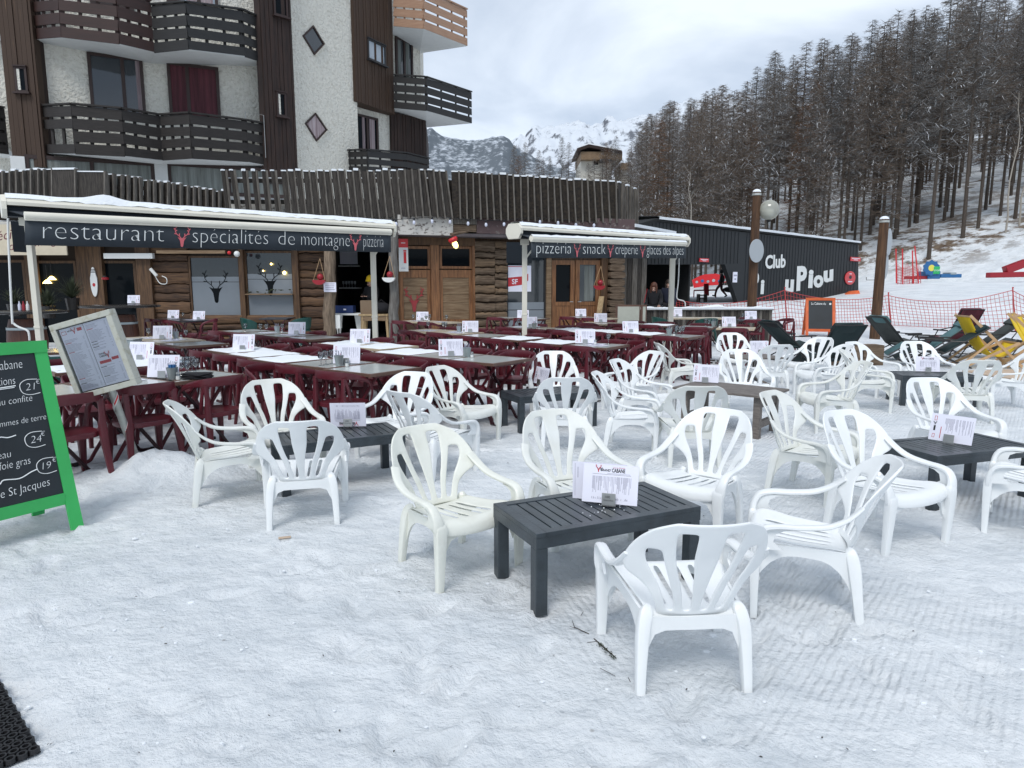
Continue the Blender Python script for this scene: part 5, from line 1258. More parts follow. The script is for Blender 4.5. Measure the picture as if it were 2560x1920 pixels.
def up_top(cs, dz):   # hidden top edge: same rail height
    out_ = []
    for px, pyb, Y in cs:
        p = at(px, pyb, Y); t = (p.z + dz - CAMH); r = None
        # pixel row of a point dz higher
        y_, z_ = p.y, p.z + dz - CAMH; d = y_ * cp_ - z_ * sp_; w_ = y_ * sp_ + z_ * cp_; out_.append((px, 960 - FPX * w_ / d, pyb, Y))
    return out_
balcony(up_top([(87, 101, 20.8), (155, 97, 20.1), (299, 114, 20.4), (386, 133, 21.2)], 1.42), 'balcony_red', [(386, 22.2), (98, 21.05)])
balcony([(386, 13, 134, 21.2), (472, 6, 127, 21.0), (612, 25, 144, 22.4), (668, 51, 163, 23.4)], 'balcony_black', [(668, 23.65), (386, 22.2)])
balcony([(103, 266, 386, 20.9), (190, 261, 389, 20.0), (313, 272, 393, 20.4), (408, 288, 405, 21.3)], 'balcony_grey', [(408, 22.35), (101, 21.05)], miss=((0, 1), ))
balcony([(408, 288, 404, 21.3), (481, 283, 399, 21.0), (620, 301, 408, 22.4), (677, 312, 419, 23.2)], 'balcony_grey', [(677, 23.65), (408, 22.35)])
balcony([(-60, 262, 386, 21.0), (-10, 266, 386, 20.6), (22, 270, 389, 20.9)], 'balcony_grey', [(22, 21.6), (-60, 21.4)])
balcony(up_top([(-60, 80, 21.0), (-10, 86, 20.6), (14, 90, 20.9)], 1.42), 'balcony_red', [(14, 21.6), (-60, 21.4)])
balcony(up_top([(985, 68, 28.0), (1059, 74, 27.6), (1168, 117, 29.6)], 1.42), 'balcony_pine', [(1052, 30.5), (985, 29.2)])
balcony([(986, 188, 273, 28.0), (1066, 193, 280, 27.6), (1179, 231, 310, 30.0)], 'balcony_black', [(1064, 30.8), (986, 29.2)], miss=())
balcony([(871, 377, 450, 26.0), (920, 375, 452, 25.6), (1018, 383, 458, 27.5), (1073, 397, 465, 29.2)], 'balcony_black', [], slab=False)
# folding chair on the upper balcony and clothes racks seen as thin rails
for (px, py, Y, w_, lb) in ((118, 262, 20.9, .7, 'thin drying rack on the lower left balcony'), (614, 296, 22.4, .55, 'thin drying rack on the lower right balcony')):
    p = at(px, py, Y + .4); mb = MB(); mb.mt('steel').tube([p + Vector((0, 0, -1.2)), p + Vector((0, 0, .2)), p + Vector((w_, .1, .12)), p + Vector((w_, .1, -1.2))], .012, 5); o = mb.build('drying_rack'); tag(o, lb, 'drying rack', 'drying racks on the balconies')

# ------------------------------------------------------------------ club hut
hut = thing('club_hut', (0, 0, 0), 0, 'black clad club hut with white lettering and a snowy roof edge', 'hut')
HA, HB = at(1590, 700, 24.2), at(2146, 700, 38.0); HP = Plane((HA.x, HA.y), (HB.x, HB.y))
def hz(px, py): return HP.uz(px, py)
mb = MB(); mb.mt('hut_black')
def hpoly(pts, th=.2, m='hut_black', d=0.0, name='wall', par=None):
    mb = MB(); mb.mt(m); mb.prism([HP.uz(*p) for p in pts], HP.P(0, 0, d - th), HP.u, UP, th); return mb.build(name, par or hut)
hpoly([(1860, 640), (1855, 800), (2144, 775), (2146, 611), (1860, 578)][::1]) if False else None
hpoly([(1600, 795), (1600, 660), (1500, 660), (1500, 590), (1640, 553), (1740, 565), (1740, 661)][::-1]) if False else None
# front wall in three convex pieces around the open passage
hpoly([(1560, 577), (1640, 553), (1856, 580), (1812, 661), (1560, 661)][::-1], name='fascia')
hpoly([(1856, 580), (2146, 612), (2146, 775), (1856, 790)][::-1])
hpoly([(1812, 661), (1856, 580), (1856, 790)][::-1])
hpoly([(1560, 661), (1608, 661), (1608, 800), (1560, 800)][::-1])
# corrugation ribs
mb = MB(); mb.mt('hut_black')
x = 1862
while x < 2142:
    u = HP.uz(x, 700)[0]; z1 = HP.uz(x, 580 + (x - 1856) * .110)[1] - .03; HP.slab(mb, u, .5, u + .05, z1, .0, .014); x += 7.2
x = 1566
while x < 1854:
    u = HP.uz(x, 620)[0]; z1 = HP.uz(x, 553 + max(0, (x - 1640)) * .125 + max(0, 1640 - x) * .30)[1] - .03; HP.slab(mb, u, HP.uz(x, 659)[1], u + .05, z1, .0, .014); x += 9
mb.build('cladding', hut)
# deep dark porch behind the left part, roof and snow
e0 = HP.uz(1560, 640)[0]; e1 = HP.uz(1740, 640)[0]; e2 = HP.uz(2146, 640)[0]
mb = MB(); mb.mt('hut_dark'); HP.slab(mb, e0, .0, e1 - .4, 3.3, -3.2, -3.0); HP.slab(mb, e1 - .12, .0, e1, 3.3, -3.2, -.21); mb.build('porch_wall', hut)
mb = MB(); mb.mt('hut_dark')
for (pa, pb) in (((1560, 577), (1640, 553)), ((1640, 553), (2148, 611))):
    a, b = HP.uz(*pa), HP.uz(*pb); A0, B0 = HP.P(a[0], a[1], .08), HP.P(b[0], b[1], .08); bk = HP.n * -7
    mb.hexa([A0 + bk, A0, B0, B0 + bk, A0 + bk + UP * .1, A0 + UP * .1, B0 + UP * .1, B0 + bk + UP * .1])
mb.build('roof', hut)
mb = MB(); mb.mt('snow'); a, b = HP.uz(1642, 553), HP.uz(2147, 611); n = 60; vs = []
for i in range(n + 1):
    u = a[0] + (b[0] - a[0]) * i / n; z = a[1] + (b[1] - a[1]) * i / n + .10; h = .05 + .03 * noise.noise(Vector((i * .3, 1, 1)))
    for d, dz in ((.10, -.03), (.12, .03 + h * .5), (.02, h + .03), (-3, h + .25), (-6.9, .05)): vs.append(HP.P(u, z + dz, d))
mb.add(vs, [(i * 5 + k, (i + 1) * 5 + k, (i + 1) * 5 + k + 1, i * 5 + k + 1) for i in range(n) for k in range(4)]); mb.build('snow_layer', hut, smooth=True)
mb = MB(); mb.mt('hut_black'); u1 = HP.uz(2146, 700)[0]; zt_ = HP.uz(2146, 612)[1]; HP.slab(mb, u1 - .12, .3, u1 - .002, zt_, -7, -.21); mb.build('wall', hut)
def hword(s, pa, pb, size, thin=.03, rot=0):
    u0, z0 = HP.uz(*pa); u1 = HP.uz(*pb)[0]; mb = MB(); mb.mt('white_paint'); txt(mb, s, HP.P(u0, z0, 0), HP.u, UP, size=size, W=(u1 - u0), thin=thin, off=.034, rot=rot); mb.build('lettering', hut)
hword('Club', (1911, 671), (1962, 668), .80, .035, R(3))
hword('P', (1874, 726), (1893, 726), 1.15, .05, R(-5)); hword('i', (1899, 733), (1908, 733), .85, .05)
hword('u', (1960, 727), (1982, 727), 1.05, .05); hword('P', (1989, 724), (2014, 724), 1.5, .05, R(3)); hword('i', (2018, 717), (2030, 717), 1.2, .05); hword('o', (2031, 716), (2056, 716), 1.1, .05); hword('u', (2057, 705), (2081, 705), 1.1, .05, R(6))
def hsign(px0, py0, px1, py1, m, nm, lines=None):
    mb = MB(); mb.mt(m); u0, z0, u1, z1 = HP.rect(mb, px0, py0, px1, py1, .03, .06); mb.mt(lines or 'paper')
    for i in range(2): HP.slab(mb, u0 + (u1 - u0) * (.1 + .2 * i), z0 + (z1 - z0) * (.6 - .36 * i), u1 - (u1 - u0) * (.1 + .2 * i), z0 + (z1 - z0) * (.75 - .36 * i), .0602, .063)
    mb.build(nm, hut)
hsign(1746, 646, 1769, 655, 'red_plastic', 'sign_board'); hsign(2124, 643, 2149, 653, 'red_plastic', 'sign_board'); hsign(1830, 680, 1840, 706, 'paper', 'notice', 'ink_grey')
c = HP.uz(2123, 695); mb = MB(); mb.mt('red_plastic').prism([(c[0] + .70 * math.cos(a), c[1] + .36 * math.sin(a)) for a in [2 * math.pi * i / 28 for i in range(28)]], HP.P(0, 0, .03), HP.u, UP, .03)
mb.mt('ink_black').prism([(c[0] + .2 * math.cos(a), c[1] + .04 + .10 * math.sin(a)) for a in [2 * math.pi * i / 10 for i in range(10)]], HP.P(0, 0, .061), HP.u, UP, .002)
mb.mt('paper'); HP.slab(mb, c[0] - .3, c[1] - .22, c[0] + .3, c[1] - .17, .0602, .063); HP.slab(mb, c[0] - .15, c[1] + .2, c[0] + .15, c[1] + .24, .0602, .063); mb.build('round_sign', hut)
# slanting white-lit opening edge
# scenery through the passage: red banner wall and bench
def banner(pts, Y, lb, m='red_plastic'):
    vs = [at(px, py, Y) for px, py in pts]; k = len(vs); mb = MB(); mb.mt(m); mb.add([tuple(v) for v in vs] + [(v.x, v.y + .03, v.z) for v in vs], [tuple(range(k)), tuple(range(2 * k - 1, k - 1, -1))] + [(i, i + k, (i + 1) % k + k, (i + 1) % k) for i in range(k)])
    for i in range(6):
        px = 1742 + i * 14; c_ = at(px, 705 - (i % 2) * 2 - i * .6, Y - .02); mb.mt(('sign_grey', 'blue_paint', 'zinc')[i % 3]).sphere(c_, .13 if i % 2 else .11, 8, (1, .05, .9))
    o = mb.build('banner'); return tag(o, lb, 'banner')
banner([(1730, 700), (1735, 720), (1770, 714), (1800, 712), (1816, 704), (1812, 690), (1790, 684), (1760, 686), (1745, 692)], 52, 'red banner with round badges seen through the hut passage')
mb = MB(); mb.mt('crimson'); a, b = at(1735, 726, 40), at(1790, 725, 40); mb.beam(a, b, .06, .08); mb.beam(at(1760, 724, 40) - UP * .02, at(1772, 724, 40), .05, .7); mb.beam(a, (a.x, a.y, a.z - .9), .05, .05); mb.beam(b, (b.x, b.y, b.z - .9), .05, .05)
o = mb.build('barrier'); tag(o, 'red barrier rail in the hut passage', 'barrier')
for i, (x0, x1, py) in enumerate(((1745, 1765, 738), )):
    mb = MB(); mb.mt('brown_stain'); a, b = at(x0, py, 30), at(x1, py, 30); mb.beam(a, b, .4, .05); mb.beam(a - UP * .15, b - UP * .15, .4, .05); mb.box((a.x + .02, a.y, a.z - .2), (.05, .4, .5)); mb.box((b.x - .02, b.y, b.z - .2), (.05, .4, .5)); o = mb.build('bench'); tag(o, 'low dark bench behind the snowy plank fence', 'bench')
# orange crash mat at the corner
P_ = [at(px, py, 36) for px, py in ((2097, 752), (2104, 742), (2130, 728), (2148, 726), (2150, 734), (2138, 746), (2115, 757), (2100, 757))]
mb = MB(); mb.mt('orange_mat'); k = len(P_); mb.add([tuple(p) for p in P_] + [(p.x + .1, p.y + .5, p.z) for p in P_], [tuple(range(k)), tuple(range(2 * k - 1, k - 1, -1))] + [(i, i + k, (i + 1) % k + k, (i + 1) % k) for i in range(k)]); o = mb.build('crash_mat'); tag(o, 'orange crash mat leaning at the right corner of the black hut', 'crash mat')

# ------------------------------------------------------------------ plank fence with snow cap, boards
t_ = thing('plank_fence', (0, 0, 0), 0, 'grey plank fence capped with snow behind the terrace tables', 'fence')
FA, FB = at(1560, 764, 19.3), at(1930, 773, 19.6); n = 46; FP = Plane((FA.x, FA.y), (FB.x, FB.y)); zt0, zt1 = FA.z, FB.z
for i in range(n):
    mb = MB(); mb.mt('old_wood' if i % 3 else 'old_wood_edge'); a = FP.len * i / n; z = zt0 + (zt1 - zt0) * i / n; FP.slab(mb, a + .006, -.05, a + FP.len / n - .006, z - .02 + random.uniform(-.01, .01), 0, .03 + .01 * (i % 2)); mb.build('plank', t_)
mb = MB(); mb.mt('old_wood_edge'); FP.slab(mb, -.02, zt1 - .03, FP.len + .02, zt1, -.06, .08); mb.build('rail', t_)
mb = MB(); mb.mt('snow'); vs = []; m = 60
for i in range(m + 1):
    u = FP.len * i / m; h = .05 + .04 * noise.noise(Vector((i * .25, 0, 7))) + .06 * math.exp(-((i - 36) / 4) ** 2); z = zt1
    for d, dz in ((.10, .0), (.11, .02 + h * .5), (.02, h + .02), (-.10, .0)): vs.append(FP.P(u, z + dz, d))
mb.add(vs, [(i * 4 + k, (i + 1) * 4 + k, (i + 1) * 4 + k + 1, i * 4 + k + 1) for i in range(m) for k in range(3)]); mb.build('snow_layer', t_, smooth=True)
for (a, b, lb) in ((1540, 1602, 'wide sage green board in a brown frame against the fence'), (1603, 1618, 'narrow sage green board beside the wide one against the fence')):
    A = at(a, 762, 18.9); B = at(b, 764, 18.9); mb = MB(); mb.mt('table_edge'); mb.box(((A.x + B.x) / 2, 18.95, A.z / 2 + .05), (B.x - A.x, .03, A.z - .1)); mb.mt('sage_board').box(((A.x + B.x) / 2 + .01, 18.93, A.z / 2 + .05), (B.x - A.x - .09, .03, A.z - .2)); o = mb.build('display_board'); tag(o, lb, 'board')
mb = MB(); mb.mt('pine_board').beam(at(1496, 800, 20.3), at(1504, 741, 20.5), .16, .03); o = mb.build('loose_plank'); tag(o, 'loose pale plank leaning beside the double doors', 'plank')

# ------------------------------------------------------------------ red net fence
t_ = thing('net_fence', (0, 0, 0), 0, 'sagging red safety net on thin red poles across the snow', 'fence')
posts = [(1690, 746, 775, 24.5), (1962, 722, 812, 23.0), (2221, 735, 800, 23.8), (2532, 722, 812, 22.6), (2720, 735, 830, 22)]
pp = []
for (px, pt, pb, Y) in posts:
    a = at(px, pt, Y); b = at(px + 6, pb + 20, Y); b.z = ground_z(b.x, b.y); pp.append((a, b)); mb = MB(); mb.mt('net_red').tube([b, a, a + UP * .06], [.018, .018, .03], 6); mb.build('pole', t_)
for i in range(len(pp) - 1):
    mb = MB(); mb.mt('net_red'); (a0, b0_), (a1, b1_) = pp[i], pp[i + 1]; L_ = (a1 - a0).length; nc = int(L_ / .115); nr = 9; sag = .28 if i != 1 else .22
    def npt(s, t): top = a0.lerp(a1, s) - UP * (sag * 4 * s * (1 - s) + .05); bot = b0_.lerp(b1_, s) + UP * .02; p = top.lerp(bot, t); p.y += .05 * math.sin(s * 9 + t * 3); return p
    for c_ in range(nc + 1): mb.tube([npt(c_ / nc, r_ / 4) for r_ in range(5)], .0075, 3, cap=False)
    for r_ in range(nr + 1): mb.tube([npt(c_ / 24, r_ / nr) for c_ in range(25)], .0075 if r_ else .013, 3, cap=False)
    mb.build('net', t_)

# ------------------------------------------------------------------ lamp posts
def lamppost(px0, py0, px1, py1, Y, r, lb, globe, discs):
    a = at(px1, py1, Y); b = at(px0, py0, Y); t_ = thing('lamp_post', (0, 0, 0), 0, lb, 'lamp post', 'wooden lamp posts'); 
    mb = MB(); mb.mt('lamp_wood'); pts = [a.lerp(b, i / 8) for i in range(9)]; pts[0].z = -.05
    mb.tube(pts, [r * 1.08 - .02 * i / 8 for i in range(9)], 14); mb.build('post', t_, smooth=True)
    mb = MB(); mb.mt('snow').sphere(b, r * .95, 12, (1, 1, .7)); mb.build('snow_cap', t_, smooth=True)
    mb = MB(); mb.mt('galv_post').lathe(b - UP * .1, [(r + .004, 0), (r + .004, .06)], 16, cap=False); mb.build('band', t_)
    if globe:
        g = at(globe[0], globe[1], Y - .05); gr = globe[2] / 1700 * Y; gl = bpy.data.objects.new('globe_lamp', None); COL.objects.link(gl); gl.parent = t_
        mb = MB(); mb.mt('globe_glass').sphere(g, gr, 24); mb.build('globe', gl, smooth=True)
        mb = MB(); mb.mt('white_paint').lathe(g - UP * gr * .7, [(.10, 0), (.13, .06), (.13, .20), (.08, .22)], 14); mb.mt('galv_post')
        for i in range(4): mb.lathe(g + UP * (-.08 + i * .07), [(.10, 0), (.13, .02), (.10, .035)], 14)
        mb.build('fitting', gl, smooth=True)
        mb = MB(); mb.mt('black_metal').lathe(g - UP * (gr + .05), [(.05, 0), (.07, .07)], 10); mb.tube([g - UP * (gr + .04), g - UP * (gr + .12) + Vector((-.1, 0, 0)), Vector((b.x, Y, g.z - gr - .1))], .02, 6); mb.build('bracket', gl)
    for (cx, cy, rx, ry, dy) in discs:
        c_ = at(cx, cy, Y + dy); mb = MB(); mb.mt('sign_grey'); R1, R2 = rx / 1700 * Y, ry / 1700 * Y; ang = math.acos(min(1, rx / ry)) if rx < ry else 0
        e1_ = Vector((math.cos(ang), math.sin(ang), 0)); mb.prism([(R2 * math.cos(k), R2 * math.sin(k)) for k in [2 * math.pi * i / 32 for i in range(32)]], c_, e1_, UP, .012); mb.build('round_sign', t_)
lamppost(1892, 480, 1878, 800, 19.95, .125, 'wooden lamp post with a globe lamp and a round sign back', (1923, 525, 24), [(1891, 627, 23, 28, -.22)])
lamppost(2211, 548, 2186, 852, 20.3, .138, 'leaning wooden post with three grey round sign backs', None, [(2222, 605, 21, 33, .24), (2213, 664, 21, 33, .24), (2204, 731, 19, 33, .24)])

# ------------------------------------------------------------------ orange chalkboard, loungers, deck chairs
def aboard(t_, w_, h_, dep, m, mside, bw, board='chalkboard'):
    """A-board: front frame leaning back, rear frame; local +y is behind"""
    for sg in (-1, 1):
        mb = MB(); mb.mt(m if sg < 0 else mside)
        f = lambda x, z, o=0.0: Vector((x, sg * (dep * (1 - z / h_)) + sg * o, z))
        for x in (-w_ / 2 + bw / 2, w_ / 2 - bw / 2): mb.beam(f(x, 0), f(x, h_), bw, .022, up=(0, 1, 0))
        mb.beam(f(-w_ / 2, h_ + bw * .45, .014), f(w_ / 2, h_ + bw * .45, .014), .024, bw); zb = h_ * .18
        mb.beam(f(-w_ / 2 + bw, zb), f(w_ / 2 - bw, zb), .02, bw); mb.build('frame', t_)
        mb = MB(); mb.mt(board); q = [f(-w_ / 2 + bw * .9, zb), f(w_ / 2 - bw * .9, zb), f(w_ / 2 - bw * .9, h_), f(-w_ / 2 + bw * .9, h_)]; nn = (q[1] - q[0]).cross(q[3] - q[0]).normalized() * .004
        mb.hexa([q[0] - nn, q[1] - nn, q[1] + nn, q[0] + nn, q[3] - nn, q[2] - nn, q[2] + nn, q[3] + nn]); mb.build('board', t_)
g = at(2046, 828, 21.4); t_ = thing('chalkboard_sign', (g.x, 21.4, 0), R(-14), 'orange framed chalkboard standing in the snow before the net', 'chalkboard')
aboard(t_, .86, 1.12, .36, 'orange_wood', 'orange_wood', .085)
mb = MB(); mb.mt('chalk'); ey = Vector((0, .36 / 1.12, 1)).normalized(); txt(mb, 'La Cabane du', Vector((-.27, -.36 * .12 - .03, .98)), (1, 0, 0), ey, size=.12, W=.42, off=.006); mb.build('lettering', t_); mb = MB(); mb.mt('chalk').sphere((.28, -.36 * .10 - .03, 1.01), .035, 8, (1, .1, 1)); mb.build('chalk_mark', t_)
def lounger(x, y, a, col_, pil, back, lb, seat=True, leg=35):
    t_ = thing('sun_lounger', (x, y, 0), R(a), lb, 'lounger', 'folding loungers on the snow')
    bl = .86; ca, sa = math.cos(R(back)), math.sin(R(back)); B0 = Vector((0, -.05, .29)); B1 = B0 + Vector((0, -ca, sa)) * bl; S1 = Vector((0, .42, .38)); L1 = S1 + Vector((0, .42 * math.cos(R(leg)), -.42 * math.sin(R(leg))))
    def cloth(name, pts, wd, m, sagv=.05):
        n = len(pts); vs = []; k = 6
        for i, p in enumerate(pts):
            for j in range(k + 1):
                s = j / k * 2 - 1; d = (pts[min(i + 1, n - 1)] - pts[max(i - 1, 0)]).normalized(); nn = Vector((0, d.z, -d.y)); vs.append(p + Vector((s * wd / 2, 0, 0)) + nn * sagv * (1 - s * s))
        mb = MB(); mb.mt(m).add(vs, [(i * (k + 1) + j, i * (k + 1) + j + 1, (i + 1) * (k + 1) + j + 1, (i + 1) * (k + 1) + j) for i in range(n - 1) for j in range(k)]); part(name, bake(mb.mesh(name, True), .02), t_)
    cloth('back_sling', [B0.lerp(B1, i / 5) for i in range(6)], .54, col_)
    if seat: cloth('seat_sling', [B0, B0.lerp(S1, .5) - UP * .03, S1, L1], .54, col_, .03)
    c = B0.lerp(B1, .88) + Vector((0, .05, .03)); e_ = (B1 - B0).normalized()
    mb = MB(); mb.mt(pil); M_ = Matrix(((1, 0, 0), (0, e_.y, sa), (0, e_.z, ca))).to_3x3(); mb.box(c, (.52, .20, .07), M=Matrix((Vector((1, 0, 0)), e_, Vector((0, sa, ca)))).transposed()); mb.build('headrest', t_, bevel=.03, smooth=True)
    mb = MB(); mb.mt('black_metal')
    for sg in (-1, 1):
        X = sg * .29; v = lambda p: Vector((X, p.y, p.z)); mb.tube([v(B1), v(B0), v(S1), v(L1)], .013, 6)
        mb.tube([v(B0.lerp(B1, .45)), (X, .20, .52), (X, .5, .02)], .013, 6); mb.tube([(X, .42, .38), (X, -.5, .02)], .013, 6); mb.tube([(X, -.05, .29), (X, .5, .02)], .011, 6)
        mb.mt('black_rubber').box((X * 1.06, .1, .53), (.05, .42, .03)); mb.mt('black_metal')
    mb.tube([(-.29, .5, .02), (.29, .5, .02)], .013, 6); mb.tube([(-.29, -.5, .02), (.29, -.5, .02)], .013, 6); mb.tube([(-.29, B1.y, B1.z), (.29, B1.y, B1.z)], .013, 6); mb.build('frame', t_)
lounger(5.60, 12.0, 6, 'lounger_green', 'lounger_green', 48, 'dark green lounger seen from behind in front of the wooden post')
lounger(6.05, 14.6, -70, 'lounger_green', 'black_cloth', 38, 'green lounger with a black pillow right of the last terrace tables')
lounger(8.7, 15.3, -75, 'lounger_grey', 'lounger_teal', 44, 'dark grey lounger with a teal headrest right of the leaning post')
lounger(8.75, 14.3, 72, 'lounger_teal', 'lounger_teal', 40, 'teal lounger facing left in the middle of the lounger group')
lounger(8.45, 13.4, 68, 'lounger_green', 'lounger_green', 36, 'dark green lounger reclined to the right in front of the teal one')
lounger(10.55, 16.2, 8, 'lounger_maroon', 'lounger_maroon', 60, 'maroon lounger seen from behind among the dark ones')
lounger(10.35, 15.0, 76, 'lounger_grey', 'lounger_grey', 40, 'dark grey lounger behind the yellow deck chairs')
lounger(11.8, 15.4, 76, 'lounger_grey', 'lounger_green', 42, 'dark lounger at the right edge behind the yellow chairs')
def deckchair(x, y, a, word, lb):
    t_ = thing('deck_chair', (x, y, 0), R(a), lb, 'deck chair', 'yellow deck chairs on the snow')
    for sg in (-1, 1):
        mb = MB(); mb.mt('beech'); X = sg * .29; mb.beam((X, .52, .03), (X, -.50, 1.02), .022, .05); mb.beam((X * .93, -.52, .03), (X * .93, .42, .50), .022, .05); mb.beam((X * 1.06, -.05, .56), (X * 1.06, -.62, .04), .02, .04); mb.build('side_frame', t_)
    mb = MB(); mb.mt('beech'); mb.beam((-.29, .52, .05), (.29, .52, .05), .04, .03); mb.beam((-.27, -.5, .05), (.27, -.5, .05), .04, .03); mb.beam((-.29, -.50, 1.0), (.29, -.50, 1.0), .03, .03); mb.beam((-.27, .42, .50), (.27, .42, .50), .03, .03); mb.build('crossbar', t_)
    pts = cat_rom([(0, -.50, 1.01), (0, -.34, .70), (0, -.12, .36), (0, .12, .24), (0, .30, .34), (0, .42, .50)], 4); k = 4; n = len(pts); vs = []
    for p in pts:
        for j in range(k + 1): vs.append(Vector((-.255 + .51 * j / k, p[1], p[2] - .02 * (1 - (2 * j / k - 1) ** 2))))
    mb = MB(); mb.mt('yellow_cloth').add(vs, [(i * (k + 1) + j, i * (k + 1) + j + 1, (i + 1) * (k + 1) + j + 1, (i + 1) * (k + 1) + j) for i in range(n - 1) for j in range(k)]); part('sling', bake(mb.mesh('sling', True), .006), t_)
    mb = MB(); mb.mt('ink_grey'); d = Vector((0, -.22, .34)).normalized(); txt(mb, word, Vector((.2, -.27, .60)), (-1, 0, 0), d, size=.13, W=.40, off=-.02, thin=.01); mb.build('lettering', t_)
    return t_
deckchair(9.25, 13.2, -98, 'GRAND', 'nearer left yellow deck chair with pale wooden frame')
deckchair(10.75, 13.9, -135, 'GRAND', 'yellow deck chair behind the first, at the right edge')
deckchair(10.15, 12.9, -140, 'GRAND', 'yellow deck chair lettered GRAND, cut by the right edge')
mb = MB(); mb.mt('pale_mat').box((9.75, 12.1, .012), (2.6, 1.3, .03), rz=.15); o = mb.build('floor_mat', bevel=.01); tag(o, 'sandy mat lying on the snow under the yellow deck chairs', 'mat')
mb = MB(); mb.mt('log_grey')
for (dx, dy, s) in ((0, 0, .5), (.5, .05, .4)): mb.box((6.7 + dx, 13.6 + dy, .2), (s, .35, .42))
o = mb.build('crate'); tag(o, 'low wooden crate standing behind the dark green lounger', 'crate')
# leftovers on the slope: red poles with nets, blue lift trolley, red pads
t_ = thing('slalom_poles', (0, 0, 0), 0, 'bundle of red poles and slack netting on the slope', 'pole bundle')
for (x0, y0, x1, y1) in ((2240, 622, 2241, 708), (2256, 622, 2257, 722), (2281, 626, 2283, 722), (2287, 615, 2297, 718)):
    mb = MB(); mb.mt('red_plastic').tube([at(x1, y1, 41), at(x0, y0, 41)], .035, 6); mb.build('pole', t_)
mb = MB(); mb.mt('net_red')
for i in range(26):
    x = 2243 + i * 2.4; mb.tube([at(x, 655 + 14 * abs(math.sin(i * .3)), 41.1), at(x + random.uniform(-3, 3), 724, 41.1)], .012, 3)
for i in range(9): mb.tube([at(2241, 665 + i * 7, 41.1), at(2262, 672 + i * 6.5, 41.1), at(2282, 664 + i * 7, 41.1), at(2302, 680 + i * 5, 41.1)], .012, 3)
mb.build('net', t_)
t_ = thing('lift_trolley', (0, 0, 0), 0, 'blue lift cabin part with a sun picture and green sign', 'equipment')
def pbox(m, px0, py0, px1, py1, Y, th, name, par):
    a, b = at(px0, py1, Y), at(px1, py0, Y); mb = MB(); mb.mt(m).box(((a.x + b.x) / 2, Y + th / 2, (a.z + b.z) / 2), (b.x - a.x, th, b.z - a.z)); return mb.build(name, par, bevel=.03)
pbox('blue_paint', 2320, 678, 2352, 697, 43, 1.2, 'body', t_); pbox('blue_paint', 2352, 685, 2405, 694, 43, 1.2, 'base', t_); pbox('crimson', 2277, 690, 2322, 698, 43.1, .8, 'base', t_); pbox('sign_green', 2333, 666, 2351, 685, 42.9, .06, 'sign_board', t_); pbox('zinc', 2376, 681, 2392, 688, 43, .8, 'motor', t_)
c_ = at(2327, 670, 43); mb = MB(); mb.mt('blue_paint').prism([((.45 + .08 * (i % 2)) * math.cos(k), (.42 + .08 * (i % 2)) * math.sin(k)) for i, k in enumerate([2 * math.pi * i / 20 for i in range(20)])], c_, (1, 0, 0), UP, .08); mb.mt('sun_yellow').prism([(.2 * math.cos(k), .2 * math.sin(k)) for k in [2 * math.pi * i / 12 for i in range(12)]], c_, (1, 0, 0), UP, .09); mb.build('sun_panel', t_)
mb = MB(); mb.mt('paper'); txt(mb, 'STOP', at(2335, 678, 42.86), (1, 0, 0), UP, size=.14, W=.36); mb.build('lettering', t_)
for (P0, P1, w_, lb) in (((2470, 688), (2562, 686), .35, 'red pad lying flat on the upper slope'), ((2512, 676), (2566, 656), .5, 'red pad leaning up on the upper slope')):
    a, b = at(*P0, 46), at(*P1, 46); mb = MB(); mb.mt('crimson').beam(a, b, .5, w_); o = mb.build('safety_pad', bevel=.05); tag(o, lb, 'pad', 'red safety pads on the slope')
mb = MB(); mb.mt('steel').tube([at(2166, 693, 40), at(2166, 700, 40), at(2190, 700, 40), at(2190, 693, 40)], .03, 5); o = mb.build('metal_rail'); tag(o, 'small metal rail in the snow behind the leaning post', 'rail')

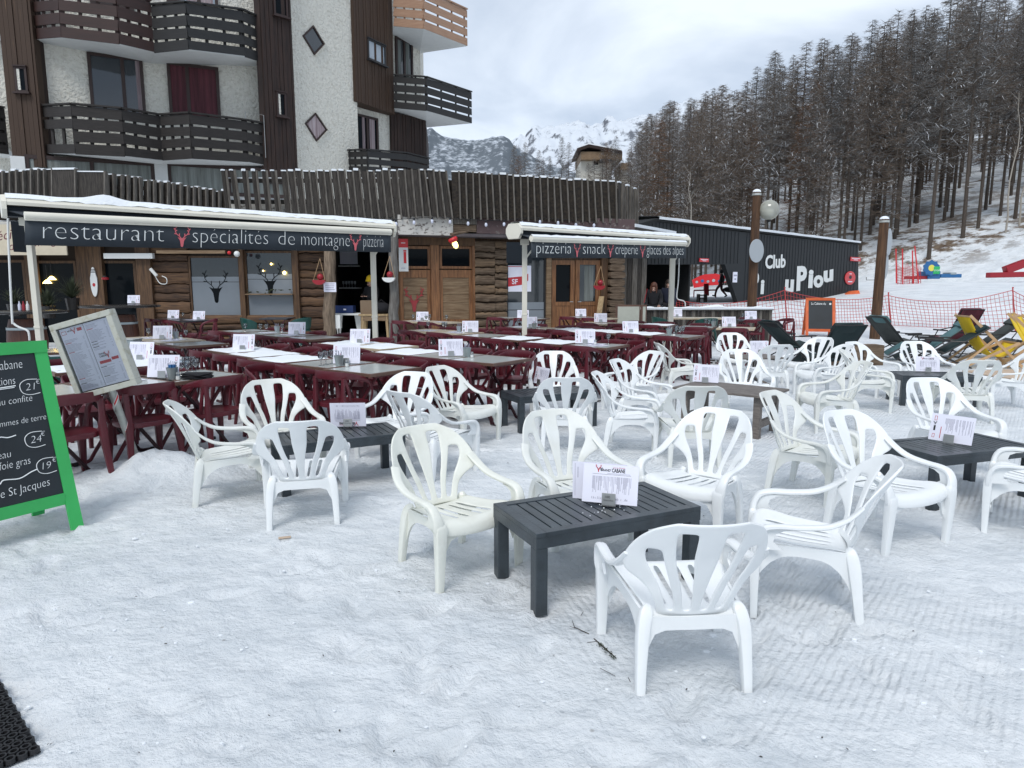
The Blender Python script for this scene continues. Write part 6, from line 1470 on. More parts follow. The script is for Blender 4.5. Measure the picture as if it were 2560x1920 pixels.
# ------------------------------------------------------------------ mountains
def mountain_mat(name, rock, snow, sl0, sl1, nsc, tree=0.0):
    m = bpy.data.materials.new(name); m.use_nodes = True; t = m.node_tree; b = t.nodes['Principled BSDF']; b.inputs['Roughness'].default_value = 1; b.inputs['Specular IOR Level'].default_value = 0.05
    n = t.nodes.new; l = t.links.new; g = n('ShaderNodeNewGeometry'); sep = n('ShaderNodeSeparateXYZ'); l(g.outputs['Normal'], sep.inputs[0])
    q = n('ShaderNodeTexNoise'); q.inputs['Scale'].default_value = nsc; q.inputs['Detail'].default_value = 10; q.inputs['Roughness'].default_value = 0.72; l(g.outputs['Position'], q.inputs[0])
    a = n('ShaderNodeMath'); a.operation = 'MULTIPLY_ADD'; a.inputs[1].default_value = 1.15; l(q.outputs[0], a.inputs[0]); l(sep.outputs['Z'], a.inputs[2])
    r = n('ShaderNodeValToRGB'); r.color_ramp.elements[0].position = sl0 / 2; r.color_ramp.elements[1].position = sl1 / 2
    h = n('ShaderNodeMath'); h.operation = 'MULTIPLY'; h.inputs[1].default_value = .5; l(a.outputs[0], h.inputs[0]); l(h.outputs[0], r.inputs[0])
    r.color_ramp.elements[0].color = (*rock, 1); r.color_ramp.elements[1].color = (*snow, 1)
    col_ = r.outputs[0]
    if tree:
        v = n('ShaderNodeTexVoronoi'); v.inputs['Scale'].default_value = .085; l(g.outputs['Position'], v.inputs[0]); q2 = n('ShaderNodeTexNoise'); q2.inputs['Scale'].default_value = .006; q2.inputs['Detail'].default_value = 6; l(g.outputs['Position'], q2.inputs[0])
        a2 = n('ShaderNodeMath'); a2.operation = 'MULTIPLY_ADD'; a2.inputs[1].default_value = tree; l(q2.outputs[0], a2.inputs[0]); l(v.outputs['Distance'], a2.inputs[2])
        r2 = n('ShaderNodeValToRGB'); r2.color_ramp.elements[0].position = .93; r2.color_ramp.elements[1].position = .98; mm = n('ShaderNodeMath'); mm.operation = 'MULTIPLY'; mm.inputs[1].default_value = .5; l(a2.outputs[0], mm.inputs[0]); l(mm.outputs[0], r2.inputs[0])
        r2.color_ramp.elements[0].color = (1, 1, 1, 1); r2.color_ramp.elements[1].color = (0, 0, 0, 1)
        mx = n('ShaderNodeMix'); mx.data_type = 'RGBA'; l(r2.outputs[0], mx.inputs[0]); mx.inputs[6].default_value = (.07, .09, .10, 1); l(col_, mx.inputs[7]); col_ = mx.outputs[2]
    l(col_, b.inputs['Base Color']); MATS[name] = m
mountain_mat('peak_snow', (.14, .15, .17), (.62, .66, .71), 1.22, 1.36, .020)
mountain_mat('peak_forest', (.13, .15, .17), (.55, .59, .64), 1.44, 1.66, .070)
def ridge(name, prof, Y, depth, m, rough_, seed):
    """prof: (px, py) skyline; slopes fall towards the viewer"""
    nx, ny = 300, 90; xs0, xs1 = prof[0][0], prof[-1][0]; vs = []
    def sk(px):
        for (a, b) in zip(prof, prof[1:]):
            if px <= b[0]: t = (px - a[0]) / (b[0] - a[0]); return a[1] + (b[1] - a[1]) * t
        return prof[-1][1]
    for j in range(ny + 1):
        t = j / ny; YY = Y - depth * (1 - t)
        for i in range(nx + 1):
            px = xs0 + (xs1 - xs0) * i / nx; top = at(px, sk(px), Y); z = top.z * (t ** 1.15)
            X = top.x; k = noise.ridged_multi_fractal(Vector((X / 150 + seed, YY / 260, seed)), .9, 2.1, 6, 1.0, 2.0)
            amp = rough_ * (1 - .75 * t ** 3); gul = noise.noise(Vector((X / 34, YY / 240 + z / 300, seed))) * rough_ * .30
            vs.append((X, YY + (k - 1) * 20, z + (k - 1.1) * amp + gul + noise.noise(Vector((X / 12, YY / 20, 1))) * rough_ * .16))
    for i in range(nx + 1): x, y, z = vs[ny * (nx + 1) + i]; vs.append((x, y + 300, z * .5))
    mb = MB(); mb.mt(m).add(vs, [(j * (nx + 1) + i, j * (nx + 1) + i + 1, (j + 1) * (nx + 1) + i + 1, (j + 1) * (nx + 1) + i) for j in range(ny + 1) for i in range(nx)]); o = mb.build(name); o.data.polygons.foreach_set('use_smooth', [True] * len(o.data.polygons)); struct(o)
ridge('snowy_mountain', [(900, 420), (1100, 400), (1230, 352), (1290, 340), (1340, 322), (1385, 318), (1430, 300), (1470, 302), (1500, 310), (1550, 296), (1600, 286), (1640, 278), (1720, 250), (1850, 235), (2100, 260), (2400, 300)], 2400, 1300, 'peak_snow', 62, 3.3)
ridge('forested_mountain', [(500, 420), (800, 380), (1000, 345), (1062, 322), (1078, 324), (1095, 338), (1130, 346), (1200, 349), (1240, 345), (1258, 341), (1272, 352), (1300, 378), (1350, 402), (1450, 440), (1600, 500)], 1500, 850, 'peak_forest', 30, 8.1)

# ------------------------------------------------------------------ larches
def larch(seed, H_, twig, dens=1.0, bare=.28, wid=1.0, snowy=.5):
    rnd = random.Random(seed); root = thing('larch_tree', (0, 0, -500), 0, 'bare larch tree on the snowy hillside', 'tree')
    mb = MB(); mb.mt('bark'); bx, by = rnd.uniform(-.35, .35), rnd.uniform(-.35, .35)
    def ax(t): return Vector((bx * math.sin(t * 2.6) * t, by * math.sin(t * 3.1) * t, H_ * t))
    mb.tube([ax(i / 10) - Vector((0, 0, .4 if i == 0 else 0)) for i in range(11)], [.0078 * H_ * (1 - .93 * i / 10) + .01 for i in range(11)], 7); mb.build('trunk', root, smooth=True)
    vs = []; fs = []; ms = []; CR = MB(); CR.mt(twig); CR.mt('snow'); CR.mt(twig)
    def blade(a, b, w0, w1, mi, up_=False):
        d = (b - a); 
        if d.length < 1e-4: return
        s = d.cross(Vector((0, 0, 1)) if not up_ else d.cross(Vector((0, 0, 1)))); s = s.normalized() if s.length > 1e-4 else Vector((1, 0, 0))
        CR.cur = mi; CR.add([a - s * w0, a + s * w0, b + s * w1, b - s * w1], [(0, 1, 2, 3)])
    nb = int(125 * dens)
    for i in range(nb):
        t = bare + (1 - bare) * (i / nb) ** .92; dead = False
        if i % 12 == 0 and t < .5: t = rnd.uniform(.08, bare); dead = True
        k = (t - bare) / (1 - bare); L_ = H_ * .145 * wid * (max(0, 1 - k) ** .72) * (.55 + .45 * min(1, k * 4 + .3)) * rnd.uniform(.65, 1.15) + .18
        if dead: L_ = H_ * .07 * rnd.uniform(.5, 1.3)
        a = rnd.uniform(0, 6.283); o = ax(t); d = Vector((math.cos(a), math.sin(a), 0)); dr = rnd.uniform(.02, .30) * (1 - k * .8)
        p0 = o; p1 = o + d * L_ * .4 + Vector((0, 0, -dr * L_ * .5 + .05 * k)); p2 = o + d * L_ * .75 + Vector((0, 0, -dr * L_ * .75)); p3 = o + d * L_ + Vector((0, 0, -dr * L_ * .6 + .12 * L_ * rnd.random() + k * .25 * L_))
        r0 = .028 * (1 - .6 * k) + .008
        for (q0, q1, w0, w1) in ((p0, p1, r0, r0 * .75), (p1, p2, r0 * .75, r0 * .55), (p2, p3, r0 * .55, r0 * .25)):
            blade(q0, q1, w0, w1, 0); blade(q0, q1, w0, w1, 0, True)
            if rnd.random() < snowy: up = Vector((0, 0, r0 * .9)); blade(q0 + up, q1 + up, w0 * 1.15, w1 * 1.15, 1)
        if dead: continue
        nt_ = int(7 + L_ * 6)
        for j in range(nt_):
            s = rnd.uniform(.12, 1); q = (p0.lerp(p1, s / .4) if s < .4 else p1.lerp(p2, (s - .4) / .35) if s < .75 else p2.lerp(p3, (s - .75) / .25)); sd_ = Vector((-d.y, d.x, 0)) * rnd.choice((-1, 1)); tl = (.22 + .30 * (1 - abs(s - .4))) * rnd.uniform(.5, 1.25) * (.6 + .06 * H_ * (1 - k * .5))
            e_ = q + (d * rnd.uniform(.1, .8) + sd_ * rnd.uniform(.2, 1) + Vector((0, 0, rnd.uniform(-.55, .25)))).normalized() * tl
            blade(q, e_, .013, .006, 0, rnd.random() < .6)
            if rnd.random() < snowy * .30: blade(q + Vector((0, 0, .015)), e_ + Vector((0, 0, .015)), .018, .009, 1)
    CR.names = [twig, 'snow']; CR.build('crown', root); return root
protos = [Kit(larch(11, 20, 'twigs', 1.25, .30, 1.0, .40)), Kit(larch(12, 21, 'twigs_grey', 1.2, .36, .9, .6)), Kit(larch(13, 18, 'twigs', 1.3, .22, 1.05, .35)), Kit(larch(14, 22, 'twigs_grey', 1.1, .42, .85, .65)), Kit(larch(15, 16, 'twigs_rust', 1.45, .18, 1.05, .12)), Kit(larch(16, 19, 'twigs', 1.25, .30, 1.15, .5))]
GF = 'larches of the forest slope'; rndt = random.Random(42)
front = [  # base px, base distance, kind, scale, label
 (2322, 56, 1, 1.0, 'tall larch trunk right above the blue lift part'), (2402, 58, 3, .98, 'larch with a thick straight trunk left of the bare saplings, above the slope'), (2438, 60, 0, .95, 'larch standing close right of the thick straight trunk'),
 (2352, 66, 2, 1.05, 'larch a little behind the trunk above the blue lift part'), (2285, 68, 1, .95, 'larch rising behind the red poles'), (2238, 64, 3, .9, 'larch directly right of the leaning post'), (2150, 62, 5, .85, 'larch rising behind the right corner of the black hut'),
 (2108, 60, 0, .80, 'larch behind the right half of the black hut roof'), (2050, 63, 3, .86, 'larch behind the white club lettering of the hut'), (2010, 60, 1, .8, 'larch behind the middle of the black hut roof'), (2490, 62, 5, .9, 'slim larch right of the paired trunks on the slope'),
 (2528, 60, 1, .92, 'larch near the right edge of the photo at the foot of the slope'), (2575, 58, 0, .95, 'larch cut by the right edge of the photo'), (2190, 74, 2, 1.0, 'larch between the leaning post and the hut corner, further up')]
def place_tree(px, Y, kind, sc, lb, grp):
    p = at(px, 640, Y); z = ground_z(p.x, p.y) - .25; protos[kind].put((p.x, p.y, z), rndt.uniform(0, 6.28), lb, grp, sc)
for f_ in front: place_tree(f_[0], f_[1], f_[2], f_[3], f_[4], GF)
SK = [(1560, 345), (1600, 290), (1660, 247), (1708, 240), (1750, 220), (1780, 207), (1826, 228), (1850, 165), (1882, 126), (1925, 120), (1999, 90), (2082, 64), (2125, 45), (2207, 14), (2290, -25), (2400, -60), (2700, -100)]
def skyline(px):
    for (a, b) in zip(SK, SK[1:]):
        if px <= b[0]: return a[1] + (b[1] - a[1]) * (px - a[0]) / (b[0] - a[0])
    return SK[-1][1]
cnt = 0; tries = 0; placed = []
HS = [20, 21, 18, 22, 16, 19]
while cnt < 236 and tries < 6000:
    tries += 1; px = rndt.uniform(1565, 2640); Y = rndt.choice((rndt.uniform(58, 82), rndt.uniform(62, 110), rndt.uniform(80, 135)))
    if px > 2230 and Y < 66: continue
    X = (px - 1280) / 1700 * Y; z = ground_z(X, Y)
    if any((X - a) ** 2 + (Y - b) ** 2 < 5.0 for a, b in placed): continue
    kind = rndt.choice((0, 1, 2, 3, 5, 0, 4) if px < 2100 or Y < 90 else (0, 1, 3, 5, 1, 3)); sc = rndt.uniform(.72, 1.10)
    zl = at(px, skyline(px) + rndt.choice((0, 0, 15, 40)), Y).z
    if z + HS[kind] * sc > zl: sc = (zl - z) / HS[kind]
    if sc < .42: continue
    placed.append((X, Y)); cnt += 1
    protos[kind].put((X, Y, z - .2), rndt.uniform(0, 6.28), 'bare rusty brown larch in the packed forest slope' if kind == 4 else ('snow streaked grey larch in the packed forest slope' if kind in (1, 3) else 'bare brown larch in the packed forest slope'), GF, sc)
# trees round the distant chalet
for i, (px, top, Y, kind) in enumerate(((1285, 360, 118, 0), (1312, 352, 124, 2), (1345, 372, 120, 5), (1372, 392, 115, 0), (1400, 338, 122, 1), (1418, 352, 116, 2), (1436, 380, 119, 0), (1530, 336, 112, 1), (1545, 395, 108, 2), (1590, 330, 112, 0), (1602, 300, 104, 5), (1625, 280, 100, 2), (1510, 352, 118, 4), (1355, 395, 112, 2), (1295, 385, 112, 4), (1500, 366, 108, 2), (1562, 372, 104, 0), (1478, 392, 106, 5), (1520, 358, 102, 0), (1540, 380, 100, 2), (1465, 404, 104, 2), (1612, 345, 98, 0), (1586, 352, 100, 2))):
    X = (px - 1280) / 1700 * Y; z = ground_z(X, Y); H_ = at(px, top, Y).z - z; protos[kind].put((X, Y, z - .2), i * 1.3, 'bare larch of the thin group left of and around the distant chalet', 'larches around the distant chalet', max(.3, H_ / HS[kind]))
print('trees', cnt)
# pale birch-like saplings
for (px, Y, h, lb) in ((1716, 52, 9, 'thin pale sapling rising behind the left of the hut roof'), (2508, 57, 11, 'tall thin pale sapling on the right of the slope'), (2540, 58, 9, 'short thin pale sapling near the right edge')):
    p = at(px, 640, Y); z = ground_z(p.x, p.y); t_ = thing('sapling', (p.x, p.y, z - .1), 0, lb, 'tree', 'pale saplings'); rnd = random.Random(px); mb = MB(); mb.mt('pale_bark'); pts = [Vector((rnd.uniform(-.06, .06) * i, 0, h * i / 8)) for i in range(9)]; mb.tube(pts, [.07 * (1 - i / 9) + .008 for i in range(9)], 6); mb.build('trunk', t_)
    mb = MB(); mb.mt('pale_bark')
    for i in range(16): q = pts[4].lerp(pts[8], rnd.random()); a = rnd.uniform(0, 6.28); mb.tube([q, q + Vector((math.cos(a) * .6, math.sin(a) * .6, .7)) * rnd.uniform(.5, 1.4)], [.016, .006], 3)
    mb.build('crown', t_)
# distant chalet
t_ = thing('chalet', (0, 0, 0), 0, 'distant chalet with wooden upper storeys among bare larches', 'chalet')
def cbox(m, x0, y0, x1, y1, Y, th, nm): return pbox(m, x0, y0, x1, y1, Y, th, nm, t_)
cbox('roughcast', 1450, 398, 1530, 520, 121, 9, 'wall'); cbox('panel_wood', 1452, 379, 1556, 399, 119.5, 10.5, 'upper_storey'); cbox('panel_wood', 1552, 407, 1582, 424, 120, 8, 'side_wing'); cbox('roughcast', 1552, 424, 1580, 520, 121, 7, 'wall')
a, b, c, d = at(1443, 378, 119), at(1472, 368, 119), at(1555, 384, 119), at(1552, 390, 119); mb = MB(); mb.mt('brown_stain')
for p, q in ((a, b), (b, c)): mb.hexa([p, q, q + Vector((0, 11, 0)), p + Vector((0, 11, 0)), p + UP * .5, q + UP * .5, q + Vector((0, 11, .5)), p + Vector((0, 11, .5))])
mb.mt('snow')
for p, q in ((a, b), (b, c)): mb.hexa([p + UP * .5, q + UP * .5, q + Vector((0, 11, .5)), p + Vector((0, 11, .5)), p + UP * .7, q + UP * .7, q + Vector((0, 11, .7)), p + Vector((0, 11, .7))])
mb.build('roof', t_); cbox('glass_dark', 1484, 401, 1496, 412, 120.9, .2, 'window'); cbox('dark_frame', 1500, 397, 1530, 404, 118.5, 1.8, 'balcony')
# ------------------------------------------------------------------ green chalkboard
t_ = thing('chalkboard_sign', (-3.31, 4.137, 0), R(58), 'big green framed chalkboard with handwritten dishes and prices at the left edge', 'chalkboard')
GHt, GD = 1.165, .27
aboard(t_, .84, GHt, GD, 'green_paint', 'green_side', .075)
gl = math.hypot(GHt, GD); gey = Vector((0, GD, GHt)) / gl; gnn = Vector((1, 0, 0)).cross(gey)
def gtext(s, u, v, size, W=None, rot=0.0, name='lettering', thin=-.018, shear=.22):
    """u metres left of the right inner edge, v metres below the top"""
    u *= .84; W = W * .84 if W else None; mb = MB(); mb.mt('chalk'); O = Vector((.42 - .068 - u, -GD, 0)) + gey * (gl - v); txt(mb, s, O, (1, 0, 0), gey, size=size, W=W, off=.007, thin=thin, shear=shear, rot=rot); mb.build(name, t_)
def gline(pts, r=.0035):
    mb = MB(); mb.mt('chalk'); P_ = [Vector((.42 - .068 - u * .84, -GD, 0)) + gey * (gl - v) + gnn * .007 for u, v in pts]; q = cat_rom([tuple(p) for p in P_], 4); mb.tube(q, r, 5); mb.build('chalk_line', t_)
gtext('La Grand Cabane', .566, .105, .085, .46, .02); gtext('Suggestions', .445, .20, .075, .27, .02); gline([(.44, .217), (.30, .212), (.18, .207)]); gline([(.43, .227), (.30, .221), (.19, .217)], .0025)
def price(s, u, v):
    gtext(s, u + .033, v, .066, thin=-.022); gtext('€', u - .045, v - .035, .042)
    gline([(u - .055, v - .066), (u + .02, v - .068), (u + .066, v - .04), (u + .06, v + .01), (u + .01, v + .03), (u - .06, v + .024)], .0022)
price('21', .085, .245); price('24', .125, .585); price('19', .085, .765)
gtext("Paleron d'agneau confite", .667, .33, .062, .58, .03); gtext('au thym', .53, .41, .062, .20, .03); gtext('et purée de pommes de terre', .65, .462, .055, .63, .03)
gline([(.50, .53), (.45, .515), (.41, .53), (.35, .515), (.30, .525), (.245, .518)])
gtext('Filet de veau', .63, .655, .065, .33, .03); gtext('au foie gras', .465, .72, .07, .28, .04)
gline([(.50, .80), (.44, .77), (.41, .80), (.38, .78), (.28, .79), (.20, .765), (.155, .755)])
gtext('Noix de St Jacques', .617, .895, .075, .53, .05)
# ------------------------------------------------------------------ leaning menu board
MBY = 5.25
t_ = thing('menu_board', (0, 0, 0), 0, 'framed menu display on a leaning pole wrapped in red and white tape', 'menu board')
TL, TR, BR_, BL = at(137, 812, MBY), at(289, 772, MBY - .03), at(332, 960, MBY), at(180, 1003, MBY + .03)
ex = ((TR - TL) + (BR_ - BL)).normalized(); ey = ((TL - BL) + (TR - BR_)).normalized(); ey = (ey - ex * ey.dot(ex)).normalized(); W_ = (TR - TL).length; H_ = (TL - BL).length; O_ = (TL + TR + BR_ + BL) / 4 - ex * W_ / 2 - ey * H_ / 2; nn = ex.cross(ey).normalized()
def lb_(mb, x0, y0, x1, y1, d0, d1): 
    q = [O_ + ex * x + ey * y for x, y in ((x0, y0), (x1, y0), (x1, y1), (x0, y1))]; mb.hexa([q[0] + nn * d1, q[1] + nn * d1, q[1] + nn * d0, q[0] + nn * d0, q[3] + nn * d1, q[2] + nn * d1, q[2] + nn * d0, q[3] + nn * d0])
mb = MB(); mb.mt('lichen_frame'); fw = .044
lb_(mb, 0, 0, W_, fw, -.055, .012); lb_(mb, 0, H_ - fw, W_, H_, -.055, .012); lb_(mb, 0, fw, fw, H_ - fw, -.055, .0125); lb_(mb, W_ - fw, fw, W_, H_ - fw, -.055, .0125); mb.mt('galv_post'); lb_(mb, .002, .002, W_ - .002, H_ - .002, -.07, -.0555); mb.build('frame', t_, bevel=.004)
mb = MB(); mb.mt('dark_frame'); lb_(mb, fw, fw, W_ - fw, H_ - fw, -.02, -.012); mb.mt('paper'); lb_(mb, fw + .01, fw + .008, W_ / 2 - .004, H_ - fw - .008, -.0118, -.008); lb_(mb, W_ / 2 + .001, fw + .008, W_ - fw - .01, H_ - fw - .008, -.0118, -.008)
mb.mt('ink_grey'); rn = random.Random(3)
for c_ in (0, 1):
    x0 = (fw + .022) if c_ == 0 else W_ / 2 + .014; cw = W_ / 2 - fw - .045; y = H_ - fw - (.10 if c_ == 0 else .03)
    while y > fw + .02:
        if not (c_ == 1 and .21 < y < .33):
            hd = rn.random() < .12
            if hd: mb.mt('ink_black' if rn.random() < .7 else 'ink_red'); lb_(mb, x0, y, x0 + .05, y + .0045, -.008, -.0074); y -= .012; mb.mt('ink_grey')
            lb_(mb, x0, y, x0 + cw * rn.uniform(.45, .8), y + .0024, -.008, -.0074); lb_(mb, x0 + cw * .93, y, x0 + cw, y + .0024, -.008, -.0074)
        y -= .0088
mb.build('menu_pages', t_)
mb = MB(); mb.mt('ink_red'); lb_(mb, W_ / 2 + .02, .222, W_ / 2 + .115, .245, -.0079, -.0072); lb_(mb, W_ / 2 + .125, .232, W_ - fw - .03, .255, -.0079, -.0072); lb_(mb, fw + .02, H_ - fw - .055, fw + .06, H_ - fw - .028, -.0079, -.0072); lb_(mb, W_ / 2 - .06, H_ - fw - .05, W_ / 2 - .02, H_ - fw - .026, -.0079, -.0072)
mb.mt('paper'); lb_(mb, fw + .023, H_ - fw - .052, fw + .057, H_ - fw - .031, -.0072, -.0068); mb.mt('ink_red')
stag(mb, O_ + ex * (W_ / 2 + .105) + ey * .255, ex, ey, .05, -.0066, .09); stag(mb, O_ + ex * (fw + .125) + ey * (H_ - fw - .065), ex, ey, .045, -.0066, .09)
mb.mt('ink_black'); txt(mb, "GRAND'", O_ + ex * (W_ / 2 + .035) + ey * .292, ex, ey, size=.018, W=.055, off=-.0066, thin=.02); txt(mb, 'CABANE', O_ + ex * (W_ / 2 + .035) + ey * .272, ex, ey, size=.020, W=.06, off=-.0066, thin=.02); txt(mb, "GRAND' CABANE", O_ + ex * (fw + .07) + ey * (H_ - fw - .04), ex, ey, size=.016, W=.045, off=-.0066, thin=.02); mb.build('logo', t_)
mb = MB(); mb.mt('pane_glass'); lb_(mb, fw, fw, W_ - fw, H_ - fw, .000, .003); mb.build('pane', t_)
pb = G(352, 1180); pb.z = .02; ptp = at(262, 930, MBY + .10); mb = MB(); mb.mt('galv_post').tube([pb - (ptp - pb) * .12, ptp], .030, 14); mb.build('pole', t_, smooth=True)
for k, (s0, turns) in enumerate(((.04, 1.5), (.42, 1.25))):
    for m_, o_ in (('white_paint', 0), ('red_plastic', 1)):
        mb = MB(); mb.mt(m_); ax_ = (ptp - pb).normalized(); x_ = ax_.cross(UP).normalized(); y_ = ax_.cross(x_); vs = []; n = 26
        for i in range(n + 1):
            t = i / n; a = t * turns * 6.283 + 2; c_ = pb.lerp(ptp, s0 + t * .36)
            for w_ in (-.022, .022) if o_ == 0 else (-.009, .012): vs.append(c_ + ax_ * (w_ + .012 * math.sin(t * 9)) + (x_ * math.cos(a) + y_ * math.sin(a)) * (.0345 + .001 * o_))
        if o_ == 1: fs_ = [(2 * i, 2 * i + 1, 2 * i + 3, 2 * i + 2) for i in range(n) if (i // 5) % 2 == 0]
        else: fs_ = [(2 * i, 2 * i + 1, 2 * i + 3, 2 * i + 2) for i in range(n)]
        mb.add(vs, fs_); mb.build('tape', t_)
# ------------------------------------------------------------------ rubber ring mat
c0 = G(104, 1884); e1_ = (G(0, 1704) - c0).normalized(); e2_ = Vector((-e1_.y, e1_.x, 0))
if e2_.x > 0: e2_ = -e2_
mb = MB(); mb.mt('black_rubber'); st = .034
for i in range(28):
    for j in range(20):
        p = c0 + e1_ * (.017 + i * st) + e2_ * (.017 + j * st + (.017 if i % 2 else 0)) + UP * .006; n = 8; vs = []
        for (r, z) in ((.0105, .0), (.0105, .016), (.017, .016), (.0185, .0)):
            for k in range(n): a = 6.283 * k / n; vs.append(p + Vector((r * math.cos(a), r * math.sin(a), z + .001 * ((i * 7 + j * 3) % 3))))
        mb.add(vs, [(q * n + k, q * n + (k + 1) % n, (q + 1) * n + (k + 1) % n, (q + 1) * n + k) for q in range(3) for k in range(n)])
q = [c0, c0 + e1_ * .96, c0 + e1_ * .96 + e2_ * .70, c0 + e2_ * .70]; mb.add([v + UP * .005 for v in q], [(0, 1, 2, 3)]); o = mb.build('doormat'); tag(o, 'black rubber ring doormat in the bottom left corner', 'doormat')

# ------------------------------------------------------------------ menus, glasses and small things on the tables
def menu_proto(style):
    root = thing('menu_card', (0, 0, 0), 0, 'white menu card in a steel holder', 'menu'); W2, Hh = .15, .205; lean = .05
    ey = Vector((0, lean, Hh)).normalized(); ex = Vector((1, 0, 0)); O = Vector((-W2, -.004, .008)); nn = ex.cross(ey)
    mb = MB(); mb.mt('paper'); q = [O, O + ex * .30, O + ex * .30 + ey * .21, O + ey * .21]; mb.hexa([q[0] + nn * .002, q[1] + nn * .002, q[1], q[0], q[3] + nn * .002, q[2] + nn * .002, q[2], q[3]]); part('card', mb.mesh('card'), root)
    mb = MB(); rn = random.Random(style)
    def qd(x0, y0, x1, y1, m, d=.0026): mb.mt(m); mb.add([O + ex * x + ey * y + nn * d for x, y in ((x0, y0), (x1, y0), (x1, y1), (x0, y1))], [(0, 1, 2, 3)])
    if style == 0:      # logo on top, rotated listing below (front table)
        mb.mt('ink_red'); stag(mb, O + ex * .082 + ey * .165, ex, ey, .037, .0026, .08); mb.mt('ink_black'); txt(mb, "GRAND'", O + ex * .092 + ey * .172, ex, ey, size=.018, W=.058, off=.0028, thin=.03); txt(mb, 'CABANE', O + ex * .155 + ey * .170, ex, ey, size=.028, W=.072, off=.0028, thin=.03); mb.mt('ink_black'); stag(mb, O + ex * .098 + ey * .175, ex, ey, .015, .003, .2)
        mb.mt('ink_red'); txt(mb, 'Carte des BOISSONS', O + ex * .16 + ey * .192, ex, ey, size=.008, W=.066, off=.0028); qd(.05, .155, .26, .1562, 'ink_black'); qd(.13, .161, .255, .1628, 'ink_grey')
        x = .052
        while x < .262: l_ = rn.uniform(.02, .085) if rn.random() > .3 else .09; qd(x, .145 - l_, x + .0022, .145, 'ink_grey'); qd(x, .02, x + .0022, .02 + rn.choice((.008, .012, .0)) + .001, 'ink_grey'); x += rn.choice((.0042, .0042, .0075))
    else:               # sideways listing with a logo column
        s = 1 if style == 1 else -1
        def X(a, b): return (a, b) if s > 0 else (.30 - b, .30 - a)
        a, b = X(.022, .040); qd(a, .155, b, .19, 'ink_red'); qd(a, .02, b, .05, 'ink_red'); qd(a + .003, .158, b - .003, .187, 'paper', .003); qd(a + .003, .023, b - .003, .047, 'paper', .003)
        a, b = X(.020, .042); qd(a + .004, .075, b - .004, .115, 'ink_black'); mb.mt('ink_black'); stag(mb, O + ex * (.031) + ey * .118 if s > 0 else O + ex * .269 + ey * .118, ex, ey, .028, .0028, .12)
        a, b = X(.075, .080); qd(a, .02, b, .11, 'ink_red'); x = .10
        while x < .285: l_ = rn.uniform(.03, .12); a, b = X(x, x + .0024); qd(a, .18 - l_, b, .18, 'ink_grey'); x += rn.choice((.0055, .0055, .013))
    part('print', mb.mesh('print'), root)
    mb = MB(); mb.mt('steel').box((0, -.012, .005), (.078, .036, .010)); mb.box((0, -.026, .038), (.074, .003, .066), M=Matrix.Rotation(-.12, 3, 'X')); part('holder', mb.mesh('holder', bevel=.0012), root)
    if style == 0: mb = MB(); mb.mt('ink_black'); txt(mb, '100', (-.018, -.0305, .046), (1, 0, 0), (0, .12, 1), size=.018, W=.026, off=.001, thin=-.01); txt(mb, 'Smoothie', (-.026, -.0315, .030), (1, 0, 0), (0, .12, 1), size=.014, W=.052, off=.001, thin=-.01); part('lettering', mb.mesh('lettering'), root)
    return root
KM = [Kit(menu_proto(i)) for i in range(3)]
def short_(l): return (l.split(', ')[1].split(' of ')[0] + ' table of ' + l.split(', ')[1].split(' of ', 1)[1]) if ', ' in l else l
allt = [(x, y, short_(o['label'])) for o in list(COL.objects) if o.name.startswith('bistro_table') for x, y in ((o.location.x, o.location.y),)]
def near_table(p):
    b = min(allt, key=lambda t: (t[0] - p.x) ** 2 + (t[1] - p.y) ** 2); return b
used_lb = {}
def menu(px0, px1, pyb, z, style, lb=None, yaw=0.0, sc=None):
    p = G((px0 + px1) / 2, pyb, z + .003)
    if lb is None:
        t = near_table(p); d = Vector((t[0] - p.x, t[1] - p.y, 0))
        if d.length > .30: q = p + d * (1 - .22 / d.length); p = Vector((q.x, q.y, p.z))
        lb = 'white menu on the ' + t[2]
        if lb in used_lb: return
        used_lb[lb] = 1
    KM[style].put(p, yaw, lb, 'menus standing on the tables', sc)
a = G(1452, 1251, .418); b = G(1601, 1267, .418); ya = math.atan2((b - a).y, (b - a).x)
menu(1476, 1570, 1262, .416, 0, 'landscape drinks menu behind a steel holder on the front grey table', ya * .9)
p = G(1500, 1254, .418); mb = MB(); mb.mt('paper'); 
c_, s_ = math.cos(ya + .05), math.sin(ya + .05); exx = Vector((c_, s_, 0)); eyy = Vector((0, .04, 1)).normalized(); O = G(1432, 1246, .418) + Vector((0, .012, 0)); mb.prism([(0, 0), (.30, 0), (.30, .21), (0, .21)], O, exx, eyy, .002); mb.mt('ink_grey'); mb.prism([(.013, .015), (.0145, .015), (.0145, .2), (.013, .2)], O, exx, eyy, .0005, .0025); mb.prism([(.028, .12), (.031, .12), (.031, .18), (.028, .18)], O, exx, eyy, .0005, .0025)
o = mb.build('paper_sheet'); tag(o, 'plain white sheet half hidden behind the front menu', 'paper')
r_ = KM[0].put(G(871, 1066, .419) + Vector((0, 0, .0)), R(4), 'upside down menu behind a steel holder on the left grey table', 'menus standing on the tables', .98)
for ch in r_.children:
    if ch.name.startswith(('card', 'print')): ch.rotation_euler = (0, R(180), 0); ch.location = (0, -.004, .214); ch.rotation_euler = (R(8), R(180), 0)
    # the sheet is turned head down; flip it about its own normal
    if ch.name.startswith('print'): ch.location = (0, -.010, .214)
r_ = None
menu(2352, 2395, 1108, .411, 1, 'angled menu on the right grey table', R(-52), .98)
menu(2288, 2350, 930, .411, 0, 'menu with red stag logo on the back right grey table', R(-14), .98)
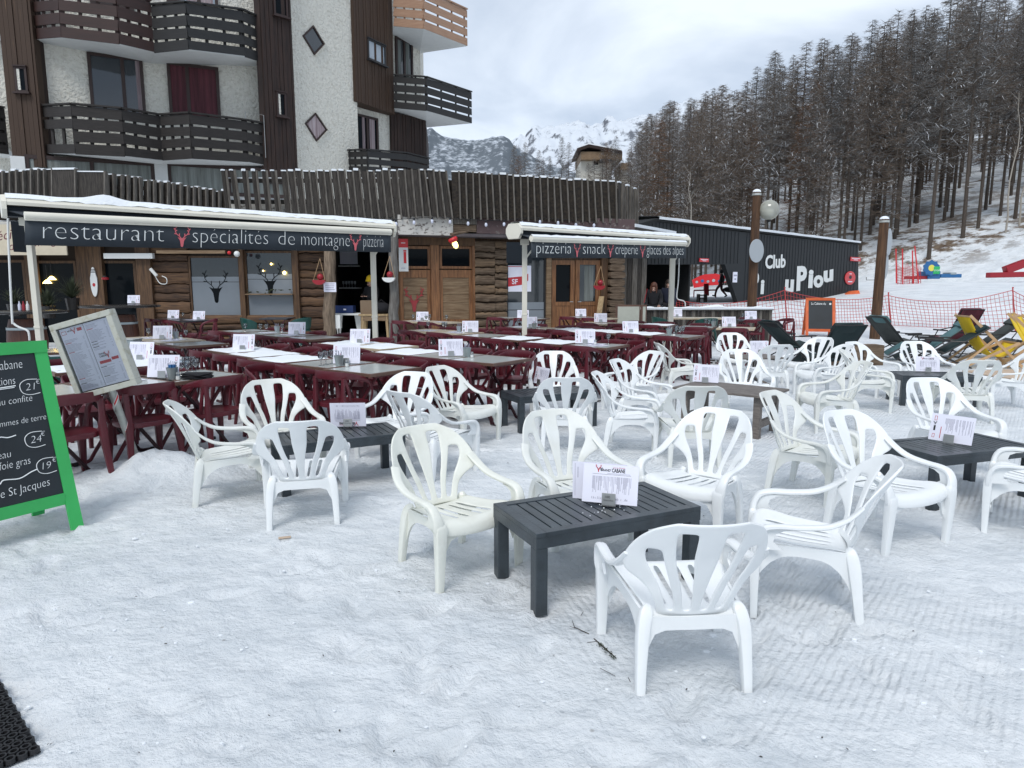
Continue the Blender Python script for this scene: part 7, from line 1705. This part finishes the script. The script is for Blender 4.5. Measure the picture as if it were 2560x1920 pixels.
menu(1334, 1367, 962, .41, 1, 'menu seen edge on at the left of the middle grey table', R(-60)); menu(1745, 1782, 957, .47, 1, 'menu on the left end of the driftwood table', R(-28)); menu(1876, 1922, 884, .45, 2, 'menu on the small brown table', R(3))
for (x0, x1, yb, st) in ((380, 433, 848, 2), (419, 447, 796, 2), (580, 637, 876, 2), (389, 427, 945, 2), (717, 767, 836, 2), (666, 702, 795, 2), (316, 326, 897, 2), (835, 898, 910, 1), (891, 934, 860, 2), (1100, 1155, 891, 1), (1050, 1084, 800, 1), (1161, 1190, 831, 1), (1279, 1299, 796, 2), (1322, 1352, 819, 2),
                         (1434, 1462, 858, 1), (1457, 1475, 790, 1), (1540, 1579, 831, 1), (1529, 1563, 802, 1), (1793, 1820, 816, 1), (1855, 1888, 796, 1), (180, 200, 930, 2)):
    menu(x0, x1, yb, .736, st, None, R(random.uniform(-9, 9)))
def glass_proto():
    mb = MB(); mb.mt('glassware').lathe((0, 0, 0), [(.032, 0), (.030, .003), (.005, .008), (.004, .06), (.012, .070), (.031, .088), (.035, .115), (.031, .150), (.029, .150), (.033, .115), (.029, .090), (.004, .074)], 14, cap=False)
    o = mb.build('wine_glass', smooth=True); tag(o, 'clear stemmed wine glass on table', 'glass'); return o
KG = Kit(glass_proto()); GN = {}
def put_small(kit, nm, px, py, grp, z=.736):
    p = G(px, py, z); t = near_table(p); d = Vector((t[0] - p.x, t[1] - p.y, 0))
    if d.length > .33: p = Vector((t[0] - d.x * .33 / d.length, t[1] - d.y * .33 / d.length, z))
    kit.put(p, random.uniform(0, 6), nm + ' on the ' + t[2], grp + ' on the ' + t[2] if kit is KG else grp)
for (px, py) in ((455, 938), (470, 940), (490, 934), (464, 927), (482, 926), (372, 843), (466, 848), (614, 829), (652, 830), (667, 831), (706, 830), (458, 796), (803, 914), (815, 911), (830, 909), (1070, 822), (1113, 824), (1129, 826), (1033, 802), (1090, 801), (1127, 802), (1292, 814), (1521, 860), (1690, 838), (1700, 840), (1707, 837), (1692, 832), (1763, 815), (1772, 817), (1780, 814), (1856, 799), (1862, 797), (1440, 787)):
    put_small(KG, 'wine glass', px, py, 'wine glasses')
mb = MB(); mb.mt('zinc').lathe((0, 0, 0), [(.036, 0), (.052, .11), (.054, .112), (.050, .11), (.034, .006)], 14); mb.mt('ink_grey')
for i in range(7): mb.tube([(.02 * math.cos(i), .02 * math.sin(i), .02), (.032 * math.cos(i), .032 * math.sin(i), .15 + .01 * (i % 3))], .003, 4)
KB = mb.build('cutlery_bucket', smooth=True); tag(KB, 'small zinc bucket of cutlery on table', 'bucket'); KB = Kit(KB)
mb = MB(); mb.mt('glassware').lathe((0, 0, 0), [(.018, 0), (.018, .05), (.014, .055)], 10); mb.mt('white_paint').lathe((0, 0, 0), [(.0185, .002), (.0185, .035)], 10); mb.mt('steel').lathe((0, 0, 0), [(.017, .055), (.015, .07)], 10)
KS = mb.build('salt_shaker', smooth=True); tag(KS, 'small salt shaker on table', 'shaker'); KS = Kit(KS); usedb = set()
for (px, py) in ((441, 846), (693, 831), (848, 914), (1168, 892), (1066, 801), (1148, 831), (1476, 859), (1673, 838), (1517, 803), (1785, 817), (432, 948), (1336, 822)):
    p = G(px, py, .736); t = near_table(p)
    if t[2] in usedb: continue
    usedb.add(t[2]); put_small(KB, 'zinc bucket', px, py, 'zinc cutlery buckets')
    put_small(KS, 'salt shaker', px + 12, py + 2, 'salt shakers')
mb = MB(); mb.mt('black_cloth'); rn = random.Random(9)
for i in range(7): mb.box((rn.uniform(-.02, .02), rn.uniform(-.02, .02), .006 + i * .007), (.25, .13, .006), rz=rn.uniform(-.5, .5))
o = mb.build('folder_stack', loc=G(492, 946, .738)); tag(o, 'stack of thin black bill folders on the front left table', 'folders')
mb = MB(); mb.mt('blue_paint')
for i in range(8): mb.box((.022 * math.cos(i * .8), .022 * math.sin(i * .8), .12), (.016, .016, .03), rz=i)
o = mb.build('sugar_sticks', loc=G(432, 948, .738)); tag(o, 'blue sachets standing in the bucket on the front left table', 'sachets')
# printed place mats
mb = MB(); mb.mt('paper').box((0, 0, .001), (.30, .21, .0015)); mb.mt('ink_grey')
for i in range(5): mb.box((-.02, -.07 + i * .035, .0024), (.2, .010, .0006))
KP = mb.build('place_mat'); tag(KP, 'printed paper place mat on table', 'place mat'); KP = Kit(KP)
for ti, (ri, k, dx, dy) in enumerate([(2, 0, .02, -.1), (2, 1, 0, -.1), (2, 1, 0, .13), (9, 0, 0, -.1), (9, 1, 0, -.1), (9, 1, 0, .13), (11, 0, 0, .0), (12, 1, 0, -.1), (12, 1, 0, .12), (3, 1, 0, 0), (3, 2, 0, 0), (18, 0, 0, .05), (18, 1, 0, .05), (17, 0, 0, .1), (8, 0, 0, 0), (8, 1, 0, 0), (0, 1, 0, .05)]):
    x, y, a, _ = TAB[(ri, k)]; lbt = near_table(Vector((x, y, 0)))[2]; n_same = sum(1 for z in (o['label'] for o in COL.objects if 'label' in o) if z.endswith('place mat on the ' + lbt))
    KP.put((x + dx, y + dy, .7375), a + random.uniform(-.15, .15), ('paper' if not n_same else 'second') + ' place mat on the ' + lbt, 'paper place mats')
# barrel bar menus
menu(315, 353, 759, at(300, 763, 16.2).z, 2, 'pair of menus back to back on the dark barrel bar', 0.1)
menu(1681, 1703, 792, .736, 1, 'menu on the beige table with green chairs by the fence', 0)

# ------------------------------------------------------------------ green chairs, beige table by the fence, dark table by the window
def chair_green():
    root = thing('tub_chair', (0, 0, 0), 0, 'dark green plastic tub chair', 'chair'); mb = MB(); mb.mt('teal_plastic'); vs = []; n = 20
    for j, (z, r) in enumerate(((.42, .20), (.44, .24), (.56, .27), (.70, .285), (.76, .29))):
        for i in range(n + 1):
            a = R(-25) + R(230) * i / n; f = abs(2 * i / n - 1) ** 2.5; vs.append((r * math.cos(a + math.pi), -abs(0) + r * math.sin(a + math.pi) * .92, .42 + (z - .42) * (1 - .42 * f)))
    mb.add(vs, [(j * (n + 1) + i, j * (n + 1) + i + 1, (j + 1) * (n + 1) + i + 1, (j + 1) * (n + 1) + i) for j in range(4) for i in range(n)]); part('backrest', bake(mb.mesh('b', True), .015, 1), root)
    mb = MB(); mb.mt('teal_plastic').lathe((0, 0, 0), [(.235, .40), (.24, .425), (.22, .44), (.02, .432)], 20); part('seat', mb.mesh('seat', True), root)
    for sx in (-1, 1):
        for sy in (-1, 1): mb = MB(); mb.mt('teal_plastic').beam((sx * .17, sy * .16, .41), (sx * .22, sy * .21, 0), .05, .04, w2=.035, h2=.03); part('leg', mb.mesh('leg', bevel=.006), root)
    return root
KGc = Kit(chair_green())
for (x, y, a, lb) in ((-6.85, 17.9, -60, 'dark green chair left of the small table under the right stag window'), (-5.55, 17.9, 60, 'dark green chair right of the small table under the right stag window'),
                      (4.02, 18.3, -75, 'green chair left of the beige table before the plank fence'), (5.05, 17.7, 10, 'green chair tucked under the beige table before the plank fence'), (-6.2, 8.6, 20, 'dark green chair at the far left behind the green chalkboard'), (-5.6, 8.2, 30, 'dark green chair right of the other one behind the chalkboard')):
    KGc.put((x, y, 0), R(a), lb, 'green plastic tub chairs')
KT['b'].put((4.56, 18.2, 0), R(-5), 'beige table with green chairs before the plank fence', 'square tables of the restaurant terrace')
KT['b'].put((5.22, 18.1, 0), R(-5), 'second beige table joined right of the one with green chairs', 'square tables of the restaurant terrace')
KT['d'].put((-6.2, 18.05, 0), R(0), 'small dark table under the right stag window between green chairs', 'square tables of the restaurant terrace')
KT['w'].put((-6.0, 9.1, 0), R(30), 'pale table at the left edge behind the green chalkboard', 'square tables of the restaurant terrace')
KT['w'].put((-5.4, 9.3, 0), R(30), 'pale table next to the one at the left edge behind the chalkboard', 'square tables of the restaurant terrace')
mb = MB(); mb.mt('zinc').box((0, 0, .06), (.34, .24, .12)); mb.mt('white_paint').box((0, 0, .125), (.36, .26, .012)); o = mb.build('cutlery_tray', bevel=.006, loc=(-5.3, 9.3, .737)); tag(o, 'grey cutlery tray on a pale table behind the left awning post', 'tray')

# ------------------------------------------------------------------ people
def skin_mesh(nodes, edges, m, name, parent, sub=2):
    me = bpy.data.meshes.new(name); me.from_pydata([n_[0] for n_ in nodes], edges, []); o = bpy.data.objects.new(name, me); COL.objects.link(o)
    md = o.modifiers.new('s', 'SKIN'); md.use_smooth_shade = True; sb = o.modifiers.new('u', 'SUBSURF'); sb.levels = sub; sb.render_levels = sub
    for v, n_ in zip(me.skin_vertices[0].data, nodes): v.radius = (n_[1], n_[2] if len(n_) > 2 else n_[1]); v.use_root = False
    me.skin_vertices[0].data[0].use_root = True
    dg = bpy.context.evaluated_depsgraph_get(); m2 = bpy.data.meshes.new_from_object(o.evaluated_get(dg)); bpy.data.objects.remove(o)
    m2.materials.clear(); m2.materials.append(MATS[m]); m2.polygons.foreach_set('use_smooth', [True] * len(m2.polygons)); return part(name, m2, parent)
def person(loc, rz, sc, lb, pose, coat, trou, hat=None, hair=None, hood=None, bag=False):
    """figure faces +y; pose gives joint positions in metres for a 1.75 m body"""
    t_ = thing('person', loc, rz, lb, 'person'); t_.scale = (sc,) * 3
    J = dict(pel=(0, 0, .95), wai=(0, 0, 1.10), che=(0, .0, 1.32), nek=(0, .0, 1.48), hed=(0, .02, 1.60), top=(0, .01, 1.70), shL=(-.18, 0, 1.42), shR=(.18, 0, 1.42), elL=(-.24, .02, 1.14), elR=(.24, .02, 1.14), haL=(-.24, .12, .92), haR=(.24, .12, .92), hiL=(-.09, 0, .92), hiR=(.09, 0, .92), knL=(-.10, .02, .50), knR=(.10, .02, .50), anL=(-.10, -.02, .09), anR=(.10, -.02, .09), toL=(-.10, .15, .04), toR=(.10, .15, .04))
    J.update({a: b for a, b in pose.items() if a != 'face'}); K = list(J); I = {k: i for i, k in enumerate(K)}
    rad = dict(pel=(.13, .10), wai=(.12, .09), che=(.145, .10), nek=.052, hed=(.078, .092), top=(.06, .07), shL=.06, shR=.06, elL=.042, elR=.042, haL=.028, haR=.028, hiL=.085, hiR=.085, knL=.055, knR=.055, anL=.038, anR=.038, toL=.032, toR=.032)
    E = [('pel', 'wai'), ('wai', 'che'), ('che', 'nek'), ('nek', 'hed'), ('hed', 'top'), ('che', 'shL'), ('che', 'shR'), ('shL', 'elL'), ('shR', 'elR'), ('elL', 'haL'), ('elR', 'haR'), ('pel', 'hiL'), ('pel', 'hiR'), ('hiL', 'knL'), ('hiR', 'knR'), ('knL', 'anL'), ('knR', 'anR'), ('anL', 'toL'), ('anR', 'toR')]
    def sub(keys, grow, m, name, over={}):
        ks = [k for k in K if k in keys]; ix = {k: i for i, k in enumerate(ks)}; nd = []
        for k in ks: r = over.get(k, rad[k]); r = (r, r) if not isinstance(r, tuple) else r; nd.append((J[k], r[0] + grow, r[1] + grow))
        return skin_mesh(nd, [(ix[a], ix[b]) for a, b in E if a in ix and b in ix], m, name, t_)
    sub(K, 0, 'skin', 'body'); sub(['pel', 'wai', 'che', 'shL', 'shR', 'elL', 'elR', 'haL', 'haR', 'nek'], .030, coat, 'coat', {'haL': .012, 'haR': .012, 'pel': (.145, .11), 'nek': .05})
    sub(['pel', 'hiL', 'hiR', 'knL', 'knR', 'anL', 'anR'], .022, trou, 'trousers', {'pel': (.12, .10)})
    for s in 'LR': a = Vector(J['an' + s]); b = Vector(J['to' + s]); mb = MB(); mb.mt('black_cloth').beam(a - Vector((0, 0, .03)) - (b - a) * .3, b, .11, .10, w2=.10, h2=.07); mb.build('boot', t_, bevel=.02, smooth=True)
    h = Vector(J['hed']); tp = Vector(J['top']); f = Vector(pose.get('face', (0, 1, -.1))).normalized(); u_ = (tp - Vector(J['nek'])).normalized(); s_ = f.cross(u_).normalized()
    mb = MB(); mb.mt('skin'); c_ = h.lerp(tp, .1); mb.beam(c_ + f * .085 - u_ * .01, c_ + f * .112 - u_ * .035, .022, .03); mb.mt('hair_dark')
    for q in (-1, 1): mb.sphere(c_ + f * .088 + s_ * q * .032 + u_ * .008, .010, 6)
    mb.mt('crimson').sphere(c_ + f * .085 - u_ * .062, .014, 6, (1.4, .6, .4)); mb.build('face', t_)
    for sn, q in (('haL', -1), ('haR', 1)):     # fingers curl from the palm
        hp = Vector(J[sn]); el_ = Vector(J['el' + sn[-1]]); d = (hp - el_).normalized(); sd = d.cross(u_).normalized(); mb = MB(); mb.mt('skin')
        for k in range(4): b0_ = hp + d * .03 + sd * (k - 1.5) * .018; mb.tube([b0_, b0_ + d * .03 - u_ * .005, b0_ + d * (.045 - .003 * abs(k - 1)) - u_ * .02], [.008, .0075, .006], 5)
        mb.tube([hp + sd * .03 * q, hp + sd * .04 * q + d * .03], [.009, .007], 5); mb.build('fingers', t_)
    if hat: mb = MB(); mb.mt(hat); mb.sphere(h.lerp(tp, .55) - f * .012 + u_ * .035, .108, 14, (1, 1, 1.08)); mb.lathe(h + u_ * .05 - f * .01, [(.105, -.03), (.112, -.02), (.112, .03), (.104, .035)], 16); mb.build('hat', t_, smooth=True)
    if hair:
        mb = MB(); mb.mt(hair); mb.sphere(h.lerp(tp, .45) - f * .025, .105, 14, (1, 1, 1.1)); mb.tube([h - f * .06, h - f * .07 - u_ * .14, h - f * .02 - u_ * .26], [.085, .08, .03], 8)
        for q in (-1, 1): mb.tube([tp + s_ * q * .05, h + s_ * q * .085 + f * .02, h + s_ * q * .085 - u_ * .16 + f * .03], [.04, .035, .015], 6)
        mb.build('hair', t_, smooth=True)
    if hood: mb = MB(); mb.mt(hood); mb.sphere(h.lerp(tp, .4) - f * .02, .125, 14, (1, 1, 1.12)); mb.build('hood', t_, smooth=True)
    return t_
p = at(928, 697, 19.5)
t_ = person((p.x, 19.5, p.z - 1.70 * 1.02), R(150), 1.02, 'person in a yellow beanie and black coat looking at a phone', dict(elL=(-.24, .05, 1.16), elR=(.24, .05, 1.16), haL=(-.07, .30, 1.22), haR=(.07, .30, 1.22), hed=(0, .06, 1.60), top=(0, .05, 1.70), face=(0, 1, -.55)), 'black_cloth', 'black_cloth', hat='yellow_knit')
mb = MB(); mb.mt('black_metal').box((0, 0, 0), (.075, .012, .15), M=Matrix.Rotation(R(-55), 3, 'X')); o = mb.build('phone', bevel=.003); q = t_.matrix_basis @ Vector((0, .345, 1.25)); o.location = q; o.rotation_euler = (0, 0, R(150)); tag(o, 'black phone held by the person in the yellow beanie', 'phone')
p = at(1635, 722, 21.2); person((p.x, 21.2, ground_z(p.x, 21.2)), R(165), .98, 'woman with long auburn hair and black coat looking down behind the fence', dict(hed=(0, .12, 1.55), top=(0, .10, 1.65), nek=(0, .05, 1.45), haL=(-.18, .30, 1.0), haR=(.20, .28, .95), face=(0, 1, -.7)), 'black_cloth', 'black_cloth', hair='hair_auburn')
mb = MB(); mb.mt('crimson').tube([at(1610, 757, 21), at(1618, 722, 21.2)], .012, 6); o = mb.build('rope_handle'); tag(o, 'thin red strap slanting beside the woman behind the fence', 'strap')
p = at(1672, 708, 22.3); person((p.x, 22.3, ground_z(p.x, 22.3)), R(150), 1.0, 'man in a navy and olive jacket behind the right awning post', dict(face=(-.3, 1, -.4)), 'navy_cloth', 'black_cloth', hair='hair_dark')
p = at(1802, 740, 40); person((p.x, 40, ground_z(p.x, 40)), R(82), .92, 'person in black striding left through the hut passage', dict(knL=(-.10, .28, .56), anL=(-.10, .38, .14), toL=(-.10, .55, .16), knR=(.10, -.05, .50), anR=(.10, -.36, .16), toR=(.10, -.24, .05), elL=(-.22, -.12, 1.16), haL=(-.22, -.05, .95), hed=(0, .05, 1.60)), 'black_cloth', 'maroon_cloth', hood='black_cloth')
mb = MB(); mb.mt('black_cloth').sphere(at(1829, 724, 40.4), .36, 10, (1.5, .6, .5)); o = mb.build('bag', smooth=True); tag(o, 'black bag carried behind the striding person in the passage', 'bag')

# ------------------------------------------------------------------ litter on the snow
def onsnow(px, py): p = G(px, py); p.z = ground_z(p.x, p.y) + .012; return p
t_ = thing('fallen_twig', (0, 0, 0), 0, 'thin dark larch twig with a green lichen tuft on the snow', 'twig')
mb = MB(); mb.mt('hair_dark'); pts = [onsnow(*q) for q in ((1430, 1556), (1436, 1574), (1470, 1590), (1495, 1612), (1520, 1634), (1541, 1652))]; mb.tube(pts, [.0012, .002, .0025, .003, .0025, .0015], 5)
for (a, b) in (((1425, 1572), (1440, 1577)), ((1458, 1535), (1452, 1545)), ((1468, 1612), (1492, 1610)), ((1500, 1677), (1538, 1697)), ((1570, 1700), (1576, 1712))): mb.tube([onsnow(*a), onsnow(*b)], .0014, 4)
mb.build('stem', t_); mb = MB(); mb.mt('leafage'); rn = random.Random(4)
for i in range(130):
    s = rn.random(); p = onsnow(1494 + 42 * s + rn.uniform(-5, 5), 1614 + 38 * s + rn.uniform(-5, 5)); d = Vector((rn.uniform(-1, 1), rn.uniform(-1, 1), rn.uniform(0, .8))) * .009; sd = Vector((-d.y, d.x, 0)) * .25; mb.add([p - sd, p + sd, p + d], [(0, 1, 2)])
mb.build('lichen', t_)
mb = MB(); mb.mt('hair_dark'); rn = random.Random(77)
for i in range(60):
    p = onsnow(rn.uniform(60, 2500), rn.uniform(1130, 1900)); a = rn.uniform(0, 6.28); l_ = rn.uniform(.003, .010); d = Vector((math.cos(a), math.sin(a), .1)) * l_; sd = Vector((-d.y, d.x, .0)) * .4; mb.add([p - d, p + sd, p + d, p - sd + UP * .002], [(0, 1, 2, 3)])
o = mb.build('debris'); tag(o, 'tiny dark needles and bark specks scattered over the snow', 'debris', kind='stuff')
mb = MB(); mb.mt('snow'); rn = random.Random(12)
for i in range(300):
    if i % 3 == 0: bx_, by_ = rn.choice([(w_[0], w_[1]) for w_ in WHITE[:8]]); an = rn.choice((.6, 2.4, 3.9, 5.5)) + rn.gauss(0, .12); rr = .34 + rn.gauss(0, .035); p = Vector((bx_ + rr * math.cos(an), by_ + rr * math.sin(an), 0))
    else: p = onsnow(rn.uniform(-50, 2600), rn.uniform(1180, 1915))
    p.z = ground_z(p.x, p.y) + .004; r = rn.uniform(.003, .009) * (1 if rn.random() < .9 else 1.8); mb.sphere(p, r, 6, (rn.uniform(.8, 1.5), rn.uniform(.7, 1.2), rn.uniform(.4, .8)))
o = mb.build('snow_clods', smooth=True); tag(o, 'loose crumbs and clods of snow around the chairs', 'snow', kind='stuff')
mb = MB(); mb.mt('black_rubber'); pts = []
for i in range(26): p = G(1466 + i * 12, 1006 - i * .9 + 3 * math.sin(i * .8)); p.z = .02 + ground_z(p.x, p.y); pts.append(p)
mb.tube(pts, .012, 6); o = mb.build('cable', smooth=True); tag(o, 'black cable lying on the snow behind the middle grey table', 'cable')
for i, (px, py, s) in enumerate(((712, 1348, .05), )):
    mb = MB(); mb.mt('pale_mat').box((0, 0, 0), (.075, .03, .004)); o = mb.build('bark_chip', loc=onsnow(px, py), rz=.3); tag(o, 'flat pale bark chip in the snow left of the cream chair', 'bark')
# chair maker marks: thin scored squiggle on a rib is too small to model; menu reflections left out
dups = {k: v for k, v in LABELS.items() if len(v) > 1}
live = {}
for o in COL.objects:
    if o.parent is None and 'label' in o: live.setdefault(o['label'], []).append(o)
for k, v in live.items():
    if len(v) > 1 and len({o.get('group') for o in v} | {None}) < 2: print('DUP', k, len(v), v[0].get('group'))
